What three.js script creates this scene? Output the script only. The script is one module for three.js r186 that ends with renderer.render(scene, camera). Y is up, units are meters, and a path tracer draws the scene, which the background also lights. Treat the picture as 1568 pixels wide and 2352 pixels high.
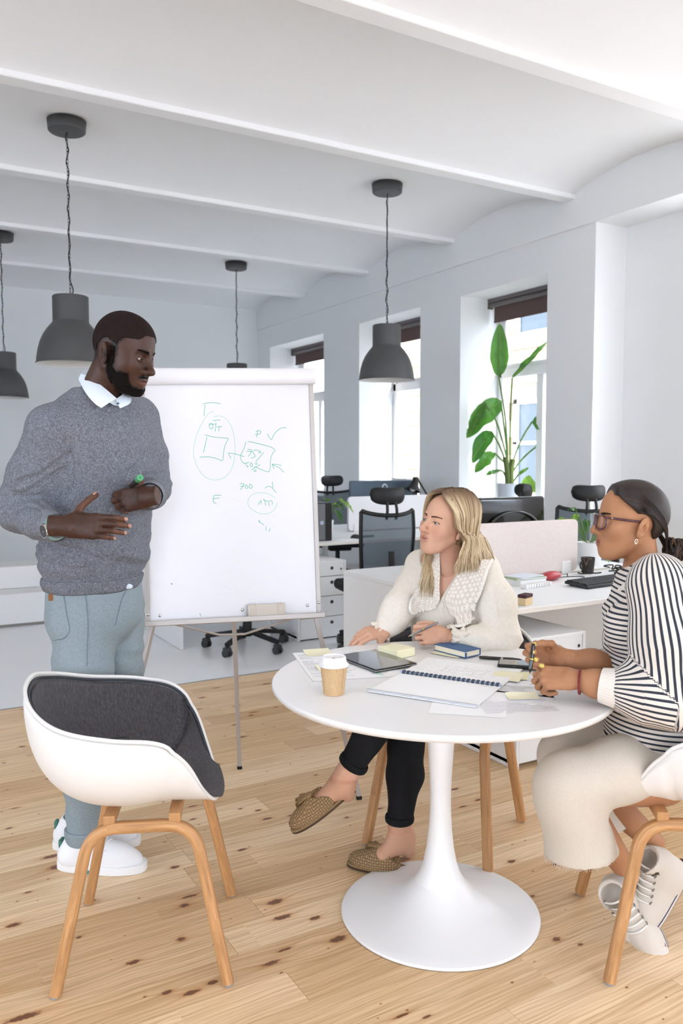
import * as THREE from 'three';
import { RoundedBoxGeometry } from 'three/addons/geometries/RoundedBoxGeometry.js';
import { mergeGeometries, mergeVertices, toCreasedNormals } from 'three/addons/utils/BufferGeometryUtils.js';
import { RectAreaLightUniformsLib } from 'three/addons/lights/RectAreaLightUniformsLib.js';

// ---------------------------------------------------------------- camera, sky, light, exposure
const scene = new THREE.Scene();
const rad = (d) => d * Math.PI / 180;
const YAW = rad(30.1), PITCH = Math.atan(126 / 1890), EYE = 1.40;
const camera = new THREE.PerspectiveCamera(2 * Math.atan(1176 / 1890) * 180 / Math.PI, 1568 / 2352, 0.05, 200);
camera.position.set(0, EYE, 0);
camera.lookAt(Math.sin(YAW), EYE - Math.tan(PITCH), -Math.cos(YAW));
camera.focus = 2.7; camera.userData.fStop = 4.6;
scene.add(camera);
const renderer = new THREE.WebGLRenderer({ antialias: true });
renderer.toneMapping = THREE.LinearToneMapping;
renderer.toneMappingExposure = 1.16;
renderer.shadowMap.enabled = true;
RectAreaLightUniformsLib.init();
scene.background = new THREE.Color().setRGB(5.7, 6.6, 8.0);
// low sun running along the street: it only grazes the window reveals
const sun = new THREE.DirectionalLight(0xfff1dc, 7.0);
sun.position.set(3.4, 6.5, 8.0); sun.target.position.set(0, 0, 0);
sun.castShadow = true; sun.shadow.radius = 3; sun.shadow.mapSize.set(2048, 2048);
Object.assign(sun.shadow.camera, { left: -12, right: 12, top: 12, bottom: -12, near: 0.1, far: 60 });
sun.position.multiplyScalar(2.2);
scene.add(sun, sun.target);
function daylight(x, y, z, w, h, tx, tz, power, color = 0xf4f8ff) {   // soft daylight standing in a window opening
  const l = new THREE.RectAreaLight(color, power, w, h);
  l.position.set(x, y, z); l.lookAt(x + tx, y, z + tz); scene.add(l);
  return l;
}
const RIGHT_WINDOW_LIGHT = 3.2, BACK_WINDOW_LIGHT = 1.6;

// ---------------------------------------------------------------- helpers
function rng(seed) { let s = seed | 0; return () => { s = (s + 0x6d2b79f5) | 0; let t = Math.imul(s ^ (s >>> 15), 1 | s); t = (t + Math.imul(t ^ (t >>> 7), 61 | t)) ^ t; return ((t ^ (t >>> 14)) >>> 0) / 4294967296; }; }
const clamp = (x, a, b) => x < a ? a : x > b ? b : x;
const lerp = (a, b, t) => a + (b - a) * t;
const sstep = (a, b, x) => { const t = clamp((x - a) / (b - a), 0, 1); return t * t * (3 - 2 * t); };
function hash3(x, y, z) { let h = Math.imul(x, 374761393) ^ Math.imul(y, 668265263) ^ Math.imul(z, 2147483647 - 1274126177); h = Math.imul(h ^ (h >>> 13), 1274126177); h ^= h >>> 16; return (h >>> 0) / 4294967296; }
function noise3(x, y, z) {
  const xi = Math.floor(x), yi = Math.floor(y), zi = Math.floor(z); let u = x - xi, v = y - yi, w = z - zi;
  u = u * u * (3 - 2 * u); v = v * v * (3 - 2 * v); w = w * w * (3 - 2 * w);
  const c = (a, b, d) => hash3(xi + a, yi + b, zi + d);
  const x00 = lerp(c(0, 0, 0), c(1, 0, 0), u), x10 = lerp(c(0, 1, 0), c(1, 1, 0), u), x01 = lerp(c(0, 0, 1), c(1, 0, 1), u), x11 = lerp(c(0, 1, 1), c(1, 1, 1), u);
  return lerp(lerp(x00, x10, v), lerp(x01, x11, v), w) * 2 - 1;
}
const fbm = (x, y, z, n = 3) => { let s = 0, a = 0.5; for (let i = 0; i < n; i++) { s += a * noise3(x, y, z); x = x * 2 + 7.1; y = y * 2 + 3.3; z = z * 2 + 1.7; a *= 0.5; } return s; };
// the stage: metres to the right of and ahead of the camera -> room coordinates
const stage = (r, d) => [r * Math.cos(YAW) + d * Math.sin(YAW), r * Math.sin(YAW) - d * Math.cos(YAW)];
const taken = new Map();
function numbered(name) { const n = taken.get(name) ?? 0; taken.set(name, n + 1); return n ? `${name}_${String(n).padStart(3, '0')}` : name; }
function shade(o) { o.traverse((m) => { if (m.isMesh) { m.castShadow = true; m.receiveShadow = true; } }); return o; }
function thing(name, label, category, pos = [0, 0, 0], turn = 0, group) {
  const o = new THREE.Group(); o.name = numbered(name); o.position.set(...pos); o.rotation.y = turn;
  o.userData = { label, category }; if (group) o.userData.group = group;
  scene.add(o); return o;
}
function onStage(name, label, category, r, d, y = 0, turn = 0, group) { const [x, z] = stage(r, d); return thing(name, label, category, [x, y, z], -YAW + turn, group); }
function structure(name, label) { const o = new THREE.Group(); o.name = name; o.userData = { kind: 'structure', label, category: name.split('_')[0] }; scene.add(o); return o; }
function part(parent, name, geo, mat, label) {
  const g = Array.isArray(geo) ? merge(geo) : geo;
  const m = new THREE.Mesh(g, mat); m.name = name; m.castShadow = m.receiveShadow = true;
  if (label) m.userData.label = label; parent.add(m); return m;
}
function single(name, geo, mat, label, category, pos = [0, 0, 0], turn = 0, group) {
  const m = part(scene, numbered(name), geo, mat, label); m.userData.category = category; if (group) m.userData.group = group;
  m.position.set(...pos); m.rotation.y = turn; return m;
}
function merge(list) {
  const out = list.map((g) => { let h = g.index ? g.toNonIndexed() : g.clone(); for (const k of Object.keys(h.attributes)) if (!['position', 'normal', 'uv'].includes(k)) h.deleteAttribute(k); if (!h.attributes.uv) h.setAttribute('uv', new THREE.BufferAttribute(new Float32Array(h.attributes.position.count * 2), 2)); return h; });
  return mergeGeometries(out);
}
const bx = (w, h, d, x = 0, y = 0, z = 0) => new THREE.BoxGeometry(w, h, d).translate(x, y, z);
const rb = (w, h, d, r, x = 0, y = 0, z = 0, s = 2) => new RoundedBoxGeometry(w, h, d, s, Math.min(r, w / 2.01, h / 2.01, d / 2.01)).translate(x, y, z);
const box6 = (x0, x1, y0, y1, z0, z1) => bx(x1 - x0, y1 - y0, z1 - z0, (x0 + x1) / 2, (y0 + y1) / 2, (z0 + z1) / 2);
const rbox6 = (x0, x1, y0, y1, z0, z1, r = 0.004) => rb(x1 - x0, y1 - y0, z1 - z0, r, (x0 + x1) / 2, (y0 + y1) / 2, (z0 + z1) / 2);
const V = (a) => new THREE.Vector3(a[0], a[1], a[2]);
function curve(pts, tension = 0.5, closed = false) { return new THREE.CatmullRomCurve3(pts.map(V), closed, 'catmullrom', tension); }
const tube = (pts, r, n = 24, k = 8, closed = false) => new THREE.TubeGeometry(curve(pts, 0.5, closed), n, r, k, closed);
function rod(a, b, r1, r2 = r1, k = 12) {
  const A = V(a), B = V(b), g = new THREE.CylinderGeometry(r2, r1, A.distanceTo(B), k);
  const q = new THREE.Quaternion().setFromUnitVectors(new THREE.Vector3(0, 1, 0), B.clone().sub(A).normalize());
  return g.applyQuaternion(q).translate((A.x + B.x) / 2, (A.y + B.y) / 2, (A.z + B.z) / 2);
}
function bar(a, b, w, h, r = 0.002) {   // rectangular bar between two points (w across, h in the other direction)
  const A = V(a), B = V(b), L = A.distanceTo(B), g = new RoundedBoxGeometry(w, h, L, 2, Math.min(r, w / 2.1, h / 2.1));
  const m = new THREE.Matrix4().lookAt(B, A, Math.abs(B.clone().sub(A).normalize().y) > 0.95 ? new THREE.Vector3(0, 0, 1) : new THREE.Vector3(0, 1, 0));
  return g.applyMatrix4(m).translate((A.x + B.x) / 2, (A.y + B.y) / 2, (A.z + B.z) / 2);
}
const lathe = (pts, n = 48) => new THREE.LatheGeometry(pts.map((p) => new THREE.Vector2(p[0], p[1])), n);
// sweep a closed 2-D section along a path (frames kept upright to a given normal)
function sweep(path, section, normal, closed = false, caps = true) {
  const n = path.length, m = section.length, pos = [], idx = [], uv = []; const N0 = V(normal).normalize(); let run = 0;
  for (let i = 0; i < n; i++) {
    const p = V(path[i]), a = V(path[closed ? (i + n - 1) % n : Math.max(0, i - 1)]), b = V(path[closed ? (i + 1) % n : Math.min(n - 1, i + 1)]);
    const t = b.sub(a).normalize(), s = new THREE.Vector3().crossVectors(t, N0).normalize(), u = new THREE.Vector3().crossVectors(s, t);
    if (i) run += p.distanceTo(V(path[i - 1]));
    section.forEach(([x, y], j) => { const q = p.clone().addScaledVector(s, x).addScaledVector(u, y); pos.push(q.x, q.y, q.z); uv.push(run, j / m * 0.1); });
  }
  const rings = closed ? n : n - 1;
  for (let i = 0; i < rings; i++) for (let j = 0; j < m; j++) { const a = i * m + j, b = i * m + (j + 1) % m, c = ((i + 1) % n) * m + j, d = ((i + 1) % n) * m + (j + 1) % m; idx.push(a, c, b, b, c, d); }
  if (!closed && caps) for (let j = 1; j < m - 1; j++) { idx.push(0, j, j + 1, (n - 1) * m, (n - 1) * m + j + 1, (n - 1) * m + j); }
  const g = new THREE.BufferGeometry(); g.setAttribute('position', new THREE.Float32BufferAttribute(pos, 3)); g.setAttribute('uv', new THREE.Float32BufferAttribute(uv, 2)); g.setIndex(idx);
  return toCreasedNormals(g, 0.7);
}
function roundRect(w, h, r, k = 3) { const o = []; for (const [sx, sy, a0] of [[1, 1, 0], [-1, 1, 90], [-1, -1, 180], [1, -1, 270]]) for (let i = 0; i <= k; i++) { const a = rad(a0 + 90 * i / k); o.push([sx * (w / 2 - r) + r * Math.cos(a), sy * (h / 2 - r) + r * Math.sin(a)]); } return o; }
// a grid surface given by a function of (u, v)
function surface(f, nu, nv, wrapU = false) {
  const pos = [], uv = [], idx = [];
  for (let j = 0; j <= nv; j++) for (let i = 0; i <= nu; i++) { const p = f(i / nu, j / nv); pos.push(p[0], p[1], p[2]); uv.push(i / nu, j / nv); }
  for (let j = 0; j < nv; j++) for (let i = 0; i < nu; i++) { const a = j * (nu + 1) + i, b = a + 1, c = a + nu + 1, d = c + 1; idx.push(a, b, c, b, d, c); }
  const g = new THREE.BufferGeometry(); g.setAttribute('position', new THREE.Float32BufferAttribute(pos, 3)); g.setAttribute('uv', new THREE.Float32BufferAttribute(uv, 2)); g.setIndex(idx); g.computeVertexNormals();
  if (wrapU) { const n = g.attributes.normal; for (let j = 0; j <= nv; j++) { const a = j * (nu + 1), b = a + nu; const x = n.getX(a) + n.getX(b), y = n.getY(a) + n.getY(b), z = n.getZ(a) + n.getZ(b), l = Math.hypot(x, y, z) || 1; n.setXYZ(a, x / l, y / l, z / l); n.setXYZ(b, x / l, y / l, z / l); } }
  return g;
}
// textures
function dataTex(w, h, f, srgb = true) {
  const d = new Uint8Array(w * h * 4);
  for (let y = 0; y < h; y++) for (let x = 0; x < w; x++) { const c = f(x, y), o = (y * w + x) * 4; d[o] = clamp(c[0], 0, 255); d[o + 1] = clamp(c[1], 0, 255); d[o + 2] = clamp(c[2], 0, 255); d[o + 3] = 255; }
  const t = new THREE.DataTexture(d, w, h); t.wrapS = t.wrapT = THREE.RepeatWrapping; t.magFilter = THREE.LinearFilter; t.minFilter = THREE.LinearMipmapLinearFilter; t.generateMipmaps = true; if (srgb) t.colorSpace = THREE.SRGBColorSpace; t.needsUpdate = true; return t;
}
function canvasTex(w, h, draw) {
  const c = document.createElement('canvas'); c.width = w; c.height = h; const g = c.getContext('2d'); draw(g, w, h);
  const t = new THREE.CanvasTexture(c); t.colorSpace = THREE.SRGBColorSpace; return t;
}
const tileNoise = (x, y, per, seed) => { const xi = Math.floor(x), yi = Math.floor(y); let u = x - xi, v = y - yi; u = u * u * (3 - 2 * u); v = v * v * (3 - 2 * v); const c = (a, b) => hash3(((xi + a) % per + per) % per, ((yi + b) % per + per) % per, seed); return lerp(lerp(c(0, 0), c(1, 0), u), lerp(c(0, 1), c(1, 1), u), v) * 2 - 1; };
const std = (color, roughness = 0.6, extra = {}) => new THREE.MeshStandardMaterial({ color, roughness, ...extra });
const phys = (color, roughness = 0.6, extra = {}) => new THREE.MeshPhysicalMaterial({ color, roughness, ...extra });
const M = {
  wall: std(0xeceded, 0.85), ceiling: std(0xf1f1f1, 0.85), whiteDesk: std(0xf0f0ef, 0.45), deskEdge: std(0xe9e2d8, 0.6), plastic: std(0xf1efec, 0.42), tableWhite: phys(0xf3f2f1, 0.38, { clearcoat: 0.2, clearcoatRoughness: 0.3 }),
  black: std(0x17181a, 0.55), blackGloss: phys(0x0c0d0f, 0.12, { clearcoat: 0.6, clearcoatRoughness: 0.05 }), darkGrey: std(0x3a3b3d, 0.6), chrome: std(0xc9c9c9, 0.25, { metalness: 1 }), steel: std(0xbab3ae, 0.4, { metalness: 0.35 }),
  lamp: std(0x4a4a4b, 0.55), lampIn: std(0xe8e6e2, 0.6), hole: std(0x3c3d40, 0.8), rubber: std(0x222222, 0.9), glass: phys(0xffffff, 0.02, { transmission: 1, thickness: 0, ior: 1.45 }),
  frame: std(0xf2f2f2, 0.5), blind: std(0x5d4a47, 0.9), blindTube: std(0x67605f, 0.6),
};

// ---------------------------------------------------------------- the room
const XW = 5.3, ZB = -11.7, XL = -4.6, ZN = 3.8, CROWN = 3.74, BEAM = 3.58, WT = 0.65, SILL = 0.875, HEAD = 3.03, LEDGE = 3.34, ZJ = -4.83;
const openings = [[-11.27, -9.61, SILL, HEAD], [-8.71, -7.43, SILL, HEAD], [-6.73, -5.50, SILL, HEAD]];
const nicheOpen = [-4.95, -2.9];            // tall niche by the round table, window in its nearer half
{
  const w = structure('wall_right', 'white plaster window wall with deep reveals');
  const cuts = [...openings.map((o) => [o[0], o[1]]), nicheOpen, [-1.9, -0.7], [0.6, 1.8]], g = [];
  let z = ZB - 0.2;
  for (const c of cuts) { g.push(box6(XW, XW + WT, 0, LEDGE, z, c[0])); z = c[1]; }
  g.push(box6(XW, XW + WT, 0, LEDGE, z, ZN));
  for (const o of openings) { g.push(box6(XW, XW + WT, 0, o[2], o[0], o[1]), box6(XW, XW + WT, o[3], LEDGE, o[0], o[1])); }
  for (const c of [[-1.9, -0.7], [0.6, 1.8]]) g.push(box6(XW, XW + WT, 0, SILL, ...c), box6(XW, XW + WT, HEAD, LEDGE, ...c));
  g.push(box6(XW - 0.018, XW + WT, LEDGE, 4.1, ZB - 0.2, ZN));            // upper wall, slightly proud
  g.push(box6(XW + 0.36, XW + WT, 0, LEDGE, -4.95, -4.15), box6(XW + 0.36, XW + WT, 0, 0.9, -4.15, -2.9), box6(XW + 0.36, XW + WT, 3.1, LEDGE, -4.15, -2.9));   // back of the niche round its window
  part(w, 'plaster', g, M.wall);
}
{
  const w = structure('wall_back', 'pale plaster wall at the far end of the office');
  part(w, 'plaster', box6(XL - 0.3, XW + WT, 0, 4.1, ZB - 0.25, ZB), M.wall);
  const l = structure('wall_left', 'white plaster wall'), lg = []; let z = ZB;
  for (const c of [[-4.1, -1.9], [-0.6, 1.1]]) { lg.push(box6(XL - 0.3, XL, 0, 4.1, z, c[0]), box6(XL - 0.3, XL, 0, 0.9, ...c), box6(XL - 0.3, XL, 2.8, 4.1, ...c)); z = c[1]; }
  lg.push(box6(XL - 0.3, XL, 0, 4.1, z, ZN));
  part(l, 'plaster', lg, M.wall);
  const n = structure('wall_front', 'white plaster wall with windows'), g = []; let x = XL - 0.3;
  for (const c of [[-3.0, -1.2], [-0.3, 1.5], [2.2, 4.0]]) { g.push(box6(x, c[0], 0, 4.1, ZN, ZN + 0.4), box6(c[0], c[1], 0, 0.8, ZN, ZN + 0.4), box6(c[0], c[1], 2.85, 4.1, ZN, ZN + 0.4)); x = c[1]; }
  g.push(box6(x, XW + WT, 0, 4.1, ZN, ZN + 0.4));
  part(n, 'plaster', g, M.wall);
}
// windows: frame, mullion, transom and panes; roller blind above each one in view
let winNo = 0;
function windowIn(axis, plane, a0, a1, y0, y1, transom, mull) {
  const o = structure(`window_${++winNo}`, 'white framed window with a transom light'), t = 0.065, dp = 0.07, f = [];
  const B = (u0, u1, v0, v1, d0 = 0, d1 = dp, r = 0.008) => axis === 'x' ? rbox6(plane + d0, plane + d1, v0, v1, u0, u1, r) : rbox6(u0, u1, v0, v1, plane + d0, plane + d1, r);
  f.push(B(a0, a0 + t, y0, y1), B(a1 - t, a1, y0, y1), B(a0, a1, y0, y0 + t), B(a0, a1, y1 - t, y1));
  if (transom) f.push(B(a0, a1, transom - 0.05, transom + 0.05));
  part(o, 'frame', f, M.frame);
  if (mull) { const s = []; for (const u of mull) s.push(B(u - 0.045, u + 0.045, y0 + t, transom - 0.05, 0.005, dp - 0.005)); part(o, 'mullion', s, M.frame); }
  if (transom) part(o, 'sash', [B(a0 + t, a0 + t + 0.04, transom + 0.05, y1 - t, 0.01, 0.06), B(a1 - t - 0.04, a1 - t, transom + 0.05, y1 - t, 0.01, 0.06), B(a0 + t, a1 - t, transom + 0.05, transom + 0.09, 0.01, 0.06), B(a0 + t, a1 - t, y1 - t - 0.04, y1 - t, 0.01, 0.06)], M.frame);
  const pane = (u0, u1, v0, v1) => part(o, 'pane', axis === 'x' ? box6(plane + 0.033, plane + 0.037, v0, v1, u0, u1) : box6(u0, u1, v0, v1, plane + 0.033, plane + 0.037), M.glass);
  const cuts = [a0 + t, ...(mull ?? []), a1 - t];
  for (let i = 0; i + 1 < cuts.length; i++) pane(cuts[i], cuts[i + 1], y0 + t, transom ? transom - 0.05 : y1 - t);
  if (transom) pane(a0 + t, a1 - t, transom + 0.05, y1 - t);
  return o;
}
openings.forEach((o, i) => {
  windowIn('x', XW + 0.50, o[0], o[1], o[2], o[3], 2.27, [o[0] + 0.62]);
  const b = thing('roller_blind', ['brown roller blind at the window in the far corner', 'brown roller blind behind the hanging lamp near the windows', 'brown roller blind above the tall potted plant'][i], 'blind', [XW + 0.38, 0.265, 0], 0, 'roller blinds in the window reveals');
  part(b, 'roller', [rod([0, 2.70, o[0] + 0.015], [0, 2.70, o[1] - 0.015], 0.026, 0.026, 16), box6(-0.03, 0.03, 2.665, 2.735, o[0] + 0.004, o[0] + 0.02), box6(-0.03, 0.03, 2.665, 2.735, o[1] - 0.02, o[1] - 0.004), box6(-0.03, 0.045, 2.725, 2.775, o[0] + 0.004, o[1] - 0.004)], M.blindTube);
  part(b, 'fabric', box6(0.02, 0.024, 2.535, 2.70, o[0] + 0.05, o[1] - 0.04), M.blind);
  part(b, 'bottom_bar', rbox6(0.015, 0.029, 2.52, 2.543, o[0] + 0.05, o[1] - 0.04, 0.004), M.blind);
  const s = structure(`trim_${i + 1}`, 'white window sill board'); part(s, 'sill', rbox6(XW - 0.04, XW + 0.51, SILL - 0.035, SILL + 0.004, o[0] - 0.01, o[1] + 0.01, 0.006), M.frame);
});
windowIn('x', XW + 0.50, -4.15, -2.9, 0.9, 3.1, 2.27, [-3.5]);
for (const c of [[-1.9, -0.7], [0.6, 1.8]]) windowIn('x', XW + 0.50, c[0], c[1], SILL, HEAD, 2.36, [(c[0] + c[1]) / 2]);
for (const c of [[-4.1, -1.9], [-0.6, 1.1]]) windowIn('x', XL - 0.2, c[0], c[1], 0.9, 2.8, 2.06, [(c[0] + c[1]) / 2]);
for (const c of [[-3.0, -1.2], [-0.3, 1.5], [2.2, 4.0]]) windowIn('z', ZN + 0.2, c[0], c[1], 0.8, 2.85, 2.06, [(c[0] + c[1]) / 2]);
// daylight in the windows that stand outside the picture
daylight(XW + 0.45, 2.0, -3.5, 1.15, 2.1, -1, 0, RIGHT_WINDOW_LIGHT);
for (const z of [-1.3, 1.2]) daylight(XW + 0.45, 2.06, z, 1.1, 2.0, -1, 0, RIGHT_WINDOW_LIGHT);
for (const z of [-2.75, 0.25]) daylight(XL - 0.1, 1.85, z, 1.6, 1.85, 1, 0, BACK_WINDOW_LIGHT * 0.8);
for (const x of [-2.1, 0.6, 3.1]) daylight(x, 1.83, ZN + 0.1, 1.7, 2.0, 0, -1, BACK_WINDOW_LIGHT);

// ceiling: shallow brick vaults between steel beams
{
  const c = structure('ceiling', 'white ceiling of shallow vaults between beams');
  const z0 = -5.24, pitch = 1.645, bw = 0.06, lo = BEAM;
  for (let k = -5; k <= 6; k++) {
    const zc = z0 + k * pitch, za = zc + bw, zb2 = zc + pitch - bw, n = 20, pos = [], idx = [];
    const x0 = XL - 0.3, x1 = XW + 0.02;
    if (zc + pitch < ZB - 0.1 || zc > ZN) continue;
    for (let i = 0; i <= n; i++) { const t = i / n, z = lerp(za, zb2, t), y = lo + 0.035 + (CROWN - lo - 0.035) * Math.pow(Math.sin(Math.PI * t), 0.75); pos.push(x0, y, z, x1, y, z); }
    for (let i = 0; i < n; i++) { const a = 2 * i; idx.push(a, a + 1, a + 2, a + 1, a + 3, a + 2); }
    const g = new THREE.BufferGeometry(); g.setAttribute('position', new THREE.Float32BufferAttribute(pos, 3)); g.setIndex(idx); g.computeVertexNormals();
    part(c, 'vault', g, M.ceiling);
  }
  for (let k = -5; k <= 7; k++) { const zc = z0 + k * pitch; if (zc < ZB || zc > ZN) continue; part(c, 'beam', rbox6(XL - 0.2, XW + 0.01, lo, lo + 0.11, zc - bw - 0.006, zc + bw + 0.006, 0.012), M.ceiling); }
  part(c, 'slab', box6(XL - 0.3, XW + WT, 4.0, 4.2, ZB - 0.25, ZN + 0.4), M.ceiling);
}
// floors
const woodStrips = 12;
const woodTex = (() => {
  const W = 2048, H = 2040, sh = H / woodStrips, R = rng(77), strips = [];
  for (let s = 0; s < woodStrips; s++) { const knots = []; const n = 3 + Math.floor(R() * 5); for (let i = 0; i < n; i++) knots.push([R() * W, (0.12 + 0.76 * R()) * sh, 5 + R() * 9 * (R() < 0.3 ? 1.8 : 1), 0.16 + R() * 0.5]); for (let i = 0; i < 6; i++) knots.push([R() * W, R() * sh, 1.6 + R() * 2.4, 0.6]); strips.push({ knots, tone: R(), off: R() * 100, cy: (R() - 0.5) * 2.2 * sh, ws: 0.045 + R() * 0.05 }); }
  return dataTex(W, H, (x, y) => {
    const s = Math.min(woodStrips - 1, Math.floor(y / sh)), S = strips[s], ly = y - s * sh;
    let bend = 0, dark = 0, ring = 0;
    for (const k of S.knots) { let dx = x - k[0]; if (dx > W / 2) dx -= W; if (dx < -W / 2) dx += W; const dy = ly - k[1]; if (Math.abs(dy) > 6 * k[2] || Math.abs(dx) * k[3] * 1.3 > 6 * k[2]) continue; const e = Math.hypot(dx * k[3] * 1.3, dy) / k[2]; if (e < 6) { bend += Math.sign(dy || 1) * k[2] * 1.2 * Math.exp(-e * e / 5); dark = Math.max(dark, 1 - sstep(0.65, 1.15, e + 0.25 * noise3(x * 0.15, y * 0.15, s))); ring = Math.max(ring, Math.exp(-Math.max(0, e - 0.9) * 1.6)); } }
    const yy = ly + bend + 10 * noise3(x * 0.0035, s * 9.1, 3) + 4 * noise3(x * 0.012, ly * 0.02, s);
    const g1 = Math.sin((yy - S.cy) * S.ws * 6.2 + 2.2 * noise3(x * 0.002, yy * 0.02, s + 20)), fine = noise3(x * 0.03, ly * 0.9, s + 40), streak = noise3(x * 0.006, yy * 0.16, s + 60);
    const late = Math.pow(0.5 + 0.5 * g1, 3);
    let r = 235, g = 206, b = 167; const t = (S.tone - 0.5);
    r += t * 26; g += t * 34; b += t * 40;
    const k = late * 13 + fine * 5 + streak * 18 + 5 * noise3(x * 0.001, s, 9);
    r -= k * 0.85; g -= k * 1.0; b -= k * 1.12;
    r -= ring * 22; g -= ring * 38; b -= ring * 46;
    r = lerp(r, 112, dark * 0.88); g = lerp(g, 70, dark * 0.88); b = lerp(b, 46, dark * 0.88);
    return [r, g, b];
  });
})();
const woodMats = [0, 1, 2, 3].map((i) => std([0xfbf6ef, 0xf6efe6, 0xfff9f2, 0xf2e9de][i], 0.42, { map: woodTex }));
{
  const slab = structure('floor', 'glossy white floor'); part(slab, 'screed', [box6(XL - 0.3, XW + WT, -0.2, -0.002, ZB - 0.25, ZJ), box6(XL - 0.3, XW + WT, -0.2, -0.03, ZJ, ZN + 0.4)], phys(0xf1f2f3, 0.25, {}));
  const s = structure('trim_4', 'dark joint strip between white floor and boards'); part(s, 'strip', box6(XL, XW + WT - 0.05, -0.03, 0.001, ZJ - 0.006, ZJ + 0.012), std(0x9a9793, 0.5));
  const f = structure('floor_001', 'knotty pine floorboards'); f.userData.category = 'floor';
  const R = rng(5), bwid = 0.137; let row = 0;
  for (let z = ZJ + 0.012; z < 2.9; z += bwid, row++) {
    let x = XL - R() * 1.8;
    while (x < XW) {
      const L = 1.5 + R() * 0.95, xa = Math.max(x, XL), xb = Math.min(x + L, XW + 0.42); x += L;
      if (xb - xa < 0.05 || xb < -1.9 && z > -3 || (z > 0.6 && false)) continue;
      const g = new THREE.BoxGeometry(xb - xa - 0.0012, 0.022, bwid - 0.0011), uv = g.attributes.uv, p = g.attributes.position, st = Math.floor(R() * woodStrips), o = R(), flip = R() < 0.5 ? -1 : 1;
      for (let i = 0; i < uv.count; i++) uv.setXY(i, o + flip * p.getX(i) / 2.05, (st + 0.5 + clamp(p.getZ(i) / bwid, -0.49, 0.49) * 0.98) / woodStrips);
      const m = part(f, 'plank', g, woodMats[Math.floor(R() * 4)]); m.position.set((xa + xb) / 2, -0.011 - R() * 0.0006, z + bwid / 2);
    }
  }
  part(f, 'underlay', box6(XL, XW, -0.029, -0.024, ZJ + 0.012, ZN), std(0x3b2c1e, 0.9));
}
// low white bench along the far wall
{
  const b = thing('storage_bench', 'long low white stepped bench standing behind the desks', 'bench', [0, 0, 0]);
  part(b, 'body', [rbox6(XL + 0.02, 1.5, 0.0, 0.27, -7.9, -7.2, 0.01), rbox6(XL + 0.02, 1.5, 0.27, 0.46, -7.9, -7.5, 0.01)], M.whiteDesk);
  part(b, 'plinth', box6(XL + 0.02, 1.5, 0, 0.02, -7.22, -7.194), std(0x8b8782, 0.7));
}
// street outside the windows
{
  const gnd = thing('street', 'pale paved street outside the windows', 'street', [XW + WT + 6, -4, -4]); part(gnd, 'paving', box6(-6, 14, -0.1, 0, -40, 40), std(0x8f8a82, 0.9));
  const f = thing('stone_building', 'beige stone building across the street seen through the windows', 'building', [XW + 8.5, -4, -9]);
  const R = rng(12), stoneM = [0xab967a, 0x9c866a, 0xb6a48b, 0x8b765d].map((c) => std(c, 0.9)), buckets = [[], [], [], []];
  part(f, 'wall', box6(0.02, 3, 0, 11, -12, 12), std(0x75624d, 0.95));
  for (let y = 0, r = 0; y < 11; y += 0.42, r++) for (let z = -12 + (r % 2) * 0.4; z < 12; z += 0.8) {
    const inWin = [-9, -5.5, -2, 1.5, 5, 8.5].some((c) => Math.abs(z + 0.4 - c) < 0.95) && [[1.2, 3.2], [4.6, 6.8], [8.2, 10.2]].some((q) => y + 0.2 > q[0] && y + 0.2 < q[1]);
    if (inWin) continue; buckets[Math.floor(R() * 4)].push(bx(0.06, 0.40, 0.78, 0, y + 0.21, z + 0.4));
  }
  buckets.forEach((g, i) => { const m = part(f, 'stonework', g, stoneM[i]); m.userData.kind = 'stuff'; });
  for (const c of [-9, -5.5, -2, 1.5, 5, 8.5]) for (const q of [[1.2, 3.2], [4.6, 6.8], [8.2, 10.2]]) { const w = part(f, 'window', [box6(-0.06, 0.02, q[0], q[1], c - 0.85, c - 0.72), box6(-0.06, 0.02, q[0], q[1], c + 0.72, c + 0.85), box6(-0.06, 0.02, q[1] - 0.12, q[1], c - 0.85, c + 0.85), box6(-0.06, 0.02, (q[0] + q[1]) / 2, (q[0] + q[1]) / 2 + 0.08, c - 0.85, c + 0.85)], M.frame); part(w, 'pane', box6(0.0, 0.015, q[0], q[1], c - 0.75, c + 0.75), std(0x3d474c, 0.15)); }
}

// ---------------------------------------------------------------- round table
const TR = 0.303, TD = 2.455, TOP = 0.73;
{
  const t = onStage('round_table', 'round white pedestal table with a flared trumpet foot', 'table', TR, TD);
  const prof = [[0.0, 0.0], [0.303, 0.0], [0.304, 0.006], [0.300, 0.011], [0.275, 0.0155], [0.23, 0.023], [0.18, 0.034], [0.135, 0.051], [0.1, 0.075], [0.075, 0.104]];
  part(t, 'base', lathe(prof, 96), M.tableWhite);
  part(t, 'stem', lathe([[0.0751, 0.104], [0.062, 0.128], [0.051, 0.16], [0.042, 0.205], [0.036, 0.26], [0.0325, 0.32], [0.032, 0.38], [0.035, 0.45], [0.04, 0.53], [0.045, 0.61], [0.047, 0.66], [0.047, TOP - 0.028]], 64), M.tableWhite);
  const R = 0.512; part(t, 'tabletop', lathe([[0, TOP - 0.030], [R - 0.03, TOP - 0.030], [R - 0.008, TOP - 0.022], [R, TOP - 0.012], [R, TOP - 0.003], [R - 0.003, TOP], [0, TOP]].map((p) => p), 160), M.tableWhite);
}
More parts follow.
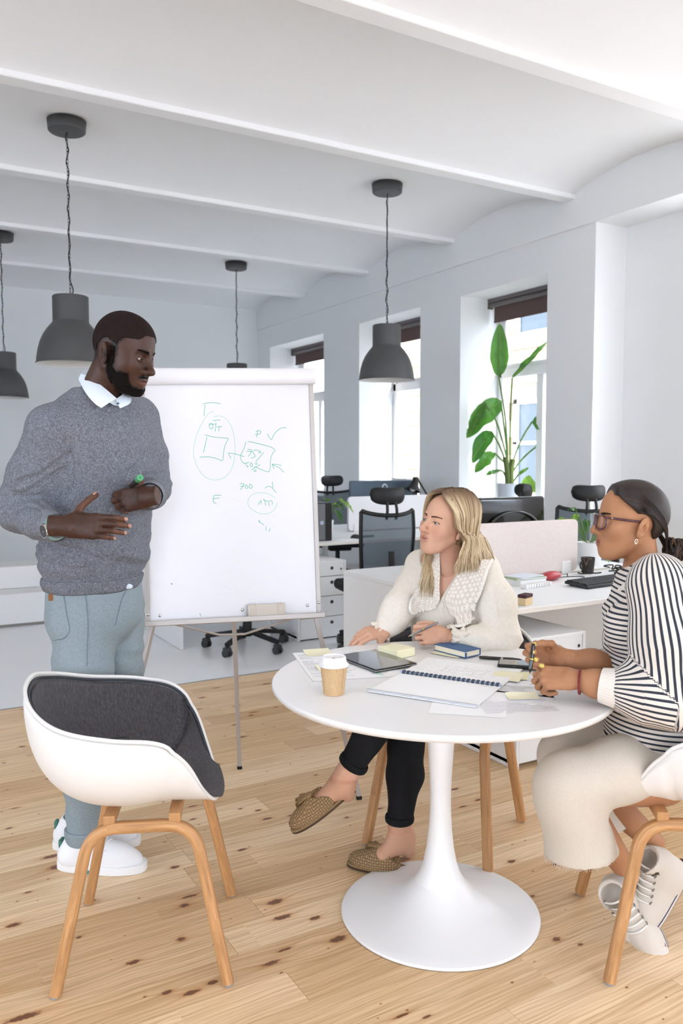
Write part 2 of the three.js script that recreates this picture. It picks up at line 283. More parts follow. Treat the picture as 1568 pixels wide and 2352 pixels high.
// ---------------------------------------------------------------- shell armchairs on bent-wood legs
const oakTex = dataTex(512, 128, (x, y) => { const s = noise3(x * 0.012, y * 0.35, 3) * 16 + noise3(x * 0.05, y * 1.1, 8) * 9 + Math.sin(y * 0.9 + 3 * noise3(x * 0.006, y * 0.05, 2)) * 6; return [190 + s, 150 + s * 0.95, 106 + s * 0.85]; });
const oakMat = [0xfff0e0, 0xfff0e0].map((c) => { const t = oakTex.clone(); t.repeat.set(2.2, 6); return std(c, 0.45, { map: t }); });
const feltTex = dataTex(256, 256, (x, y) => { const n = tileNoise(x * 0.5, y * 0.12, 128, 4) * 16 + tileNoise(x, y, 256, 5) * 12; return [98 + n, 96 + n, 99 + n]; });
const feltMat = (() => { const t = feltTex.clone(); t.repeat.set(7, 3); return phys(0xd6d4d6, 0.95, { map: t, sheen: 0.25, sheenColor: new THREE.Color(0x9a98a0), sheenRoughness: 0.6 }); })();
const pipeMat = std(0x3c4047, 0.9);
const hermite = (tab, x) => { let i = 0; while (i < tab.length - 2 && x > tab[i + 1][0]) i++; const [x0, y0] = tab[i], [x1, y1] = tab[i + 1], t = clamp((x - x0) / (x1 - x0), 0, 1), m = (k) => k <= 0 || k >= tab.length - 1 ? 0 : (tab[k + 1][1] - tab[k - 1][1]) / (tab[k + 1][0] - tab[k - 1][0]); const d = x1 - x0, t2 = t * t, t3 = t2 * t; return (2 * t3 - 3 * t2 + 1) * y0 + (t3 - 2 * t2 + t) * m(i) * d + (-2 * t3 + 3 * t2) * y1 + (t3 - t2) * m(i + 1) * d; };
const rimH = [[0, 0.452], [22, 0.462], [38, 0.515], [52, 0.605], [68, 0.668], [90, 0.69], [120, 0.712], [150, 0.755], [180, 0.782]];
const rimR = [[0, 0.25], [25, 0.26], [45, 0.275], [70, 0.292], [100, 0.298], [130, 0.292], [160, 0.275], [180, 0.268]];
function shellPoint(phi, t) {   // inner face of the shell; front is +x
  const dg = Math.abs(phi) * 180 / Math.PI, n = lerp(2.0, 2.5, sstep(20, 70, dg)), a = t * Math.PI / 2, ro = Math.pow(Math.sin(a), 2 / n), g = 1 - Math.pow(Math.cos(a), 2 / n);
  const R = hermite(rimR, dg), hs = 0.455, h = hermite(rimH, dg);
  const dip = dg < 60 ? -0.012 * (1 - dg / 60) * Math.pow(t, 6) : 0;
  return [ro * R * Math.cos(phi) - 0.055, hs + (h - hs) * g + dip + 0.006 * (ro * ro) * (dg > 60 ? 1 : 0), ro * R * Math.sin(phi) * 0.99];
}
function shellGeo(t1, off0, off1, nu = 96, nv = 30) {   // closed solid between two offsets of the shell surface
  const e = 1e-3, P = (u, v, off) => {
    const phi = (u * 2 - 1) * Math.PI, t = 0.004 + v * (t1 - 0.004), p = V(shellPoint(phi, t)), a = V(shellPoint(phi + e, t)).sub(p), b = V(shellPoint(phi, Math.min(t + e, 1))).sub(V(shellPoint(phi, Math.min(t, 1 - e))));
    const nrm = new THREE.Vector3().crossVectors(a, b).normalize(); if (nrm.y < 0 && t < 0.3) nrm.negate();
    const c = p.clone().addScaledVector(nrm, off); return [c.x, c.y, c.z];
  };
  // v runs over the lower offset outwards, then back along the upper one
  return surface((u, v) => { const k = v * 2; return k <= 1 ? P(u, k, off1) : P(u, 2 - k, off0); }, nu, nv * 2, true);
}
const shellG = shellGeo(1, -0.006, 0.004), padG = shellGeo(0.985, 0.005, 0.016);
function rimPath(t, off, n = 120) { const o = []; for (let i = 0; i < n; i++) { const phi = -Math.PI + 2 * Math.PI * i / n, p = shellPoint(phi, t); const l = Math.hypot(p[0] + 0.055, p[2]); o.push([p[0] - (p[0] + 0.055) / l * off, p[1] + off * 0.3, p[2] - p[2] / l * off]); } return o; }
const rimG = (() => { const c = new THREE.CatmullRomCurve3(rimPath(1, 0.0).map(V), true); return new THREE.TubeGeometry(c, 160, 0.0052, 8, true); })();
const pipingG = (() => { const c = new THREE.CatmullRomCurve3(rimPath(0.987, 0.008).map(V), true); return new THREE.TubeGeometry(c, 160, 0.0048, 6, true); })();
const seamG = (() => { const o = []; for (let i = 0; i <= 24; i++) { const ph = rad(lerp(100, 260, i / 24)), p = shellPoint(ph > Math.PI ? ph - 2 * Math.PI : ph, 0.5); o.push([(p[0] + 0.055) * 0.96 - 0.055, p[1] + 0.0165, p[2] * 0.97]); } return new THREE.TubeGeometry(new THREE.CatmullRomCurve3(o.map(V)), 48, 0.0018, 5); })();
function archGeo(side) {
  const F = [0.222, 0.0, 0.226], T = [0.135, 0.418, 0.18], pts = [], r = 0.075, N = 10;
  const A = V([-F[0], F[1], F[2]]), B = V([-T[0], T[1], T[2]]), C = V([T[0], T[1], T[2]]), D = V([F[0], F[1], F[2]]);
  const corner = (p, q, s) => { const a = q.clone().add(p.clone().sub(q).normalize().multiplyScalar(r)), b = q.clone().add(s.clone().sub(q).normalize().multiplyScalar(r)); for (let i = 0; i <= N; i++) { const t = i / N, x = a.clone().lerp(q, t), y = q.clone().lerp(b, t); pts.push(x.lerp(y, t).toArray()); } };
  for (let i = 0; i < 8; i++) pts.push(A.clone().lerp(B, i / 9.5).toArray()); corner(A, B, C); corner(B, C, D); for (let i = 7; i >= 0; i--) pts.push(D.clone().lerp(C, i / 9.5).toArray());
  return sweep(pts.map((p) => [p[0], p[1] + 0.006, p[2] * side]), roundRect(0.03, 0.033, 0.008), [0, 0.12, side]);
}
const archG = [archGeo(1), archGeo(-1)];
function shellChair(label, r, d, turn, wood = 0) {
  const c = onStage('armchair', label, 'chair', r, d, 0, turn, 'white shell armchairs round the table');
  const sh = part(c, 'shell', merge([shellG, rimG]), M.plastic, 'white moulded shell');
  const pad = part(c, 'upholstery', padG, feltMat, 'dark grey fabric lining'); part(pad, 'piping', pipingG, pipeMat); part(pad, 'seam', seamG, pipeMat);
  for (let i = 0; i < 2; i++) { const l = part(c, 'leg_frame', archG[i], oakMat[wood], 'bent oak legs'); for (const sx of [-1, 1]) part(l, 'glide', new THREE.CylinderGeometry(0.012, 0.013, 0.006, 16).translate(sx * 0.222, 0.003, (i ? -1 : 1) * 0.226), std(0x9b9a98, 0.5)); }
  for (const x of [-0.085, 0.085]) part(c, 'crossbar', rb(0.032, 0.026, 0.38, 0.004, x, 0.446, 0), oakMat[1]);
  return c;
}
shellChair('empty white shell armchair with dark grey lining and oak legs', -0.548, 2.30, rad(6.5));
shellChair('white shell armchair on which the woman in the cream blouse sits', 0.3915, 2.987, rad(-116.6), 1);
shellChair('white shell armchair on which the woman in the striped sweater sits', 0.96, 2.305, rad(173.5));
// ---------------------------------------------------------------- pendant lamps
{
  const prof = [[0.006, 0.47], [0.118, 0.47], [0.123, 0.465], [0.123, 0.30], [0.126, 0.285], [0.16, 0.245], [0.19, 0.2], [0.212, 0.15], [0.227, 0.095], [0.236, 0.04], [0.239, 0.008], [0.245, 0.0], [0.241, -0.003]];
  const inner = [[0.240, -0.003], [0.234, 0.006], [0.231, 0.04], [0.222, 0.095], [0.207, 0.148], [0.185, 0.197], [0.155, 0.241], [0.12, 0.28], [0.117, 0.30], [0.117, 0.455], [0.004, 0.46]];
  const shadeG = lathe(prof, 72), innerG = lathe(inner, 72), linkG = new THREE.TorusGeometry(0.0105, 0.0021, 5, 12).scale(0.62, 1.55, 1);
  const rows = [[1.30, -6.05, 2.06, 'grey dome pendant lamp hanging behind the standing man'], [1.315, -9.36, 2.03, 'grey dome pendant lamp in the far corner of the ceiling by the back wall'], [3.96, -6.05, 2.07, 'grey dome pendant lamp hanging in front of the window wall'], [3.96, -9.36, 2.06, 'grey dome pendant lamp half hidden behind the flip chart']];
  rows.forEach(([x, z, y, label], k) => {
    const l = thing('pendant_lamp', label, 'lamp', [x, y, z], 0, 'grey dome pendant lamps');
    const s = part(l, 'lamp_shade', shadeG, M.lamp); part(s, 'inner_shade', innerG, M.lampIn, 'pale inside of the shade');
    part(l, 'bulb', lathe([[0, 0.17], [0.03, 0.18], [0.045, 0.21], [0.04, 0.245], [0.02, 0.28], [0.016, 0.33], [0, 0.33]], 24), M.lampIn);
    const top = CROWN - y - 0.01; part(l, 'ceiling_cap', lathe([[0, top - 0.075], [0.118, top - 0.075], [0.126, top - 0.068], [0.132, top], [0, top]], 48), M.lamp);
    const R = rng(k + 3), pts = []; for (let i = 0; i <= 26; i++) { const t = i / 26; pts.push([0.008 * Math.sin(i * 1.7 + k) + (t < 0.12 ? 0.02 * (1 - t / 0.12) * (t / 0.12) * 3 : 0), lerp(0.465, top - 0.07, t), 0.008 * Math.cos(i * 1.9)]); }
    part(l, 'cable', new THREE.TubeGeometry(new THREE.CatmullRomCurve3(pts.map(V)), 90, 0.0042, 6), M.rubber);
    const chain = part(l, 'chain', rod([0, 0.465, 0], [0, 0.475, 0], 0.008), M.lamp); let i = 0;
    for (let h = 0.485; h < top - 0.08; h += 0.0268, i++) { const m = part(chain, 'link', linkG, M.darkGrey); m.position.set(0, h, 0); m.rotation.y = i % 2 ? Math.PI / 2 + 0.5 : 0.5; }
  });
}
// ---------------------------------------------------------------- flip chart
{
  const f = onStage('flip_chart', 'white flip chart easel covered in green marker sketches', 'flip chart', -0.429, 3.28, 0, rad(10));
  const W = 0.70, H = 0.955, T = new THREE.Matrix4().makeTranslation(0, 0.75, 0).multiply(new THREE.Matrix4().makeRotationX(rad(-6.5))).multiply(new THREE.Matrix4().makeRotationZ(rad(1.0)));
  const A = (g) => (Array.isArray(g) ? merge(g) : g).applyMatrix4(T), at = (x, y, z) => V([x, y, z]).applyMatrix4(T).toArray();
  const strokes = [
    '346,83 365,79 407,76 453,82', '360,88 353,111 351,135', '406,115 387,119 367,132 336,167 304,212 287,253 280,288 286,324 306,363 342,396 384,410 425,411 468,400 503,373 523,338 533,290 533,243 522,195 505,165 480,144 447,134 409,138',
    '395,168 379,171 381,185 394,193 404,183 401,170 391,167', '378,169 416,171', '422,165 415,198 417,202', '426,182 457,181', '441,180 437,201', '404,155 449,152',
    '356,216 392,225 442,229 501,231 480,248 465,278 458,314 456,331 421,319 380,310 319,311', '364,227 353,259 341,292', '586,312 544,301 490,295', '490,295 494,302 502,311 503,319',
    '674,199 667,229', '663,204 684,199 695,205 690,215 658,218', '852,190 833,186 799,197 770,220 758,241', '734,215 742,232 758,241', '598,249 592,273 574,291 563,314 568,332 589,344',
    '614,247 677,256 786,280 759,301 745,328 745,364 736,382 705,375 647,357', '609,282 638,279 624,303 611,312', '604,290 638,291', '643,291 641,300 658,309 642,318 628,318', '644,285 672,285', '680,287 691,292 684,299 674,294 680,287', '705,296 678,318 656,336',
    '584,341 614,338', '601,339 592,350 613,354 600,359', '627,339 618,351 630,358 639,348 627,339', '660,339 667,345 656,348 654,341', '681,348 629,369', '646,372 659,369 654,378 642,378 646,372',
    '825,383 806,364 757,349', '811,353 782,348 757,347', '757,349 760,358 768,367', '555,429 585,425 571,443 558,453', '559,440 580,439', '592,434 584,443 596,452 607,443 594,434', '618,431 607,443 621,452 634,443 618,431',
    '754,424 755,451', '709,450 727,438 755,451 775,471', '438,477 397,472 390,491 392,506 406,510', '388,491 426,488', '781,514 772,538 737,558 695,564 645,554 604,530 597,506 615,482 649,470 691,469 737,478 766,493',
    '664,521 682,495 680,519', '694,498 706,504 707,525', '698,501 727,507 730,528', '727,507 749,502 749,523', '664,587 672,599', '660,593 693,609', '705,618 706,633', '729,626 725,638', '291,975 297,986',
  ].map((s) => s.trim().split(/\s+/).map((q) => q.split(',').map(Number)));
  const boardTex = canvasTex(1024, 1470, (g, w, h) => {
    g.fillStyle = '#eceaec'; g.fillRect(0, 0, w, h); const R = rng(9);
    for (let i = 0; i < 60; i++) { g.strokeStyle = `rgba(150,160,165,${0.02 + R() * 0.05})`; g.lineWidth = 1 + R() * 2; g.beginPath(); const x = R() * w, y = h * (0.2 + 0.75 * R()); g.moveTo(x, y); g.quadraticCurveTo(x + (R() - 0.5) * 260, y + (R() - 0.5) * 30, x + (R() - 0.5) * 320, y + (R() - 0.5) * 160); g.stroke(); }
    g.lineCap = g.lineJoin = 'round'; g.fillStyle = '#333'; g.beginPath(); g.arc(0.13 * w, 0.845 * h, 3.5, 0, 7); g.fill();
    strokes.forEach((s, k) => {
      g.strokeStyle = k === 2 || k === 42 ? '#9fd3bd' : '#63b998'; g.lineWidth = k === 2 || k === 42 ? 3 : 3.7; g.beginPath(); const P = s.map(([u, v]) => [u / 1000 * w, v / 1000 * h]); g.moveTo(...P[0]);
      for (let i = 1; i < P.length - 1; i++) g.quadraticCurveTo(P[i][0], P[i][1], (P[i][0] + P[i + 1][0]) / 2, (P[i][1] + P[i + 1][1]) / 2); g.lineTo(...P[P.length - 1]); g.stroke();
    });
  });
  const face = new THREE.PlaneGeometry(W - 0.036, H - 0.01).translate(0, H / 2, 0.0035);
  part(f, 'board_back', A(bx(W - 0.03, H, 0.006, 0, H / 2, 0)), M.whiteDesk);
  part(f, 'writing_surface', A(face), phys(0xffffff, 0.25, { map: boardTex }), 'whiteboard face with green marker sketches');
  for (const s of [-1, 1]) part(f, 'side_rail', A(rb(0.02, H + 0.06, 0.018, 0.004, s * (W / 2 - 0.008), H / 2 + 0.02, 0)), M.steel);
  part(f, 'pen_tray', A([rb(W + 0.02, 0.012, 0.06, 0.004, 0, -0.004, 0.024), rb(W + 0.02, 0.02, 0.006, 0.002, 0, 0.002, 0.053)]), M.steel);
  part(f, 'top_clamp', A([new THREE.CylinderGeometry(0.034, 0.034, W + 0.02, 32).scale(1, 1, 0.6).rotateZ(Math.PI / 2).translate(0, H + 0.028, 0.012)]), std(0xeceaec, 0.35));
  for (const [x, y] of [[-W / 2 + 0.055, 0.028], [0.03, 0.035], [W / 2 - 0.055, 0.04], [-W / 2 + 0.008, 0.035], [W / 2 - 0.008, 0.05]]) part(f, 'screw', A(new THREE.SphereGeometry(0.0065, 12, 8).scale(1, 1, 0.45).translate(x, y, Math.abs(x) > 0.33 ? 0.0095 : 0.005)), M.chrome);
  const legs = [[at(-W / 2 + 0.025, -0.01, -0.012), [-0.5, 0, 0.16]], [at(W / 2 - 0.02, -0.01, -0.012), [0.495, 0, 0.075]], [at(-0.01, H * 0.8, -0.012), [0.03, 0, -0.34]]];
  for (const [a, b] of legs) { const l = part(f, 'leg', bar(a, [b[0], 0.012, b[2]], 0.019, 0.016), M.steel); part(l, 'rubber_foot', bar([b[0], 0.014, b[2]], [b[0], 0.0, b[2]], 0.022, 0.02), M.rubber); }
  part(f, 'brace', [rod(at(-0.24, -0.01, -0.01), [-0.06, 0.665, -0.1], 0.005, 0.005, 8), rod([-0.06, 0.665, -0.1], [0.045, 0.665, -0.1], 0.005, 0.005, 8), rod([0.045, 0.665, -0.1], at(0.24, -0.01, -0.01), 0.005, 0.005, 8)], M.steel);
  // eraser on the tray
  const e = onStage('board_eraser', 'beige ribbed whiteboard eraser on the flip chart tray', 'eraser', -0.429, 3.28, 0, rad(10));
  const g = []; g.push(rb(0.148, 0.05, 0.022, 0.004, 0.125, 0.03, 0.033)); for (const s of [-1, 1]) for (let k = 0; k < 4; k++) g.push(rb(0.006, 0.053, 0.025, 0.002, 0.125 + s * (0.043 + k * 0.0095), 0.03, 0.033));
  part(e, 'body', A(g), std(0xd8cfc2, 0.6)); part(e, 'felt', A(rb(0.148, 0.048, 0.012, 0.002, 0.125, 0.03, 0.0165)), std(0x3a3a3b, 0.95));
}
// ---------------------------------------------------------------- desks, pedestals, screens
function pedestal(label, x, z, w, d, h, drawers, hole = 0.03, y0 = 0.0) {
  const p = thing('drawer_unit', label, 'drawer unit', [x, y0, z], 0, 'white drawer units under the desks');
  part(p, 'carcass', [rbox6(-w / 2, w / 2, h - 0.018, h, -d, -0.002, 0.004), rbox6(-w / 2, -w / 2 + 0.018, 0.0, h, -d, 0.0), rbox6(w / 2 - 0.018, w / 2, 0.0, h, -d, 0.0), box6(-w / 2, w / 2, 0.02, h, -d, -d + 0.01), box6(-w / 2, w / 2, 0.02, 0.035, -d, -0.02)], M.whiteDesk);
  for (const [a, b] of drawers) {
    const dr = part(p, 'drawer', rbox6(-w / 2 + 0.02, w / 2 - 0.02, a, b, -0.022, -0.003, 0.003), M.whiteDesk);
    part(dr, 'finger_hole', new THREE.CylinderGeometry(0.0135, 0.0135, 0.004, 20).rotateX(Math.PI / 2).translate(w * hole, b - 0.045, -0.0025), M.hole);
    if (b > h - 0.05) part(dr, 'lock', new THREE.CylinderGeometry(0.008, 0.008, 0.006, 16).rotateX(Math.PI / 2).translate(w / 2 - 0.045, b - 0.055, -0.002), M.chrome);
  }
  return p;
}
function desk(label, x0, x1, z0, z1, y, legs) {
  const t = thing('office_desk', label, 'desk', [x0, 0, z1]), w = x1 - x0, d = z1 - z0;
  const top = part(t, 'desktop', rbox6(0, w, y - 0.024, y, -d, -0.002, 0.003), M.whiteDesk); part(top, 'edge_band', box6(0.002, w - 0.002, y - 0.022, y - 0.002, -0.003, 0.0005), M.deskEdge);
  for (const l of legs) { if (l[0] === 'panel') part(t, 'end_panel', rbox6(l[1], l[1] + 0.026, 0, y - 0.024, -d + 0.005, -0.006, 0.004), M.whiteDesk); else if (l[0] === 'back') part(t, 'modesty_panel', box6(0.03, w - 0.03, l[1], y - 0.026, -d + 0.03, -d + 0.048), M.whiteDesk); else part(t, 'leg', rbox6(l[1], l[1] + 0.04, 0, y - 0.024, l[2], l[2] + 0.04), M.whiteDesk); }
  return t;
}
desk('white office desk beside the round table with keyboard and cup on it', 2.48, 4.2, -3.49, -2.76, 0.72, [['panel', 0], ['panel', 1.694], ['back', 0.25]]);
desk('white office desk behind the low partition carrying the black monitor', 2.48, 4.2, -4.26, -3.55, 0.72, [['panel', 0], ['panel', 1.694]]);
desk('white office desk in the far row carrying the computer tower', 1.95, 4.9, -6.42, -5.7, 0.72, [['panel', 0], ['leg', 1.42, -0.45], ['panel', 2.92]]);
desk('white office desk by the far windows behind the white screen', 1.95, 4.9, -7.2, -6.48, 0.72, [['panel', 0], ['panel', 2.92]]);
pedestal('white drawer unit under the desk beside the round table', 2.685, -2.715, 0.42, 0.5, 0.59, [[0.03, 0.275], [0.281, 0.49], [0.496, 0.58]]);
pedestal('white four drawer unit beside the flip chart leg', 3.02, -5.5, 0.42, 0.5, 0.60, [[0.01, 0.168], [0.173, 0.327], [0.332, 0.48], [0.485, 0.59]], 0.2);
pedestal('white drawer unit below the far desk beside the metal desk leg', 3.75, -5.74, 0.42, 0.5, 0.45, [[0.03, 0.2], [0.206, 0.43]]);
function screen(label, x0, x1, z, y0, y1, mat, clampM) {
  const s = thing('desk_partition', label, 'partition', [x0, 0, z]); const w = x1 - x0;
  const g = new THREE.ExtrudeGeometry(roundShape(w, y1 - y0, 0.035), { depth: 0.022, bevelEnabled: true, bevelSize: 0.004, bevelThickness: 0.004, bevelSegments: 2, curveSegments: 6 }); g.translate(0, y0, -0.011);
  part(s, 'panel', g, mat); for (const x of [w * 0.09, w * 0.9]) part(s, 'clamp', rb(0.07, 0.075, 0.05, 0.006, x, y0 + 0.02, 0.0), clampM);
}
function roundShape(w, h, r) { const s = new THREE.Shape(); s.moveTo(r, 0); s.lineTo(w - r, 0); s.quadraticCurveTo(w, 0, w, r); s.lineTo(w, h - r); s.quadraticCurveTo(w, h, w - r, h); s.lineTo(r, h); s.quadraticCurveTo(0, h, 0, h - r); s.lineTo(0, r); s.quadraticCurveTo(0, 0, r, 0); return s; }
const fabricTex = dataTex(128, 128, (x, y) => { const n = tileNoise(x, y, 128, 3) * 7 + tileNoise(x * 0.5, y * 0.5, 64, 6) * 5; return [234 + n, 227 + n, 222 + n]; }); { fabricTex.repeat.set(4, 4); }
screen('pinkish white fabric partition between the two nearer desks', 2.75, 3.65, -3.52, 0.732, 1.03, std(0xf6efec, 0.9, { map: fabricTex }), M.plastic);
screen('white partition in front of the large computer display', 3.81, 4.73, -6.45, 0.732, 1.035, std(0xefeded, 0.9), M.plastic);

// ---------------------------------------------------------------- things on the round table
const paperM = std(0xfdfdfd, 0.8), noteM = std(0xf6f0cf, 0.85);
const tableThing = (name, label, cat, r, d, turn = 0, y = 0) => onStage(name, label, cat, r, d, TOP + y, turn);
function sheet(name, label, r, d, w, h, turn, y, mat, curl = 0.0) {   // a sheet whose middle is at (r, d); slight curl at one edge
  const o = tableThing(name, label, name.includes('note') ? 'sticky note' : 'paper', r, d, turn, y);
  const f = (u, v) => [(u - 0.5) * w, 0.0009 + curl * Math.pow(Math.max(0, v - 0.4) / 0.6, 2), (0.5 - v) * h], fb = (u, v) => { const p = f(1 - u, v); return [p[0], p[1] - 0.0007, p[2]]; };
  const a = surface(f, 4, 10), b = surface(fb, 4, 10);
  for (const g of [a]) { const n = g.attributes.normal; if (n.getY(0) < 0) g.index.array.reverse(), g.computeVertexNormals(); }
  part(o, 'leaf', a, mat); part(o, 'underside', b, paperM); return o;
}
const textTex = canvasTex(1024, 724, (g, w, h) => { g.fillStyle = '#fafafa'; g.fillRect(0, 0, w, h); const R = rng(4); g.fillStyle = '#8d8f94'; for (let c = 0; c < 3; c++) for (let i = 0; i < 40; i++) { if (R() < 0.2) continue; const y = 60 + i * 15, x = 40 + c * 330; if (c === 1 && i < 18) continue; let q = x; while (q < x + 200 * (0.3 + 0.7 * R())) { const l = 8 + R() * 30; g.fillRect(q, y, l, 4); q += l + 7; } } g.fillStyle = 'rgba(120,190,165,0.35)'; g.beginPath(); g.moveTo(700, 560); g.lineTo(800, 590); g.lineTo(820, 700); g.lineTo(730, 660); g.fill(); });
const planTex = canvasTex(1024, 724, (g, w, h) => { g.fillStyle = '#fbfbfb'; g.fillRect(0, 0, w, h); const R = rng(8); g.strokeStyle = '#9aa0a6'; g.lineWidth = 2; const rect = (x, y, a, b) => g.strokeRect(x, y, a, b); rect(330, 250, 420, 260); rect(330, 250, 190, 130); rect(520, 250, 120, 130); rect(400, 380, 240, 130); rect(640, 300, 110, 140); for (let i = 0; i < 46; i++) { const x = 300 + R() * 480, y = 200 + R() * 340; g.beginPath(); g.moveTo(x, y); R() < 0.5 ? g.lineTo(x + 20 + R() * 60, y) : g.lineTo(x, y + 15 + R() * 40); g.stroke(); } g.fillStyle = '#a3a7ac'; for (let i = 0; i < 420; i++) { const x = 60 + R() * 900, y = 60 + R() * 600; g.fillRect(x, y, 4 + R() * 16, 2.4); } });
const scribbleTex = canvasTex(512, 362, (g, w, h) => { g.fillStyle = '#fcfcfd'; g.fillRect(0, 0, w, h); const R = rng(18); g.strokeStyle = '#b9b7c4'; g.lineWidth = 1.4; for (let i = 0; i < 40; i++) { g.beginPath(); let x = 40 + R() * 160, y = 40 + R() * 150; g.moveTo(x, y); for (let k = 0; k < 5; k++) { x += (R() - 0.3) * 40; y += (R() - 0.5) * 34; g.lineTo(x, y); } g.stroke(); } });
sheet('paper_sheet', 'large printed sheet with text lying under the tablet and coffee cup', 0.012, 2.633, 0.285, 0.367, rad(13), 0.0, std(0xffffff, 0.8, { map: textTex }));
sheet('sticky_note', 'pale yellow note near the table edge behind the coffee cup', -0.08, 2.775, 0.09, 0.075, rad(15), 0.0012, noteM, 0.006);
sheet('sticky_note', 'pale yellow note on the printed sheet half behind the coffee cup', -0.03, 2.56, 0.085, 0.08, rad(20), 0.0012, noteM, 0.008);
sheet('paper_sheet', 'loose white page sticking out under the grey clip bar', 0.34, 2.165, 0.2, 0.14, rad(-12), 0.0, paperM);
sheet('paper_sheet', 'white page with faint scribbles beneath the writing hand', 0.62, 2.36, 0.3, 0.22, rad(-22), 0.0, std(0xffffff, 0.8, { map: scribbleTex }));
sheet('paper_sheet', 'blank white page in the middle of the table beneath the bound plans', 0.47, 2.30, 0.26, 0.18, rad(-20), 0.0, paperM);
sheet('sticky_note', 'pale yellow note at the end of the spiral binding', 0.50, 2.455, 0.09, 0.085, rad(-22), 0.0045, noteM, 0.003);
sheet('sticky_note', 'yellow note tucked behind the first one beside the phone', 0.525, 2.475, 0.09, 0.08, rad(-14), 0.0032, std(0xf1eac0, 0.85), 0.002);
sheet('sticky_note', 'bent pad of yellow notes lying on the clear plastic sleeve', 0.505, 2.25, 0.09, 0.045, rad(4), 0.004, noteM, 0.007);
sheet('sticky_note', 'pale yellow slip under the blue notebook', 0.36, 2.755, 0.11, 0.05, rad(-40), 0.0022, noteM);
{ const o = tableThing('plastic_sleeve', 'clear crumpled plastic sleeve lying near the table edge', 'sleeve', 0.47, 2.17, rad(8)); const R = rng(3);
  part(o, 'film', surface((u, v) => [(u - 0.5) * 0.2, 0.0024 + 0.0022 * (noise3(u * 7, v * 6, 1) + 0.6 * noise3(u * 15, v * 15, 4)), (0.5 - v) * 0.1], 30, 18), phys(0xf1f1f4, 0.12, { transmission: 0.75, thickness: 0, transparent: true, opacity: 0.6 })); }
{ // open spiral-bound plan set
  const o = tableThing('bound_document', 'open spiral bound set of building plans with grey clip bar', 'document', 0.3245, 2.432, rad(-28.5), 0.0024); const L = 0.322;
  part(o, 'upper_page', rb(L, 0.0022, 0.213, 0.0008, 0.0, 0.0018, -0.111), paperM);
  const pl = new THREE.PlaneGeometry(L - 0.006, 0.207).rotateX(-Math.PI / 2).translate(0, 0.00305, -0.111); part(o, 'floor_plan', pl, std(0xffffff, 0.8, { map: planTex }), 'printed floor plan');
  part(o, 'lower_page', rb(L, 0.0016, 0.225, 0.0007, 0.0, 0.0014, 0.117), paperM);
  const sp = part(o, 'spine', rod([-L / 2, 0.0045, 0], [L / 2, 0.0045, 0], 0.0035, 0.0035, 10), std(0xb9c3cf, 0.5));
  for (let i = 0; i < 21; i++) part(sp, 'ring', new THREE.TorusGeometry(0.0052, 0.0021, 6, 12).rotateY(Math.PI / 2).scale(2.4, 1, 1.3).translate(-L / 2 + 0.012 + i * (L - 0.024) / 20, 0.0050, 0), std(0x35445a, 0.5));
  part(o, 'clip_bar', rb(L + 0.01, 0.006, 0.009, 0.0025, 0.0, 0.0046, 0.222), std(0xbfc0c6, 0.35));
}
{ const o = tableThing('tablet', 'dark glossy tablet lying behind the coffee cup', 'tablet', 0.1115, 2.649, rad(33.3), 0.0032);
  part(o, 'body', rb(0.164, 0.0085, 0.228, 0.004, 0, 0.0048, 0, 3), M.black); part(o, 'silver_edge', rb(0.1652, 0.0022, 0.2292, 0.001, 0, 0.0045, 0), M.chrome);
  part(o, 'screen', rb(0.158, 0.001, 0.222, 0.0005, 0, 0.0092, 0), phys(0x14171b, 0.06, { clearcoat: 1, clearcoatRoughness: 0.04 })); part(o, 'button', rb(0.03, 0.002, 0.0026, 0.0008, 0.05, 0.0055, 0.1145), M.chrome); }
{ const o = tableThing('sticky_note_block', 'thick block of pale yellow sticky notes behind the tablet', 'sticky notes', 0.186, 2.752, rad(-10)); const turn = rad(-50);
  const g = rb(0.095, 0.028, 0.083, 0.0015, 0, 0.015, 0).rotateY(turn + rad(10)); part(o, 'pad', g, std(0xf7f1cd, 0.85)); part(o, 'edge_sheets', Array.from({ length: 7 }, (_, i) => rb(0.0958, 0.0006, 0.0838, 0.0002, 0, 0.004 + i * 0.0036, 0).rotateY(turn + rad(10))), std(0xe9e1b4, 0.9)); }
{ const o = tableThing('notebook', 'blue hardcover notebook with cream pages beside the cream blouse sleeve', 'notebook', 0.3945, 2.773, rad(-51), 0.0035);
  part(o, 'cover', [rb(0.144, 0.0028, 0.078, 0.001, 0, 0.0215, 0), rb(0.144, 0.0028, 0.078, 0.001, 0, 0.0015, 0), rb(0.144, 0.0225, 0.003, 0.0012, 0, 0.0115, -0.038)], std(0x3e648f, 0.6)); part(o, 'pages', bx(0.138, 0.018, 0.072, 0, 0.0115, 0.0), std(0xf0e6cf, 0.9)); part(o, 'ribbon', bx(0.003, 0.018, 0.006, 0.0705, 0.008, 0.033), std(0x35567d, 0.7)); }
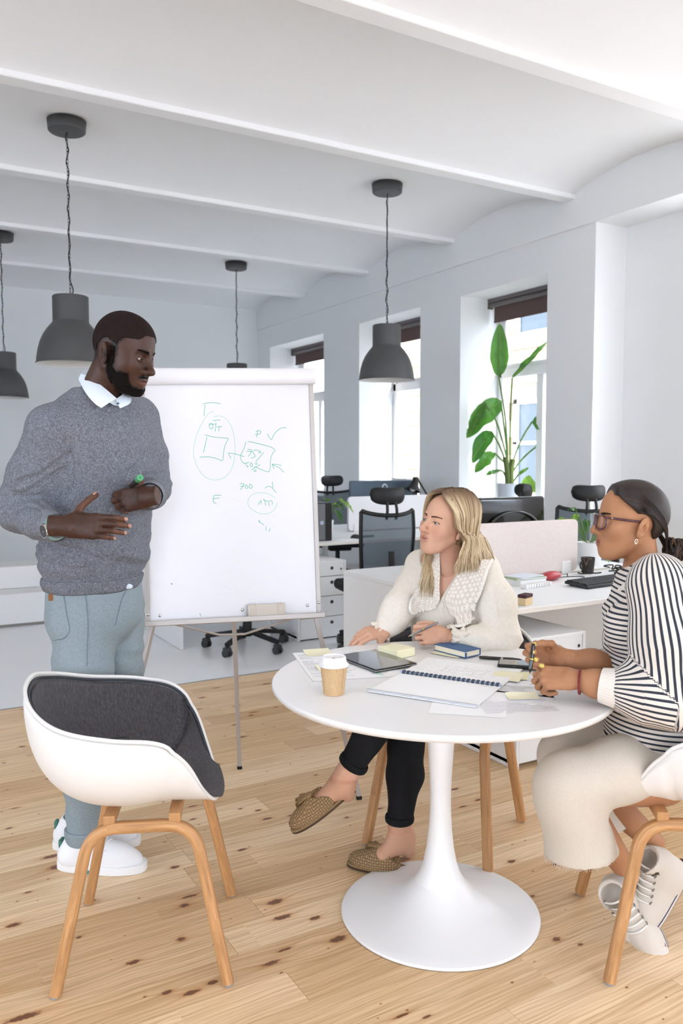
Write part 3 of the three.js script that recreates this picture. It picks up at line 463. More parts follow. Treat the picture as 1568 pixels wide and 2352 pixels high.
function penParts(o, L, r, mats) { // along +x from tail to tip
  part(o, 'barrel', lathe([[0, 0], [r * 0.7, 0.0005], [r * 0.85, L * 0.02], [r, L * 0.1], [r, L * 0.52]], 16).rotateZ(-Math.PI / 2), mats[0]); part(o, 'band', lathe([[r * 1.04, L * 0.5], [r * 1.08, L * 0.51], [r * 1.08, L * 0.53], [r * 1.04, L * 0.54]], 16).rotateZ(-Math.PI / 2), mats[1]);
  part(o, 'grip', lathe([[r, L * 0.54], [r * 0.98, L * 0.75], [r * 0.75, L * 0.9], [r * 0.35, L * 0.955]], 16).rotateZ(-Math.PI / 2), mats[0]); part(o, 'tip', lathe([[r * 0.35, L * 0.955], [r * 0.15, L], [0, L]], 12).rotateZ(-Math.PI / 2), mats[1]);
}
{ const o = tableThing('ballpoint_pen', 'black pen with silver band lying beside the phone', 'pen', 0.457, 2.697, Math.atan2(-0.035, 0.132), 0.0062); penParts(o, 0.145, 0.0058, [M.blackGloss, M.chrome]); }
{ const o = tableThing('smartphone', 'black smartphone lying on the papers by the writing hand', 'phone', 0.572, 2.585, rad(-14), 0.005);
  part(o, 'case', rb(0.145, 0.0105, 0.074, 0.005, 0, 0.0055, 0, 3), M.black); part(o, 'screen', rb(0.136, 0.001, 0.066, 0.0004, 0, 0.0108, 0), phys(0x101215, 0.05, { clearcoat: 1, clearcoatRoughness: 0.04 })); part(o, 'side_buttons', rb(0.012, 0.002, 0.001, 0.0004, -0.02, 0.006, 0.0372), M.darkGrey); }
{ const o = tableThing('coffee_cup', 'brown paper takeaway coffee cup with white lid', 'cup', -0.022, 2.296);
  const kraft = dataTex(128, 128, (x, y) => { const n = tileNoise(x * 0.5, y * 0.5, 64, 2) * 6 + tileNoise(x, y, 128, 8) * 5; return [205 + n, 170 + n, 126 + n]; });
  part(o, 'paper_body', lathe([[0, 0.003], [0.026, 0.003], [0.0265, 0], [0.0292, 0.001], [0.0385, 0.084], [0.039, 0.086]], 56), std(0xffffff, 0.8, { map: kraft })); part(o, 'side_seam', bar([0.0215, 0.004, 0.0204], [0.0278, 0.082, 0.0268], 0.0012, 0.0008, 0.0002), std(0xb08d62, 0.8));
  const lid = part(o, 'lid', lathe([[0.0385, 0.0805], [0.0415, 0.081], [0.043, 0.084], [0.042, 0.087], [0.0385, 0.0885], [0.037, 0.092], [0.0345, 0.1055], [0.033, 0.1085], [0.0305, 0.109], [0.028, 0.1075], [0.026, 0.1035], [0, 0.1035]], 64), std(0xf3f2f3, 0.4)); part(lid, 'sip_hole', rb(0.008, 0.001, 0.003, 0.0004, 0.0, 0.1093, 0.0295), M.hole); }
// ---------------------------------------------------------------- things on the desk beside the table
const DY = 0.72;
{ const o = thing('keyboard', 'black computer keyboard on the white desk', 'keyboard', [3.42, DY, -3.09], rad(4)); part(o, 'tray', rb(0.45, 0.016, 0.155, 0.005, 0, 0.014, 0).rotateX(0.06), std(0x26282b, 0.6));
  const keys = []; for (let r = 0; r < 6; r++) for (let c = 0; c < 20; c++) keys.push(rb(0.0185, 0.009, 0.0185, 0.002, -0.208 + c * 0.0219, 0.0245 - (r - 2.5) * 0.0014, -0.058 + r * 0.0232, 1)); const k = part(o, 'keys', keys, std(0x1e2023, 0.5)); k.userData.kind = 'stuff'; part(o, 'feet', [rb(0.03, 0.012, 0.012, 0.003, -0.18, 0.006, 0.06), rb(0.03, 0.012, 0.012, 0.003, 0.18, 0.006, 0.06), rb(0.03, 0.016, 0.012, 0.003, -0.18, 0.008, -0.06), rb(0.03, 0.016, 0.012, 0.003, 0.18, 0.008, -0.06)], M.black); }
{ const o = thing('hand_tool', 'red bulbous handled tool with thin shaft lying on the white desk', 'tool', [3.27, DY, -3.33], rad(12)); part(o, 'handle', new THREE.SphereGeometry(0.5, 28, 18).scale(0.17, 0.052, 0.075).translate(0, 0.025, 0), std(0xb02a34, 0.4)); part(o, 'shaft', [rod([0.083, 0.022, 0], [0.155, 0.02, 0.005], 0.0022), rod([0.155, 0.006, 0.005], [0.155, 0.025, 0.005], 0.003)], std(0x4f4238, 0.4, { metalness: 0.5 })); }
{ const cols = [[0xe9e7e2, 0.03, 0.2, 0.15, 4], [0x9fae7b, 0.008, 0.21, 0.14, -3], [0xdadfe6, 0.005, 0.19, 0.13, 10]]; let y = DY; const labels = ['thick white book at the bottom of the small pile on the desk', 'green covered magazine on the white book', 'white leaflet on top of the green magazine'];
  cols.forEach(([c, h, w, d, t], i) => { const o = thing(i ? 'magazine' : 'book', labels[i], i ? 'magazine' : 'book', [3.07, y, -3.33], rad(t)); part(o, 'pages', rb(w - 0.006, h * 0.8, d - 0.006, 0.001, 0, h / 2, 0), paperM); part(o, 'cover', [rb(w, h * 0.12, d, 0.0008, 0, h * 0.94, 0), rb(w, h * 0.12, d, 0.0008, 0, h * 0.06, 0), rb(0.003, h, d, 0.001, -w / 2, h / 2, 0)], std(c, 0.6)); y += h; });
  const o = thing('terminal_strip', 'row of small white connector blocks in front of the books', 'connectors', [3.03, DY, -3.19], rad(8)); part(o, 'base', rb(0.22, 0.006, 0.03, 0.002, 0, 0.003, 0), std(0xd9d6cf, 0.6)); for (let i = 0; i < 10; i++) part(o, 'connector', rb(0.014, 0.02, 0.04, 0.003, -0.095 + i * 0.021, 0.014, 0), M.plastic); }
{ const o = thing('wooden_stamp', 'small wooden block with dark brown top on the desk edge', 'stamp', [2.62, DY, -2.83], rad(20)); part(o, 'block', rb(0.07, 0.035, 0.04, 0.003, 0, 0.0175, 0), std(0xd9bf94, 0.7)); part(o, 'dark_top', rb(0.072, 0.016, 0.042, 0.003, 0, 0.043, 0), std(0x46262a, 0.7)); }
{ const o = thing('coffee_mug', 'black patterned mug of coffee behind the keyboard', 'mug', [3.65, DY, -3.42]); const t = canvasTex(256, 128, (g, w, h) => { g.fillStyle = '#1d1512'; g.fillRect(0, 0, w, h); const R = rng(2); g.strokeStyle = '#6d5848'; g.lineWidth = 3; for (let i = 0; i < 26; i++) { g.beginPath(); g.arc(R() * w, R() * h, 4 + R() * 12, 0, 5); g.stroke(); } });
  part(o, 'body', lathe([[0, 0.002], [0.03, 0.0], [0.033, 0.004], [0.041, 0.095], [0.038, 0.095], [0.033, 0.02], [0, 0.02]], 40), std(0xffffff, 0.4, { map: t })); part(o, 'coffee', new THREE.CylinderGeometry(0.0372, 0.0372, 0.002, 32).translate(0, 0.088, 0), std(0x6b4a2e, 0.3)); part(o, 'handle', new THREE.TorusGeometry(0.025, 0.005, 8, 20, Math.PI).rotateZ(Math.PI / 2).translate(-0.037, 0.05, 0), std(0x1d1512, 0.4)); }
{ const R = rng(6); const o = thing('cable_tangle', 'tangle of black cables beside the mug on the desk', 'cables', [3.85, DY, -3.33]); for (let i = 0; i < 7; i++) { const pts = []; let x = -0.2 + R() * 0.3, z = -0.08 + R() * 0.16; for (let k = 0; k < 9; k++) { x += (R() - 0.42) * 0.14; z = clamp(z + (R() - 0.5) * 0.12, -0.1, 0.14); pts.push([clamp(x, -0.3, 0.4), 0.006 + R() * 0.03, z]); } part(o, 'cable', tube(pts, 0.0042, 60, 6), M.rubber); }
  part(o, 'plug', [rb(0.05, 0.035, 0.04, 0.006, 0.05, 0.018, 0.02), rb(0.06, 0.03, 0.035, 0.006, -0.08, 0.015, 0.05), rb(0.035, 0.04, 0.03, 0.006, 0.0, 0.03, 0.06)], M.black);
  const c = thing('charging_cable', 'thin grey charging cable looping over the desk below the partition', 'cable', [3.45, DY, -3.42]); part(c, 'wire', tube([[-0.35, 0.003, 0.02], [-0.2, 0.003, 0.06], [-0.02, 0.003, 0.05], [0.06, 0.003, 0.1], [-0.02, 0.003, 0.16], [-0.1, 0.003, 0.17]], 0.003, 60, 6), std(0x6a6d70, 0.6)); }
{ const o = thing('computer_monitor', 'glossy black monitor with arched stand seen from behind over the partition', 'monitor', [3.45, DY, -3.87]);
  part(o, 'casing', rb(0.545, 0.33, 0.045, 0.02, 0, 0.27, 0, 4), M.blackGloss); part(o, 'screen', bx(0.51, 0.29, 0.004, 0, 0.27, -0.0225), std(0x0a0b0c, 0.2));
  part(o, 'stand_arch', new THREE.TorusGeometry(0.21, 0.011, 10, 48, Math.PI).scale(1, 0.62, 1).translate(0, 0.215, 0.035), M.blackGloss); part(o, 'stand', [rb(0.12, 0.2, 0.03, 0.01, 0, 0.1, 0.03), rb(0.28, 0.014, 0.2, 0.006, 0, 0.007, 0.02)], M.blackGloss); }
// ---------------------------------------------------------------- far row of desks
const AY = 0.72;
{ const o = thing('computer_display', 'large dark aluminium display with round emblem seen from behind', 'display', [4.34, AY, -6.72]); const alu = std(0x46535e, 0.38, { metalness: 0.5 });
  part(o, 'casing', rb(0.72, 0.40, 0.03, 0.014, 0, 0.255, 0, 3), alu); part(o, 'emblem', new THREE.TorusGeometry(0.026, 0.008, 8, 24).translate(0.03, 0.39, 0.0165), std(0xb9c4cc, 0.4)); part(o, 'stand', [rb(0.2, 0.16, 0.012, 0.004, 0, 0.1, 0.02), rb(0.2, 0.01, 0.18, 0.004, 0, 0.005, 0.03)], alu); part(o, 'screen', bx(0.68, 0.36, 0.003, 0, 0.255, -0.016), M.black); }
{ const o = thing('desk_lamp', 'black jointed desk lamp above the white screen', 'lamp', [4.8, AY, -6.62], rad(10)); part(o, 'base', lathe([[0, 0], [0.08, 0], [0.08, 0.012], [0.02, 0.025], [0, 0.025]], 32), M.black); part(o, 'arm', [rod([0, 0.02, 0], [0.06, 0.26, 0], 0.009), rod([0.06, 0.26, 0], [-0.14, 0.475, 0.02], 0.009)], M.black);
  part(o, 'lamp_shade', lathe([[0.0, 0.13], [0.03, 0.13], [0.034, 0.09], [0.04, 0.06], [0.075, 0.0], [0.07, 0.0], [0.035, 0.055], [0, 0.06]], 32).rotateZ(-0.35).translate(-0.2, 0.355, 0.02), M.black); part(o, 'bulb', new THREE.SphereGeometry(0.03, 16, 12).translate(-0.2, 0.375, 0.02), M.lampIn); part(o, 'joint', new THREE.SphereGeometry(0.016, 12, 10).translate(-0.14, 0.475, 0.02), M.chrome); }
{ const o = thing('computer_monitor', 'black monitor beside the desk lamp by the far windows', 'monitor', [4.82, AY, -7.02], rad(-8)); part(o, 'casing', rb(0.1, 0.34, 0.4, 0.012, 0, 0.26, 0), M.black); part(o, 'stand', [rb(0.06, 0.12, 0.06, 0.01, 0, 0.07, 0), rb(0.2, 0.012, 0.22, 0.005, 0, 0.006, 0)], M.black); const p = thing('paper_stack', 'stack of papers lying on top of the black monitor', 'papers', [4.82, AY + 0.43, -7.02], rad(-8)); part(p, 'sheets', Array.from({ length: 6 }, (_, i) => bx(0.12 + 0.01 * (i % 3), 0.004, 0.34, 0.004 * (i % 2), 0.002 + i * 0.005, 0)), paperM); }
{ const o = thing('computer_tower', 'black computer tower with grey front and round badge on the far desk', 'computer', [3.225, AY, -5.85], rad(-8)); part(o, 'case', rb(0.13, 0.31, 0.36, 0.01, 0.0, 0.155, -0.16), M.black); part(o, 'front_panel', rb(0.065, 0.295, 0.012, 0.004, -0.03, 0.155, 0.024), std(0x77797c, 0.45, { metalness: 0.4 })); part(o, 'badge', new THREE.CylinderGeometry(0.016, 0.016, 0.004, 24).rotateX(Math.PI / 2).translate(-0.03, 0.15, 0.032), std(0x9fb2d6, 0.3)); part(o, 'badge_ring', new THREE.TorusGeometry(0.016, 0.003, 6, 24).translate(-0.03, 0.15, 0.033), M.chrome); }
{ const o = thing('wireless_mouse', 'grey computer mouse on the far desk by the tower', 'mouse', [3.55, AY + 0.001, -5.88], 0.4); part(o, 'shell', new THREE.SphereGeometry(0.5, 20, 14, 0, 7, 0, Math.PI / 2).scale(0.065, 0.07, 0.11), M.darkGrey); const q = thing('paper_sheet', 'white sheet of paper beside the mouse on the far desk', 'paper', [3.42, AY, -5.86], 0.5); part(q, 'leaf', rb(0.2, 0.002, 0.15, 0.0005, 0, 0.001, 0), paperM); const k = thing('remote_control', 'small black remote with yellow marks on the far desk', 'remote', [3.68, AY, -5.92], 0.2); part(k, 'body', rb(0.14, 0.018, 0.045, 0.005, 0, 0.009, 0), M.black); part(k, 'buttons', [rb(0.02, 0.004, 0.02, 0.001, 0.04, 0.019, 0), rb(0.02, 0.004, 0.02, 0.001, 0.0, 0.019, 0)], std(0xc6d93a, 0.5)); }
{ const o = thing('speaker', 'small black loudspeaker on the sill of the farthest window', 'speaker', [5.5, SILL + 0.005, -9.75], 0); part(o, 'cabinet', rb(0.16, 0.27, 0.18, 0.01, 0, 0.135, 0), M.black); part(o, 'cone', new THREE.TorusGeometry(0.05, 0.012, 8, 24).translate(0, 0.11, 0.09), M.darkGrey); }
// ---------------------------------------------------------------- office chairs
const meshMat = (() => { const t = dataTex(32, 32, (x, y) => (x % 8 < 3 || y % 8 < 3) ? [255, 255, 255] : [150, 150, 150], false); t.repeat.set(40, 40); return new THREE.MeshStandardMaterial({ color: 0x51606c, roughness: 0.8, alphaMap: t, transparent: true, side: THREE.DoubleSide }); })();
function officeChair(label, x, z, turn, opt = {}) {   // the sitter looks along -z
  const c = thing('office_chair', label, 'chair', [x, 0, z], turn, 'black mesh office chairs'), bk = [];
  const b = part(c, 'base', [lathe([[0, 0.09], [0.035, 0.09], [0.04, 0.115], [0.03, 0.15], [0, 0.15]], 20), ...[0, 1, 2, 3, 4].map((i) => { const a = i * 1.2566 + 0.3; return bar([0.03 * Math.cos(a), 0.125, 0.03 * Math.sin(a)], [0.31 * Math.cos(a), 0.085, 0.31 * Math.sin(a)], 0.04, 0.03, 0.008); })], M.black);
  for (let i = 0; i < 5; i++) { const a = i * 1.2566 + 0.3, X = 0.305 * Math.cos(a), Z = 0.305 * Math.sin(a); part(b, 'castor', [new THREE.CylinderGeometry(0.028, 0.028, 0.02, 18).rotateZ(Math.PI / 2).translate(X - 0.017, 0.028, Z), new THREE.CylinderGeometry(0.028, 0.028, 0.02, 18).rotateZ(Math.PI / 2).translate(X + 0.017, 0.028, Z), rb(0.05, 0.03, 0.05, 0.01, X, 0.055, Z)], M.darkGrey); }
  part(c, 'column', [rod([0, 0.14, 0], [0, 0.4, 0], 0.026), rod([0, 0.14, 0], [0, 0.27, 0], 0.034)], M.black); part(c, 'seat', [rb(0.5, 0.08, 0.48, 0.035, 0, 0.46, 0, 3), rb(0.25, 0.05, 0.3, 0.02, 0, 0.405, 0)], std(0x1d1f22, 0.9));
  const y0 = 0.54, y1 = 1.0, wAt = (v) => (opt.wide ?? 1) * lerp(0.20, 0.235, Math.sin(v * 2.2)), f = (u, v) => { const w = wAt(v), xx = (u * 2 - 1) * w; return [xx, lerp(y0, y1, v) + 0.028 * Math.pow(Math.abs(u * 2 - 1), 2.4) * v, 0.27 + 0.03 * Math.sin(v * 3) - 0.09 * (u * 2 - 1) ** 2 + v * 0.05]; };
  part(c, 'mesh_back', surface(f, 14, 18), meshMat, 'see-through mesh'); const rim = []; for (let i = 0; i < 16; i++) rim.push(f(0, i / 16)); for (let i = 0; i < 14; i++) rim.push(f(i / 14, 1)); for (let i = 16; i > 0; i--) rim.push(f(1, i / 16)); for (let i = 14; i > 0; i--) rim.push(f(i / 14, 0)); part(c, 'back_frame', [new THREE.TubeGeometry(new THREE.CatmullRomCurve3(rim.map(V), true), 120, 0.0145, 8, true), tube([[0, 0.42, 0.12], [0, 0.44, 0.3], [0, 0.6, 0.33], [0, 0.75, 0.32]], 0.022, 24, 8)], M.black);
  if (opt.head !== false) { part(c, 'headrest', surface((u, v) => { const a = v * 2 * Math.PI, s = (u * 2 - 1), e = Math.pow(Math.max(0, 1 - Math.pow(Math.abs(s), 5)), 0.4); return [s * 0.13, 1.13 + e * 0.06 * Math.sin(a) + 0.012 * s * s, 0.30 + e * 0.035 * Math.cos(a) - 0.07 * s * s]; }, 24, 20), M.black); for (const s of [-1, 1]) part(c, 'headrest_stalk', tube([[s * 0.035, 0.97, 0.31], [s * 0.035, 1.03, 0.33], [s * 0.03, 1.1, 0.31]], 0.011, 16, 8), M.black); }
  if (opt.arms !== false) for (const s of [-1, 1]) { const a = part(c, 'armrest', [rb(0.075, 0.03, 0.25, 0.012, s * 0.29, 0.67, 0.02, 2)], M.black); part(a, 'arm_post', [tube([[s * 0.27, 0.44, 0.05], [s * 0.3, 0.5, 0.05], [s * 0.29, 0.66, 0.03]], 0.018, 16, 8), bar([s * 0.1, 0.43, 0.05], [s * 0.28, 0.44, 0.05], 0.05, 0.02)], M.black); }
  return c;
}
officeChair('black mesh office chair with headrest between the two desk rows behind the blouse', 3.2, -5.03, rad(-12), { arms: false, wide: 0.84 });
officeChair('black office chair whose castors show below the flip chart', 2.40, -5.52, rad(20));
officeChair('black office chair at the far desk below the pier between the far windows', 4.5, -7.85, rad(165));
officeChair('black office chair at the tall niche behind the trailing plant', 4.82, -4.62, rad(-30));
officeChair('black office chair below the tall potted plant, its headrest showing over the monitor', 4.24, -5.0, rad(60));
officeChair('black office chair pulled up to the desk behind the striped sweater', 3.18, -2.45, rad(6), { head: false });
// ---------------------------------------------------------------- plants
const leafM = [0x4f8a2e, 0x3f7a2b, 0x86b23a].map((c) => phys(c, 0.42, { transmission: 0.35, thickness: 0, side: THREE.DoubleSide }));
const stemM = std(0x5d7f3a, 0.6);
function leaf(base, tip, w, opt = {}) {   // blade along base -> tip; opt.n: facing, opt.droop, opt.fold, opt.wave
  const B = V(base), T = V(tip), ax = T.clone().sub(B), L = ax.length(); ax.normalize(); const n = V(opt.n ?? [0, 0.25, 1]).addScaledVector(ax, -V(opt.n ?? [0, 0.25, 1]).dot(ax)).normalize(), s = new THREE.Vector3().crossVectors(ax, n).normalize(), k = opt.seed ?? 1;
  return surface((u, v) => { const x = u * 2 - 1, prof = Math.pow(Math.sin(Math.PI * Math.pow(v, 0.8)), 0.62) * (1 - 0.08 * v), ww = w / 2 * prof * (1 + (opt.wave ?? 0.08) * noise3(v * 6, Math.sign(x) * 3, k)), lift = -(opt.droop ?? 0.0) * v * v * L; const fold = (opt.fold ?? 0.25) * Math.abs(x) * ww + 0.012 * noise3(v * 9, x * 2, k + 5) * prof; const p = B.clone().addScaledVector(ax, v * L).addScaledVector(s, x * ww).addScaledVector(n, fold); p.y += lift + Math.abs(opt.droop ?? 0) * L * v * (1 - v) * 1.2; return [p.x, p.y, p.z]; }, 8, 22);
}
{
  const [x, z] = stage(1.67, 8.285), o = thing('potted_plant', 'tall potted plant with big paddle leaves on the window sill', 'plant', [x, 0, z], -YAW);
  part(o, 'pot', lathe([[0, SILL + 0.006], [0.085, SILL + 0.006], [0.092, SILL + 0.02], [0.107, SILL + 0.262], [0.098, SILL + 0.262], [0.09, SILL + 0.22], [0, SILL + 0.22]], 40), std(0xb9bec4, 0.6)); part(o, 'soil', new THREE.CylinderGeometry(0.092, 0.092, 0.01, 24).translate(0, SILL + 0.225, 0), std(0x33271c, 0.95));
  const L = [
    [[-0.101, 2.206, 0], [-0.109, 2.718, 0.05], 0.155, { n: [-0.1, 0.1, 1], fold: 0.2 }, [[0.001, 1.356, 0], [-0.031, 1.792, 0]]], [[0.03, 2.187, 0.02], [0.38, 2.552, 0.05], 0.075, { n: [-0.6, 0.7, 0.5], wave: 0.4 }, [[0.023, 1.356, 0], [0.021, 1.835, 0]]],
    [[-0.08, 1.963, 0.02], [-0.448, 1.663, 0.2], 0.17, { n: [0.3, 0.5, 0.9], droop: 0.15, wave: 0.25 }, [[-0.004, 1.4, 0], [-0.038, 1.683, 0]]], [[-0.184, 1.659, 0.06], [-0.382, 1.391, 0.18], 0.14, { n: [-0.2, 0.4, 0.9], droop: 0.15 }, [[-0.025, 1.356, 0], [-0.098, 1.53, 0.03]]],
    [[-0.145, 1.443, 0.05], [-0.354, 1.276, 0.15], 0.10, { n: [0, 0.5, 0.8], droop: 0.1, wave: 0.3 }, [[-0.016, 1.313, 0], [-0.082, 1.387, 0.02]]], [[-0.088, 1.27, 0.04], [-0.238, 1.219, 0.1], 0.06, { n: [0, 0.8, 0.5] }, [[-0.009, 1.181, 0], [-0.049, 1.252, 0.02]]],
    [[0.231, 1.755, 0.04], [0.4, 1.72, 0.06], 0.13, { n: [0, 0.3, 1] }, [[0.054, 1.356, 0], [0.134, 1.583, 0.02]]], [[0.271, 1.496, 0], [0.418, 1.548, 0], 0.07, { n: [0, 0.6, 0.8] }, [[0.064, 1.269, 0], [0.163, 1.4, 0]]],
    [[0.102, 1.226, 0.03], [0.201, 1.296, 0.05], 0.035, { n: [0, 0.5, 0.8] }, [[0.048, 1.138, 0], [0.078, 1.181, 0]]], [[0.132, 1.129, 0.02], [0.293, 1.104, 0.04], 0.15, { n: [0, 0.2, 1], droop: 0.2 }, [[0.044, 1.129, 0], [0.088, 1.129, 0]]],
    [[-0.259, 1.937, 0.1], [-0.425, 1.611, 0.25], 0.12, { n: [-0.5, 0.4, 0.7] }, [[-0.008, 1.378, 0], [-0.127, 1.746, 0.05]]],
  ];
  L.forEach(([b, t, w, opt, st], i) => { const lf = part(o, 'leaf', leaf(b, t, w * 1.18, { ...opt, seed: i }), leafM[i === 9 ? 2 : i % 2]); part(lf, 'leaf_stalk', tube([[0.022, 1.129, 0], ...st, b], 0.009, 30, 7), stemM); part(lf, 'midrib', tube([b, [(b[0] + t[0]) / 2, (b[1] + t[1]) / 2 + 0.002, (b[2] + t[2]) / 2 + 0.004], t], 0.004, 12, 5), leafM[2]); });
  part(o, 'stem_base', [tube([[0.005, 1.094, 0], [-0.008, 1.269, 0.01], [-0.025, 1.4, 0]], 0.028, 16, 8), tube([[0.04, 1.094, 0], [0.038, 1.269, 0], [0.054, 1.378, 0]], 0.026, 16, 8)], std(0x5b6b33, 0.7));
}
function bushyPlant(name, label, x, y, z, n, len, wid, seed, up, potG, potM) {
  const o = thing(name, label, 'plant', [x, y, z]), R = rng(seed); part(o, 'pot', potG, potM);
  for (let i = 0; i < n; i++) { const a = R() * 6.283, e = lerp(up, 1.2, R()), l = len * (0.6 + 0.5 * R()), b = [Math.cos(a) * 0.02, 0.14, Math.sin(a) * 0.02], m = [Math.cos(a) * l * Math.cos(e), 0.14 + l * Math.sin(e), Math.sin(a) * l * Math.cos(e)], t = [m[0] * 1.7, m[1] + (R() - 0.75) * l * 0.6, m[2] * 1.7]; const lf = part(o, 'leaf', leaf(m, t, wid * (0.7 + 0.5 * R()), { n: [0, 1, 0.4], droop: 0.25, seed: i }), leafM[i % 3]); part(lf, 'leaf_stalk', tube([b, [(b[0] + m[0]) / 2, (b[1] + m[1]) / 2 + 0.01, (b[2] + m[2]) / 2], m], 0.003, 10, 5), stemM); }
}
bushyPlant('house_plant', 'leafy green plant behind the computer tower', 3.42, AY, -6.18, 16, 0.2, 0.06, 5, 0.5, lathe([[0, 0], [0.06, 0], [0.075, 0.14], [0.068, 0.14], [0.06, 0.12], [0, 0.12]], 28), M.plastic);
bushyPlant('trailing_plant', 'bright green trailing plant in a white pot behind the striped sweater', 3.98, DY, -3.72, 18, 0.22, 0.05, 9, 0.1, lathe([[0, 0], [0.07, 0], [0.085, 0.14], [0.078, 0.14], [0.07, 0.12], [0, 0.12]], 28), M.plastic);

// ---------------------------------------------------------------- modelling kit for people: distance fields meshed by surface nets
const smin = (a, b, k) => { const h = Math.max(k - Math.abs(a - b), 0) / k; return Math.min(a, b) - h * h * k * 0.25; };
const smax = (a, b, k) => -smin(-a, -b, k);
function cone(a, b, ra, rb = ra) {
  const [ax, ay, az] = a, dx = b[0] - ax, dy = b[1] - ay, dz = b[2] - az, L = dx * dx + dy * dy + dz * dz || 1e-9, dr = rb - ra;
  return (x, y, z) => { const px = x - ax, py = y - ay, pz = z - az; let t = (px * dx + py * dy + pz * dz) / L; t = t < 0 ? 0 : t > 1 ? 1 : t; const qx = px - dx * t, qy = py - dy * t, qz = pz - dz * t; return Math.sqrt(qx * qx + qy * qy + qz * qz) - ra - dr * t; };
}
function ell(c, r) { const [cx, cy, cz] = c, [a, b, d] = r; return (x, y, z) => { const px = (x - cx) / a, py = (y - cy) / b, pz = (z - cz) / d, k0 = Math.sqrt(px * px + py * py + pz * pz), qx = px / a, qy = py / b, qz = pz / d, k1 = Math.sqrt(qx * qx + qy * qy + qz * qz); return k1 < 1e-6 ? -Math.min(a, b, d) : k0 * (k0 - 1) / k1; }; }
function chain(pts, rs, k = 0.03) { const fs = []; for (let i = 0; i + 1 < pts.length; i++) fs.push(cone(pts[i], pts[i + 1], rs[i], rs[i + 1])); return (x, y, z) => { let d = fs[0](x, y, z); for (let i = 1; i < fs.length; i++) d = smin(d, fs[i](x, y, z), k); return d; }; }
// an upright column: table rows [y, centre x, centre z, half width across, half depth], turned by yaw about y (0 faces the camera)
function column(tab, yaw, round = 0.03) {
  const c = Math.cos(yaw), s = Math.sin(yaw), n = tab.length, y0 = tab[0][0], y1 = tab[n - 1][0], T = [1, 2, 3, 4].map((k) => tab.map((r) => [r[0], r[k]]));
  return (x, y, z) => {
    const yy = y < y0 ? y0 : y > y1 ? y1 : y, px = x - hermite(T[0], yy), pz = z - hermite(T[1], yy), a = hermite(T[2], yy), b = hermite(T[3], yy), u = px * c - pz * s, w = px * s + pz * c;
    const k0 = Math.sqrt((u / a) * (u / a) + (w / b) * (w / b)), g = Math.sqrt((u / (a * a)) ** 2 + (w / (b * b)) ** 2) || 1e-6, side = k0 < 1e-4 ? -Math.min(a, b) : Math.max(k0 * (k0 - 1) / g, -Math.min(a, b)), cap = Math.max(y0 - y, y - y1);
    return smax(side, cap, round);
  };
}
const union = (k, ...f) => (x, y, z) => { let d = f[0](x, y, z); for (let i = 1; i < f.length; i++) d = smin(d, f[i](x, y, z), k); return d; };
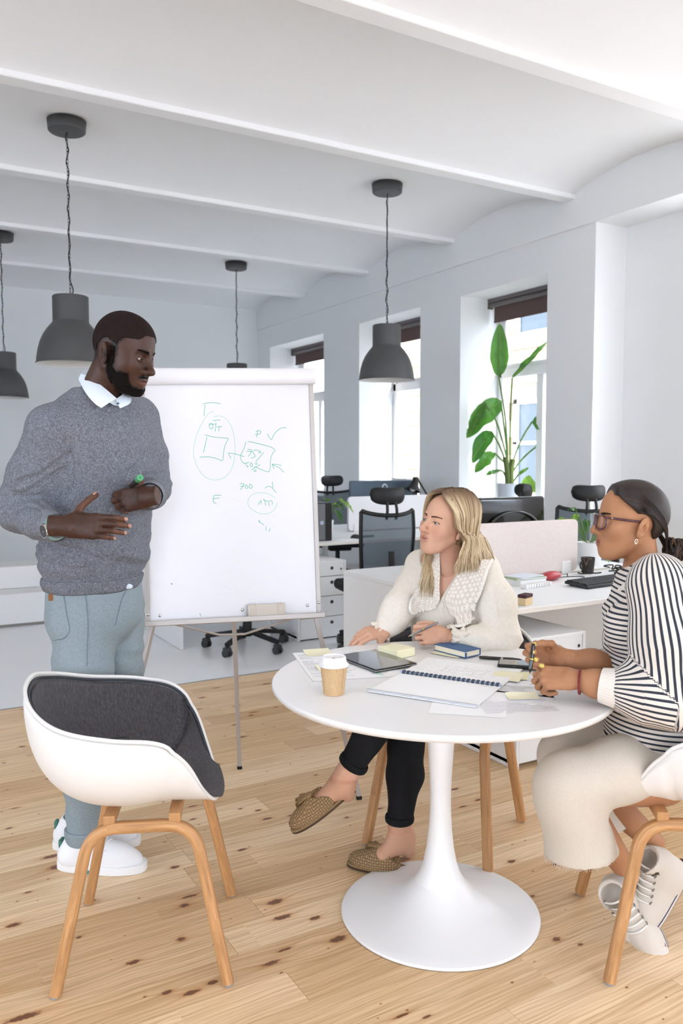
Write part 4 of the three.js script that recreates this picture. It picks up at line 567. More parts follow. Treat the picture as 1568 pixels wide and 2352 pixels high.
// surface nets on a box; only blocks near the surface are sampled
function netMesh(f, lo, hi, h, color) {
  const n = [0, 1, 2].map((i) => Math.ceil((hi[i] - lo[i]) / h) + 1), [nx, ny, nz] = n, val = new Float32Array(nx * ny * nz).fill(1), Bk = 6, I = (i, j, k) => i + nx * (j + ny * k);
  for (let k = 0; k < nz; k += Bk) for (let j = 0; j < ny; j += Bk) for (let i = 0; i < nx; i += Bk) {
    const v = f(lo[0] + (i + Bk / 2) * h, lo[1] + (j + Bk / 2) * h, lo[2] + (k + Bk / 2) * h), far = Math.abs(v) > (Bk + 2) * h * 1.5, K = Math.min(k + Bk, nz), J = Math.min(j + Bk, ny), E = Math.min(i + Bk, nx);
    for (let c = k; c < K; c++) for (let b = j; b < J; b++) for (let a = i; a < E; a++) val[I(a, b, c)] = far ? v : f(lo[0] + a * h, lo[1] + b * h, lo[2] + c * h);
  }
  const vid = new Int32Array(nx * ny * nz).fill(-1), pos = [], idx = [];
  for (let k = 0; k < nz - 1; k++) for (let j = 0; j < ny - 1; j++) for (let i = 0; i < nx - 1; i++) {
    let m = 0; for (let c = 0; c < 8; c++) if (val[I(i + (c & 1), j + ((c >> 1) & 1), k + (c >> 2))] < 0) m |= 1 << c;
    if (m === 0 || m === 255) continue; let sx = 0, sy = 0, sz = 0, cnt = 0;
    for (let e = 0; e < 12; e++) {
      const a = EDGES[e][0], b = EDGES[e][1]; if (((m >> a) & 1) === ((m >> b) & 1)) continue; const va = val[I(i + (a & 1), j + ((a >> 1) & 1), k + (a >> 2))], vb = val[I(i + (b & 1), j + ((b >> 1) & 1), k + (b >> 2))], t = va / (va - vb);
      sx += (a & 1) + t * ((b & 1) - (a & 1)); sy += ((a >> 1) & 1) + t * (((b >> 1) & 1) - ((a >> 1) & 1)); sz += (a >> 2) + t * ((b >> 2) - (a >> 2)); cnt++;
    }
    vid[I(i, j, k)] = pos.length / 3; pos.push(lo[0] + (i + sx / cnt) * h, lo[1] + (j + sy / cnt) * h, lo[2] + (k + sz / cnt) * h);
  }
  const quad = (a, b, c, d, flip) => { if (a < 0 || b < 0 || c < 0 || d < 0) return; flip ? idx.push(a, c, b, a, d, c) : idx.push(a, b, c, a, c, d); };
  for (let k = 1; k < nz - 1; k++) for (let j = 1; j < ny - 1; j++) for (let i = 1; i < nx - 1; i++) {
    const v = val[I(i, j, k)] < 0;
    if (v !== val[I(i + 1, j, k)] < 0) quad(vid[I(i, j - 1, k - 1)], vid[I(i, j, k - 1)], vid[I(i, j, k)], vid[I(i, j - 1, k)], !v);
    if (v !== val[I(i, j + 1, k)] < 0) quad(vid[I(i - 1, j, k - 1)], vid[I(i - 1, j, k)], vid[I(i, j, k)], vid[I(i, j, k - 1)], !v);
    if (v !== val[I(i, j, k + 1)] < 0) quad(vid[I(i - 1, j - 1, k)], vid[I(i, j - 1, k)], vid[I(i, j, k)], vid[I(i - 1, j, k)], !v);
  }
  const g = new THREE.BufferGeometry(); g.setAttribute('position', new THREE.Float32BufferAttribute(pos, 3)); g.setIndex(idx); g.computeVertexNormals();
  if (color) paint(g, color); return g;
}
const EDGES = [[0, 1], [2, 3], [4, 5], [6, 7], [0, 2], [1, 3], [4, 6], [5, 7], [0, 4], [1, 5], [2, 6], [3, 7]];
function paint(g, color) { const p = g.attributes.position, c = new Float32Array(p.count * 3); for (let i = 0; i < p.count; i++) { const q = color(p.getX(i), p.getY(i), p.getZ(i)); c[3 * i] = q[0]; c[3 * i + 1] = q[1]; c[3 * i + 2] = q[2]; } g.setAttribute('color', new THREE.BufferAttribute(c, 3)); return g; }
// box-projected uv in metres (vertices doubled where the facing changes)
function boxUv(g, scale) {
  const q = g.toNonIndexed(), p = q.attributes.position, nn = q.attributes.normal, uv = new Float32Array(p.count * 2);
  for (let t = 0; t < p.count; t += 3) { let nx = 0, ny = 0, nz = 0; for (let i = t; i < t + 3; i++) { nx += Math.abs(nn.getX(i)); ny += Math.abs(nn.getY(i)); nz += Math.abs(nn.getZ(i)); } for (let i = t; i < t + 3; i++) { const x = p.getX(i), y = p.getY(i), z = p.getZ(i); uv[2 * i] = (nx > ny && nx > nz ? z : x) * scale; uv[2 * i + 1] = (ny > nx && ny > nz ? z : y) * scale; } }
  q.setAttribute('uv', new THREE.BufferAttribute(uv, 2)); return q;
}
function uvBy(g, fn) { const p = g.attributes.position, uv = new Float32Array(p.count * 2); for (let i = 0; i < p.count; i++) { const q = fn(p.getX(i), p.getY(i), p.getZ(i)); uv[2 * i] = q[0]; uv[2 * i + 1] = q[1]; } g.setAttribute('uv', new THREE.BufferAttribute(uv, 2)); return g; }
const lin = (hex) => { const c = new THREE.Color(hex); return [c.r, c.g, c.b]; };
const mixc = (a, b, t) => [lerp(a[0], b[0], t), lerp(a[1], b[1], t), lerp(a[2], b[2], t)];
function frame(origin, zdir, ydir) { const z = V(zdir).normalize(), y = V(ydir); y.addScaledVector(z, -y.dot(z)).normalize(); const x = new THREE.Vector3().crossVectors(y, z); return new THREE.Matrix4().makeBasis(x, y, z).setPosition(...origin); }
function mergeSkin(list) { return mergeGeometries(list.map((g) => { const h = g.index ? g.toNonIndexed() : g; for (const k of Object.keys(h.attributes)) if (!['position', 'normal', 'color'].includes(k)) h.deleteAttribute(k); return h; })); }
// a head: face towards +z, y up, origin between the ears
function makeHead(o) {
  const w = o.wide ?? 1, jw = o.jaw ?? 1, lipF = o.lips ?? 1, ns = o.nose ?? 1, yd = o.eyeDrop ?? 0;
  const cran = ell([0, 0.038, -0.010], [0.0755 * w, 0.09, 0.094]), fore = ell([0, 0.045, 0.03], [0.064 * w, 0.062, 0.062]), face = ell([0, -0.03, 0.033], [0.059 * w, 0.083, 0.058]), cheekL = ell([0.038 * w, -0.022, 0.058], [0.026, 0.03, 0.026]), cheekR = ell([-0.038 * w, -0.022, 0.058], [0.026, 0.03, 0.026]);
  const jawL = cone([0.054 * w * jw, -0.045, -0.004], [0.02 * jw, -0.097, 0.058], 0.017, 0.018), jawR = cone([-0.054 * w * jw, -0.045, -0.004], [-0.02 * jw, -0.097, 0.058], 0.017, 0.018), chin = ell([0, -0.098, 0.069], [0.022 * jw, 0.018, 0.017]);
  const brow = (s) => cone([s * 0.012, 0.018, 0.087], [s * 0.044 * w, 0.022, 0.068], 0.010 * (o.brow ?? 1), 0.009), browL = brow(1), browR = brow(-1), sockL = ell([0.0315, 0.001, 0.099], [0.02, 0.0135, 0.02]), sockR = ell([-0.0315, 0.001, 0.099], [0.02, 0.0135, 0.02]);
  const bridge = cone([0, 0.014, 0.084], [0, -0.026, 0.109 * ns], 0.0085, 0.010 * ns), tip = ell([0, -0.0335, 0.1125 * ns], [0.0125 * ns * (o.noseW ?? 1), 0.0105, 0.0115]), alaL = ell([0.0135 * (o.noseW ?? 1), -0.037, 0.099], [0.0085, 0.008, 0.0115]), alaR = ell([-0.0135 * (o.noseW ?? 1), -0.037, 0.099], [0.0085, 0.008, 0.0115]), nosL = ell([0.007, -0.0455, 0.107], [0.0042, 0.0045, 0.005]), nosR = ell([-0.007, -0.0455, 0.107], [0.0042, 0.0045, 0.005]);
  const muz = ell([0, -0.063, 0.074], [0.03, 0.024, 0.019]), upL = ell([0, -0.0605, 0.0895], [0.0225, 0.0062 * lipF, 0.0072 * lipF]), loL = ell([0, -0.072, 0.0885], [0.0195, 0.0072 * lipF, 0.0072 * lipF]), mouth = cone([0.023, -0.0668, 0.0835], [-0.023, -0.0668, 0.0835], 0.0045, 0.0045), mid = ell([0, -0.0662, 0.0985], [0.023, 0.0016 + (o.open ?? 0), 0.009]), phil = ell([0, -0.051, 0.0965], [0.004, 0.007, 0.004]);
  const neckTop = o.neck ?? [[0, -0.045, -0.022], [0, -0.2, -0.055], 0.05, 0.056], neck = cone(...neckTop), lid = [1, -1].map((s) => ({ ball: ell([s * 0.0312, 0.0015 + yd, 0.0765], [0.0148, 0.0138, 0.0142]), cut: ell([s * 0.0318, -0.0004 + yd, 0.0905], [0.0128, 0.0047 * (o.eyeOpen ?? 1), 0.012]) }));
  const ears = [1, -1].map((s) => { const m = new THREE.Matrix4().makeRotationFromEuler(new THREE.Euler(-0.12, s * 0.5, s * -0.12)).setPosition(s * 0.0805 * w, -0.004, -0.014).invert().elements, outer = ell([0, 0, 0], [0.0085, 0.0325, 0.0195]), lobe = ell([0, -0.024, 0.006], [0.006, 0.0125, 0.0095]), con = ell([s * 0.009, -0.005, 0.002], [0.0125, 0.0165, 0.0095]), hel = ell([s * 0.009, 0.014, -0.003], [0.0065, 0.0125, 0.0095]), trag = ell([s * 0.003, -0.004, 0.0155], [0.0045, 0.007, 0.004]);
    return (x, y, z, cav) => { const X = m[0] * x + m[4] * y + m[8] * z + m[12], Y = m[1] * x + m[5] * y + m[9] * z + m[13], Z = m[2] * x + m[6] * y + m[10] * z + m[14]; if (cav) return Math.max(-0.03, Math.min(con(X, Y, Z), hel(X, Y, Z) + 0.0015, 1)) - 0.0 * trag(X, Y, Z); return smin(smin(outer(X, Y, Z), lobe(X, Y, Z), 0.008), trag(X, Y, Z), 0.003); }; });
  const skull = (x, y, z) => { let d = smin(cran(x, y, z), fore(x, y, z), 0.03); d = smin(d, face(x, y, z), 0.035); d = smin(d, smin(jawL(x, y, z), jawR(x, y, z), 0.01), 0.03); return d; };
  const f = (x, y, z) => {
    let d = skull(x, y, z); const ax = Math.abs(x);
    if (d > 0.05 && ax < 0.06) return Math.min(d - 0.02, neck(x, y, z));
    d = smin(d, chin(x, y, z), 0.016); d = smin(d, Math.min(cheekL(x, y, z), cheekR(x, y, z)), 0.028); d = smin(d, Math.min(browL(x, y, z), browR(x, y, z)), 0.014);
    d = smax(d, -Math.min(sockL(x, y, z), sockR(x, y, z)), 0.018);
    d = smin(d, smin(bridge(x, y, z), tip(x, y, z), 0.008), 0.012); d = smin(d, Math.min(alaL(x, y, z), alaR(x, y, z)), 0.006); d = smax(d, -Math.min(nosL(x, y, z), nosR(x, y, z)), 0.003);
    d = smin(d, muz(x, y, z), 0.022); d = smax(d, -phil(x, y, z), 0.006); d = smin(d, smin(upL(x, y, z), loL(x, y, z), 0.004), 0.005); d = smax(d, -mid(x, y, z), 0.0025);
    for (const l of lid) d = smax(smin(d, l.ball(x, y, z), 0.005), -l.cut(x, y, z), 0.0015);
    d = smin(d, Math.min(ears[0](x, y, z), ears[1](x, y, z)), 0.003); if (ax > 0.055 && Math.abs(y) < 0.05) d = smax(d, -ears[x > 0 ? 0 : 1](x, y, z, 1), 0.0035);
    return smin(d, neck(x, y, z), 0.022);
  };
  const lipMask = (x, y, z) => 1 - sstep(-0.0002, 0.0028, Math.min(upL(x, y, z), loL(x, y, z)));
  return { f, skull, lipMask, neck };
}
function eyeGeo(s, gaze, iris, yd = 0) {   // eyeball with iris and pupil looking along gaze (head axes)
  const g = new THREE.SphereGeometry(0.0122, 40, 28), G = V(gaze).normalize(), p = g.attributes.position, c = new Float32Array(p.count * 3);
  for (let i = 0; i < p.count; i++) { const v = V([p.getX(i), p.getY(i), p.getZ(i)]).normalize(), a = Math.acos(clamp(v.dot(G), -1, 1)); const col = a < 0.26 ? [0.005, 0.004, 0.004] : a < 0.58 ? mixc(iris, [0.02, 0.015, 0.01], sstep(0.48, 0.58, a)) : [0.45, 0.41, 0.39]; c.set(col, 3 * i); }
  g.setAttribute('color', new THREE.BufferAttribute(c, 3)); g.deleteAttribute('uv'); return g.translate(s * 0.0312, 0.0012 + yd, 0.0765);
}
// a hand: wrist at the origin, fingers along +y, palm facing +z; side = +1: thumb towards +x. curls: per finger [mcp, pip, dip, spread] in degrees
function makeHand(side, pose, sc = 1, stub = 0.045) {
  const fs = [], nails = [], base = [[0.027, 0.088, 0.0], [0.0085, 0.093, -0.002], [-0.0105, 0.089, -0.001], [-0.028, 0.080, 0.002]], len = [[0.041, 0.025, 0.021], [0.046, 0.029, 0.022], [0.043, 0.027, 0.022], [0.033, 0.02, 0.019]], rad0 = [0.0094, 0.0096, 0.0092, 0.0082];
  const S = (p) => [p[0] * side * sc, p[1] * sc, p[2] * sc];
  const palmParts = [cone(S([0.022, 0.022, 0.0]), S([0.0265, 0.086, 0.0]), 0.0145 * sc, 0.0118 * sc), cone(S([0.004, 0.015, 0.0]), S([0.0085, 0.09, -0.001]), 0.0155 * sc, 0.0122 * sc), cone(S([-0.010, 0.015, 0.0]), S([-0.0105, 0.087, 0.0]), 0.0155 * sc, 0.0118 * sc), cone(S([-0.020, 0.02, 0.002]), S([-0.0275, 0.078, 0.003]), 0.0145 * sc, 0.0108 * sc), cone(S([0.022, 0.02, 0.008]), S([0.032, 0.05, 0.014]), 0.014 * sc, 0.0115 * sc), cone(S([0, -0.045, 0]), S([0.0, 0.02, 0]), 0.0245 * sc, 0.0225 * sc)];
  palmParts.push(cone(S([-0.012, -0.045, 0]), S([-0.012, 0.012, 0]), 0.018 * sc, 0.0165 * sc), cone(S([0.012, -0.045, 0]), S([0.012, 0.012, 0]), 0.018 * sc, 0.0165 * sc));
  const addFinger = (chainPts, r) => { const l = []; for (let i = 0; i < 3; i++) l.push(cone(S(chainPts[i]), S(chainPts[i + 1]), r * sc * (1 - 0.06 * i), r * sc * (0.96 - 0.07 * i))); fs.push((x, y, z) => smin(smin(l[0](x, y, z), l[1](x, y, z), 0.004), l[2](x, y, z), 0.004)); };
  pose.fingers.forEach(([m, p, dd, sp], i) => {
    let pt = base[i], a = 0; const pts = [pt], spr = rad(sp); let nrm;
    [m, p, dd].forEach((deg, j) => { a += rad(deg); const L = len[i][j], dir = [Math.sin(spr) * Math.cos(a), Math.cos(spr) * Math.cos(a), Math.sin(a)]; pt = [pt[0] + dir[0] * L, pt[1] + dir[1] * L, pt[2] + dir[2] * L]; pts.push(pt); nrm = [0, Math.sin(a), -Math.cos(a)]; if (j === 2) nails.push([pt, dir, nrm, rad0[i]]); });
    addFinger(pts, rad0[i]);
  });
  const T = pose.thumb; const tp = [[0.022, 0.022, 0.01]]; let dir; T.forEach(([dx, dy, dz], j) => { const L = [0.042, 0.031, 0.026][j], q = Math.hypot(dx, dy, dz); dir = [dx / q, dy / q, dz / q]; const l = tp[tp.length - 1]; tp.push([l[0] + dir[0] * L, l[1] + dir[1] * L, l[2] + dir[2] * L]); }); addFinger(tp, 0.0108);
  const tn = pose.thumbNail ?? [0.6, 0, -0.8]; nails.push([tp[3], dir, tn, 0.0096]);
  const f = (x, y, z) => { let d = palmParts[0](x, y, z); for (let i = 1; i < palmParts.length; i++) d = smin(d, palmParts[i](x, y, z), 0.012 * sc); let g = 1; for (const q of fs) g = Math.min(g, q(x, y, z)); return smax(smin(d, g, 0.007 * sc) + 0.0004 * noise3(x * 260, y * 260, z * 260), -stub - y, 0.006); };
  const nailG = nails.map(([p, d, n, r]) => { const D = V(d), N = V(n); D.x *= side; N.x *= side; N.addScaledVector(D, -N.dot(D)).normalize(); const g = new THREE.SphereGeometry(1, 12, 8).scale(r * 0.66 * sc, 0.0082 * sc, r * 0.36 * sc); const m = frame([p[0] * side * sc - D.x * 0.001 + N.x * r * 0.62 * sc, p[1] * sc - D.y * 0.001 + N.y * r * 0.62 * sc, p[2] * sc - D.z * 0.001 + N.z * r * 0.62 * sc], N.toArray(), D.toArray()); return g.applyMatrix4(m); });
  return { f, nailG, lo: [-0.13 * sc, -0.056 * sc, -0.07 * sc], hi: [0.13 * sc, 0.21 * sc, 0.13 * sc] };
}
const skinMat = (rough = 0.5) => phys(0xffffff, rough, { vertexColors: true, specularIntensity: 0.6 });
// strands of hair: each a tapered flat tube along a guide
function strand(pts, r, color, flat = 0.45, seg = 14) {
  const c = new THREE.CatmullRomCurve3(pts.map(V)), P = c.getPoints(seg), pos = [], col = [], idx = [], K = 5;
  P.forEach((p, i) => { const t = P[Math.min(i + 1, seg)].clone().sub(P[Math.max(0, i - 1)]).normalize(), n = new THREE.Vector3(0, 0.2, 1).addScaledVector(t, -t.z - 0.2 * t.y).normalize(), s = new THREE.Vector3().crossVectors(t, n), tt = i / seg, rr = r * Math.min(1, 0.5 + 4 * tt) * (1 - tt * tt * tt) + 0.00015; for (let k = 0; k < K; k++) { const a = k / K * 6.283; const q = p.clone().addScaledVector(s, Math.cos(a) * rr).addScaledVector(n, Math.sin(a) * rr * flat); pos.push(q.x, q.y, q.z); const cc = typeof color === 'function' ? color(i / seg) : color; col.push(...cc); } });
  for (let i = 0; i < seg; i++) for (let k = 0; k < K; k++) { const a = i * K + k, b = i * K + (k + 1) % K; idx.push(a, b, a + K, b, b + K, a + K); }
  const g = new THREE.BufferGeometry(); g.setAttribute('position', new THREE.Float32BufferAttribute(pos, 3)); g.setAttribute('color', new THREE.Float32BufferAttribute(col, 3)); g.setIndex(idx); g.computeVertexNormals(); return g;
}
const hairMat = phys(0xffffff, 0.5, { vertexColors: true, sheen: 0.3, sheenColor: new THREE.Color(0xcbb9a0), sheenRoughness: 0.35 });
const matHair = phys(0xffffff, 0.85, { vertexColors: true, specularIntensity: 0.25 });
function stripeUv(g, fn) {   // fn -> [u, v] with v wrapping at whole numbers; seams repaired per triangle
  const q = g.index ? g.toNonIndexed() : g, p = q.attributes.position, uv = new Float32Array(p.count * 2);
  for (let t = 0; t < p.count; t += 3) { const w = [0, 1, 2].map((i) => fn(p.getX(t + i), p.getY(t + i), p.getZ(t + i))); const mx = Math.max(w[0][1], w[1][1], w[2][1]); for (let i = 0; i < 3; i++) { let v = w[i][1]; if (w[i][2] && mx - v > w[i][2] / 2) v += w[i][2]; uv[2 * (t + i)] = w[i][0]; uv[2 * (t + i) + 1] = v; } }
  q.setAttribute('uv', new THREE.BufferAttribute(uv, 2)); return q;
}
function creases(list) {   // cloth folds: each a line [points, width, depth]; a dent with a ridge beside it
  const L = list.map(([pts, w, dep, F]) => { const q = onSurf(F, curve(pts).getPoints(6).map((v) => v.toArray()), 0.0), f = chain(q, q.map(() => 0), 0.001), g = chain(q.map((p) => [p[0], p[1] + w * 1.5, p[2]]), q.map(() => 0), 0.001), c = q[3], reach = 0.03 + Math.max(...q.map((p) => Math.hypot(p[0] - c[0], p[1] - c[1], p[2] - c[2]))); return { f, g, w, dep, c, reach }; });
  return (x, y, z) => { let s = 0; for (const k of L) { if (Math.hypot(x - k.c[0], y - k.c[1], z - k.c[2]) > k.reach) continue; const a = k.f(x, y, z) / k.w, b = k.g(x, y, z) / k.w; s += k.dep * (Math.exp(-a * a) - 0.7 * Math.exp(-b * b * 0.6)); } return s; };
}
const onSurf = (F, pts, off = 0.001) => pts.map((p) => { let q = [...p]; for (let i = 0; i < 12; i++) { const e = 0.002, d = F(...q), gx = F(q[0] + e, q[1], q[2]) - d, gy = F(q[0], q[1] + e, q[2]) - d, gz = F(q[0], q[1], q[2] + e) - d, l = Math.hypot(gx, gy, gz) || 1; q = [q[0] - gx / l * (d - off), q[1] - gy / l * (d - off), q[2] - gz / l * (d - off)]; } return q; });
const stripGeo = (top, bot, nu = 24, nv = 8, warp) => { const a = curve(top), b = curve(bot); return surface((u, v) => { const m = a.getPoint(u).lerp(b.getPoint(u), v), q = [m.x, m.y, m.z]; return warp ? warp(q, u, v) : q; }, nu, nv); };

// ---------------------------------------------------------------- the standing man
{
  const man = onStage('person', 'standing man in grey knitted sweater and light blue jeans, gesturing by the flip chart', 'person', -0.825, 2.80);
  const base = lin(0x4b3026), dark = lin(0x312019), palmC = lin(0x8a5c48), lipC = lin(0x63392f);
  const skinCol = (x, y, z) => mixc(base, dark, clamp(0.25 + 0.35 * fbm(x * 30, y * 30, z * 30), 0, 1));
  // head
  const H = makeHead({ wide: 1.0, jaw: 1.12, lips: 1.25, noseW: 1.35, nose: 1.0, brow: 1.15, eyeOpen: 0.72, open: 0.0008, neck: [[0, -0.03, -0.03], [0.0, -0.2, -0.075], 0.056, 0.062] });
  const hm = new THREE.Matrix4().makeTranslation(...[0.139, 1.722, 0.19]).multiply(new THREE.Matrix4().makeRotationY(rad(71))).multiply(new THREE.Matrix4().makeRotationX(rad(14))).multiply(new THREE.Matrix4().makeScale(1.0, 1.02, 1.0));
  const hairline = (x, y, z) => {   // negative inside the hair
    const ax = Math.abs(x), top = 0.072 - 0.02 * sstep(0.02, 0.055, ax);              // height of the front hairline
    const temple = z - (0.058 - 0.03 * sstep(0.075, 0.02, y));                          // side edge before the ear
    const frontal = ax < 0.05 ? Math.min(top - y, 0.02) : -0.02, low = (z > -0.03 ? -0.005 : -0.012 - 0.05 * sstep(-0.03, -0.09, z)) - y;
    const ear = 0.037 - Math.hypot(y + 0.004, z + 0.012);
    return Math.max(y > top ? -0.01 : temple, low, ax > 0.055 ? ear : -1, z > 0.05 && y < top ? frontal : -1);
  };
  const hairC = lin(0x161011), hair = netMesh((x, y, z) => smax(Math.abs(H.skull(x, y, z)) - 0.0026, hairline(x, y, z) + 0.005 + 0.004 * noise3(x * 300, y * 300, z * 300), 0.003), [-0.09, -0.08, -0.13], [0.09, 0.14, 0.1], 0.0025, (x, y, z) => mixc(hairC, lin(0x2c201d), 0.5 + 0.5 * noise3(x * 420, y * 420, z * 420))).applyMatrix4(hm);
  const beardR = (x, y, z) => {   // negative inside the beard: jaw, chin and a thin moustache
    const ax = Math.abs(x), edge = lerp(-0.088, -0.05, sstep(0.028, 0.06, ax)) + 0.034 * sstep(0.035, 0.0, z), jaw = Math.max(y - edge, -0.006 - z - 0.3 * Math.min(0, y), -0.118 - y, 0.012 - Math.hypot((ax - 0.0) * 0.42, y + 0.0665));
    const burn = Math.max(Math.abs(z - 0.012) - 0.011, y - 0.03, ax < 0.05 ? 1 : -1), must = Math.max(Math.abs(y + 0.0525 + 0.1 * ax * (ax > 0.012 ? 1.2 : 0)) - 0.0042, ax - 0.029, 0.05 - z);
    return Math.min(jaw, burn, must);
  };
  const stub = lin(0x120d0c);
  const headCol = (x, y, z) => { let c = skinCol(x, y, z); c = mixc(c, lipC, 0.75 * H.lipMask(x, y, z)); const n = 0.006 * fbm(x * 160, y * 160, z * 160); c = mixc(c, stub, 0.85 * sstep(0.006, -0.004, hairline(x, y, z) + n)); return mixc(c, stub, 0.95 * sstep(0.006, -0.003, beardR(x, y, z) + n)); };
  const head = netMesh(H.f, [-0.1, -0.17, -0.13], [0.1, 0.145, 0.14], 0.0021, headCol).applyMatrix4(hm);
  const bd = netMesh((x, y, z) => smax(Math.abs(H.f(x, y, z)) - 0.0034 + 0.0016 * noise3(x * 500, y * 500, z * 500), beardR(x, y, z) + 0.003 + 0.004 * noise3(x * 320, y * 320, z * 320), 0.005), [-0.085, -0.13, -0.03], [0.085, 0.02, 0.12], 0.0024, (x, y, z) => mixc(lin(0x090706), lin(0x17110f), 0.5 + 0.5 * noise3(x * 420, y * 420, z * 420))).applyMatrix4(hm);
  const browG = [1, -1].map((s) => netMesh((x, y, z) => { const u = clamp((s * x - 0.012) / 0.038, -0.5, 1.5); return Math.max(Math.abs(H.f(x, y, z)) - 0.0014, Math.abs(y - 0.0205 - 0.009 * u * (1.15 - 0.75 * u)) - lerp(0.0048, 0.0022, clamp(u, 0, 1)) + 0.001 * noise3(x * 400, y * 400, z), (Math.abs(u - 0.5) - 0.5) * 0.038, 0.03 - z); }, [s > 0 ? 0.0 : -0.065, 0.0, 0.03], [s > 0 ? 0.065 : 0.0, 0.045, 0.12], 0.0016, () => lin(0x0f0a08)).applyMatrix4(hm));
  // hands
  const open = { fingers: [[12, 18, 8, 0.5], [15, 20, 10, 0.5], [18, 22, 12, 0], [22, 24, 14, 1]], thumb: [[0.85, 0.5, 0.25], [0.75, 0.72, -0.1], [0.6, 0.85, -0.25]], thumbNail: [0.7, -0.3, -0.6] };
  const grip = { fingers: [[22, 24, 14, 1], [26, 26, 14, 0.5], [30, 30, 16, 0], [34, 34, 18, 1]], thumb: [[0.7, 0.55, 0.5], [0.3, 0.85, 0.45], [-0.1, 0.9, 0.35]], thumbNail: [0.8, -0.1, -0.5] };
  const hR = makeHand(1, open, 1.03), hL = makeHand(-1, grip, 1.0, 0.022);
  const mR = frame([0.016, 1.2, 0.41], [-0.25, -0.25, -0.93], [0.97, -0.02, -0.2]), mL = frame([0.241, 1.28, 0.275], [0.25, -0.2, -0.94], [-0.96, -0.06, 0.12]);
  const handCol = (x, y, z) => mixc(mixc(base, dark, clamp(0.35 + 0.5 * fbm(x * 60, y * 60, z * 60), 0, 1)), palmC, sstep(0.0, 0.012, z) * 0.35);
  const gR = netMesh(hR.f, hR.lo, hR.hi, 0.0024, handCol).applyMatrix4(mR), gL = netMesh(hL.f, hL.lo, hL.hi, 0.0024, handCol).applyMatrix4(mL);
  // skeleton
  const sh = { R: [-0.068, 1.487, 0.24], L: [0.126, 1.534, -0.04] }, el = { R: [-0.188, 1.238, 0.21], L: [0.182, 1.299, 0] }, wr = { R: [0.004, 1.198, 0.4], L: [0.234, 1.282, 0.27] };
  const neckB = [0.054, 1.604, 0.12], chest = [0.033, 1.443, 0.1], hipC = [-0.018, 0.913, 0.03], hip = { R: [-0.043, 0.894, 0.09], L: [0.027, 0.866, -0.06] }, kn = { R: [-0.04, 0.543, 0.1], L: [0.026, 0.499, -0.04] }, an = { R: [-0.058, 0.143, 0.06], L: [-0.092, 0.131, -0.09] };
  const under = union(0.04, cone(neckB, [0.073, 1.664, 0.14], 0.06, 0.058), cone(chest, hipC, 0.11, 0.1), cone(sh.R, chest, 0.05, 0.09), cone(sh.L, chest, 0.05, 0.09), chain([sh.R, el.R, wr.R], [0.045, 0.036, 0.027]), chain([sh.L, el.L, wr.L], [0.045, 0.036, 0.026]), chain([hip.R, kn.R, an.R], [0.07, 0.05, 0.036]), chain([hip.L, kn.L, an.L], [0.07, 0.05, 0.036]));
  const bodyG = netMesh(under, [-0.6, 0.05, -0.35], [0.45, 1.62, 0.6], 0.014, skinCol);
  const body = part(man, 'body', mergeSkin([bodyG, head, gR, gL]), skinMat(0.42), 'dark brown skin');
  part(man, 'hair', hair, matHair, 'close-cropped black hair'); part(man, 'beard', bd, matHair, 'short black beard'); for (const g of browG) part(body, 'eyebrow', g, matHair);
  for (const s of [1, -1]) part(body, 'eye', eyeGeo(s, [0.25, -0.12, 1], lin(0x2c1810)).applyMatrix4(hm), phys(0xffffff, 0.12, { vertexColors: true }));
  for (const g of hR.nailG) part(body, 'fingernail', g.applyMatrix4(mR), std(0xb98a76, 0.35)); for (const g of hL.nailG) part(body, 'fingernail', g.applyMatrix4(mL), std(0xb98a76, 0.35));
  // jeans
  const denimTex = dataTex(256, 256, (x, y) => { const n = tileNoise(x, y * 0.5, 256, 4) * 15 + tileNoise(x * 0.25, y * 0.25, 64, 6) * 9 + ((x + y * 2) % 4 < 2 ? 5 : -5); return [150 + n, 160 + n, 166 + n * 0.95]; });
  const denim = std(0xeef4f4, 0.9, { map: denimTex });
  const hipsF = column([[[-0.022, 0.748, 0.03][1], [-0.022, 0.748, 0.03][0], 0.03, 0.10, 0.09], [[-0.02, 0.823, 0.03][1], [-0.017, 0.823, 0.03][0], 0.03, 0.155, 0.13], [[-0.019, 0.883, 0.03][1], [-0.01, 0.883, 0.03][0], 0.03, 0.172, 0.142], [[-0.016, 1.032, 0.03][1], [-0.009, 1.032, 0.03][0], 0.04, 0.16, 0.128]], rad(52), 0.05);
  const legR = chain([[-0.037, 0.836, 0.09], [-0.032, 0.692, 0.105], [-0.035, 0.53, 0.105], [-0.045, 0.296, 0.08], [-0.052, 0.123, 0.066]], [0.1, 0.094, 0.078, 0.064, 0.06], 0.03), legL = chain([[0.042, 0.835, -0.06], [0.042, 0.646, -0.07], [0.017, 0.473, -0.07], [-0.053, 0.231, -0.08], [-0.092, 0.085, -0.085]], [0.088, 0.078, 0.07, 0.062, 0.058], 0.03);
  const jw = (x, y, z) => 0.0055 * noise3(x * 10 + y * 8, y * 26, z * 10) * sstep(1.05, 0.75, y) + 0.0025 * noise3(x * 40, y * 14 + x * 20, z * 40);
  const jeansF = (x, y, z) => Math.max(smin(smin(hipsF(x, y, z), legR(x, y, z), 0.04), legL(x, y, z), 0.016) + jw(x, y, z), 0.095 - y - 0.0 * x);
  const jeans = part(man, 'jeans', boxUv(netMesh(jeansF, [-0.32, 0.07, -0.3], [0.32, 1.12, 0.32], 0.0085), 9), denim, 'light blue denim jeans');
  const stitch = std(0x758693, 0.9);
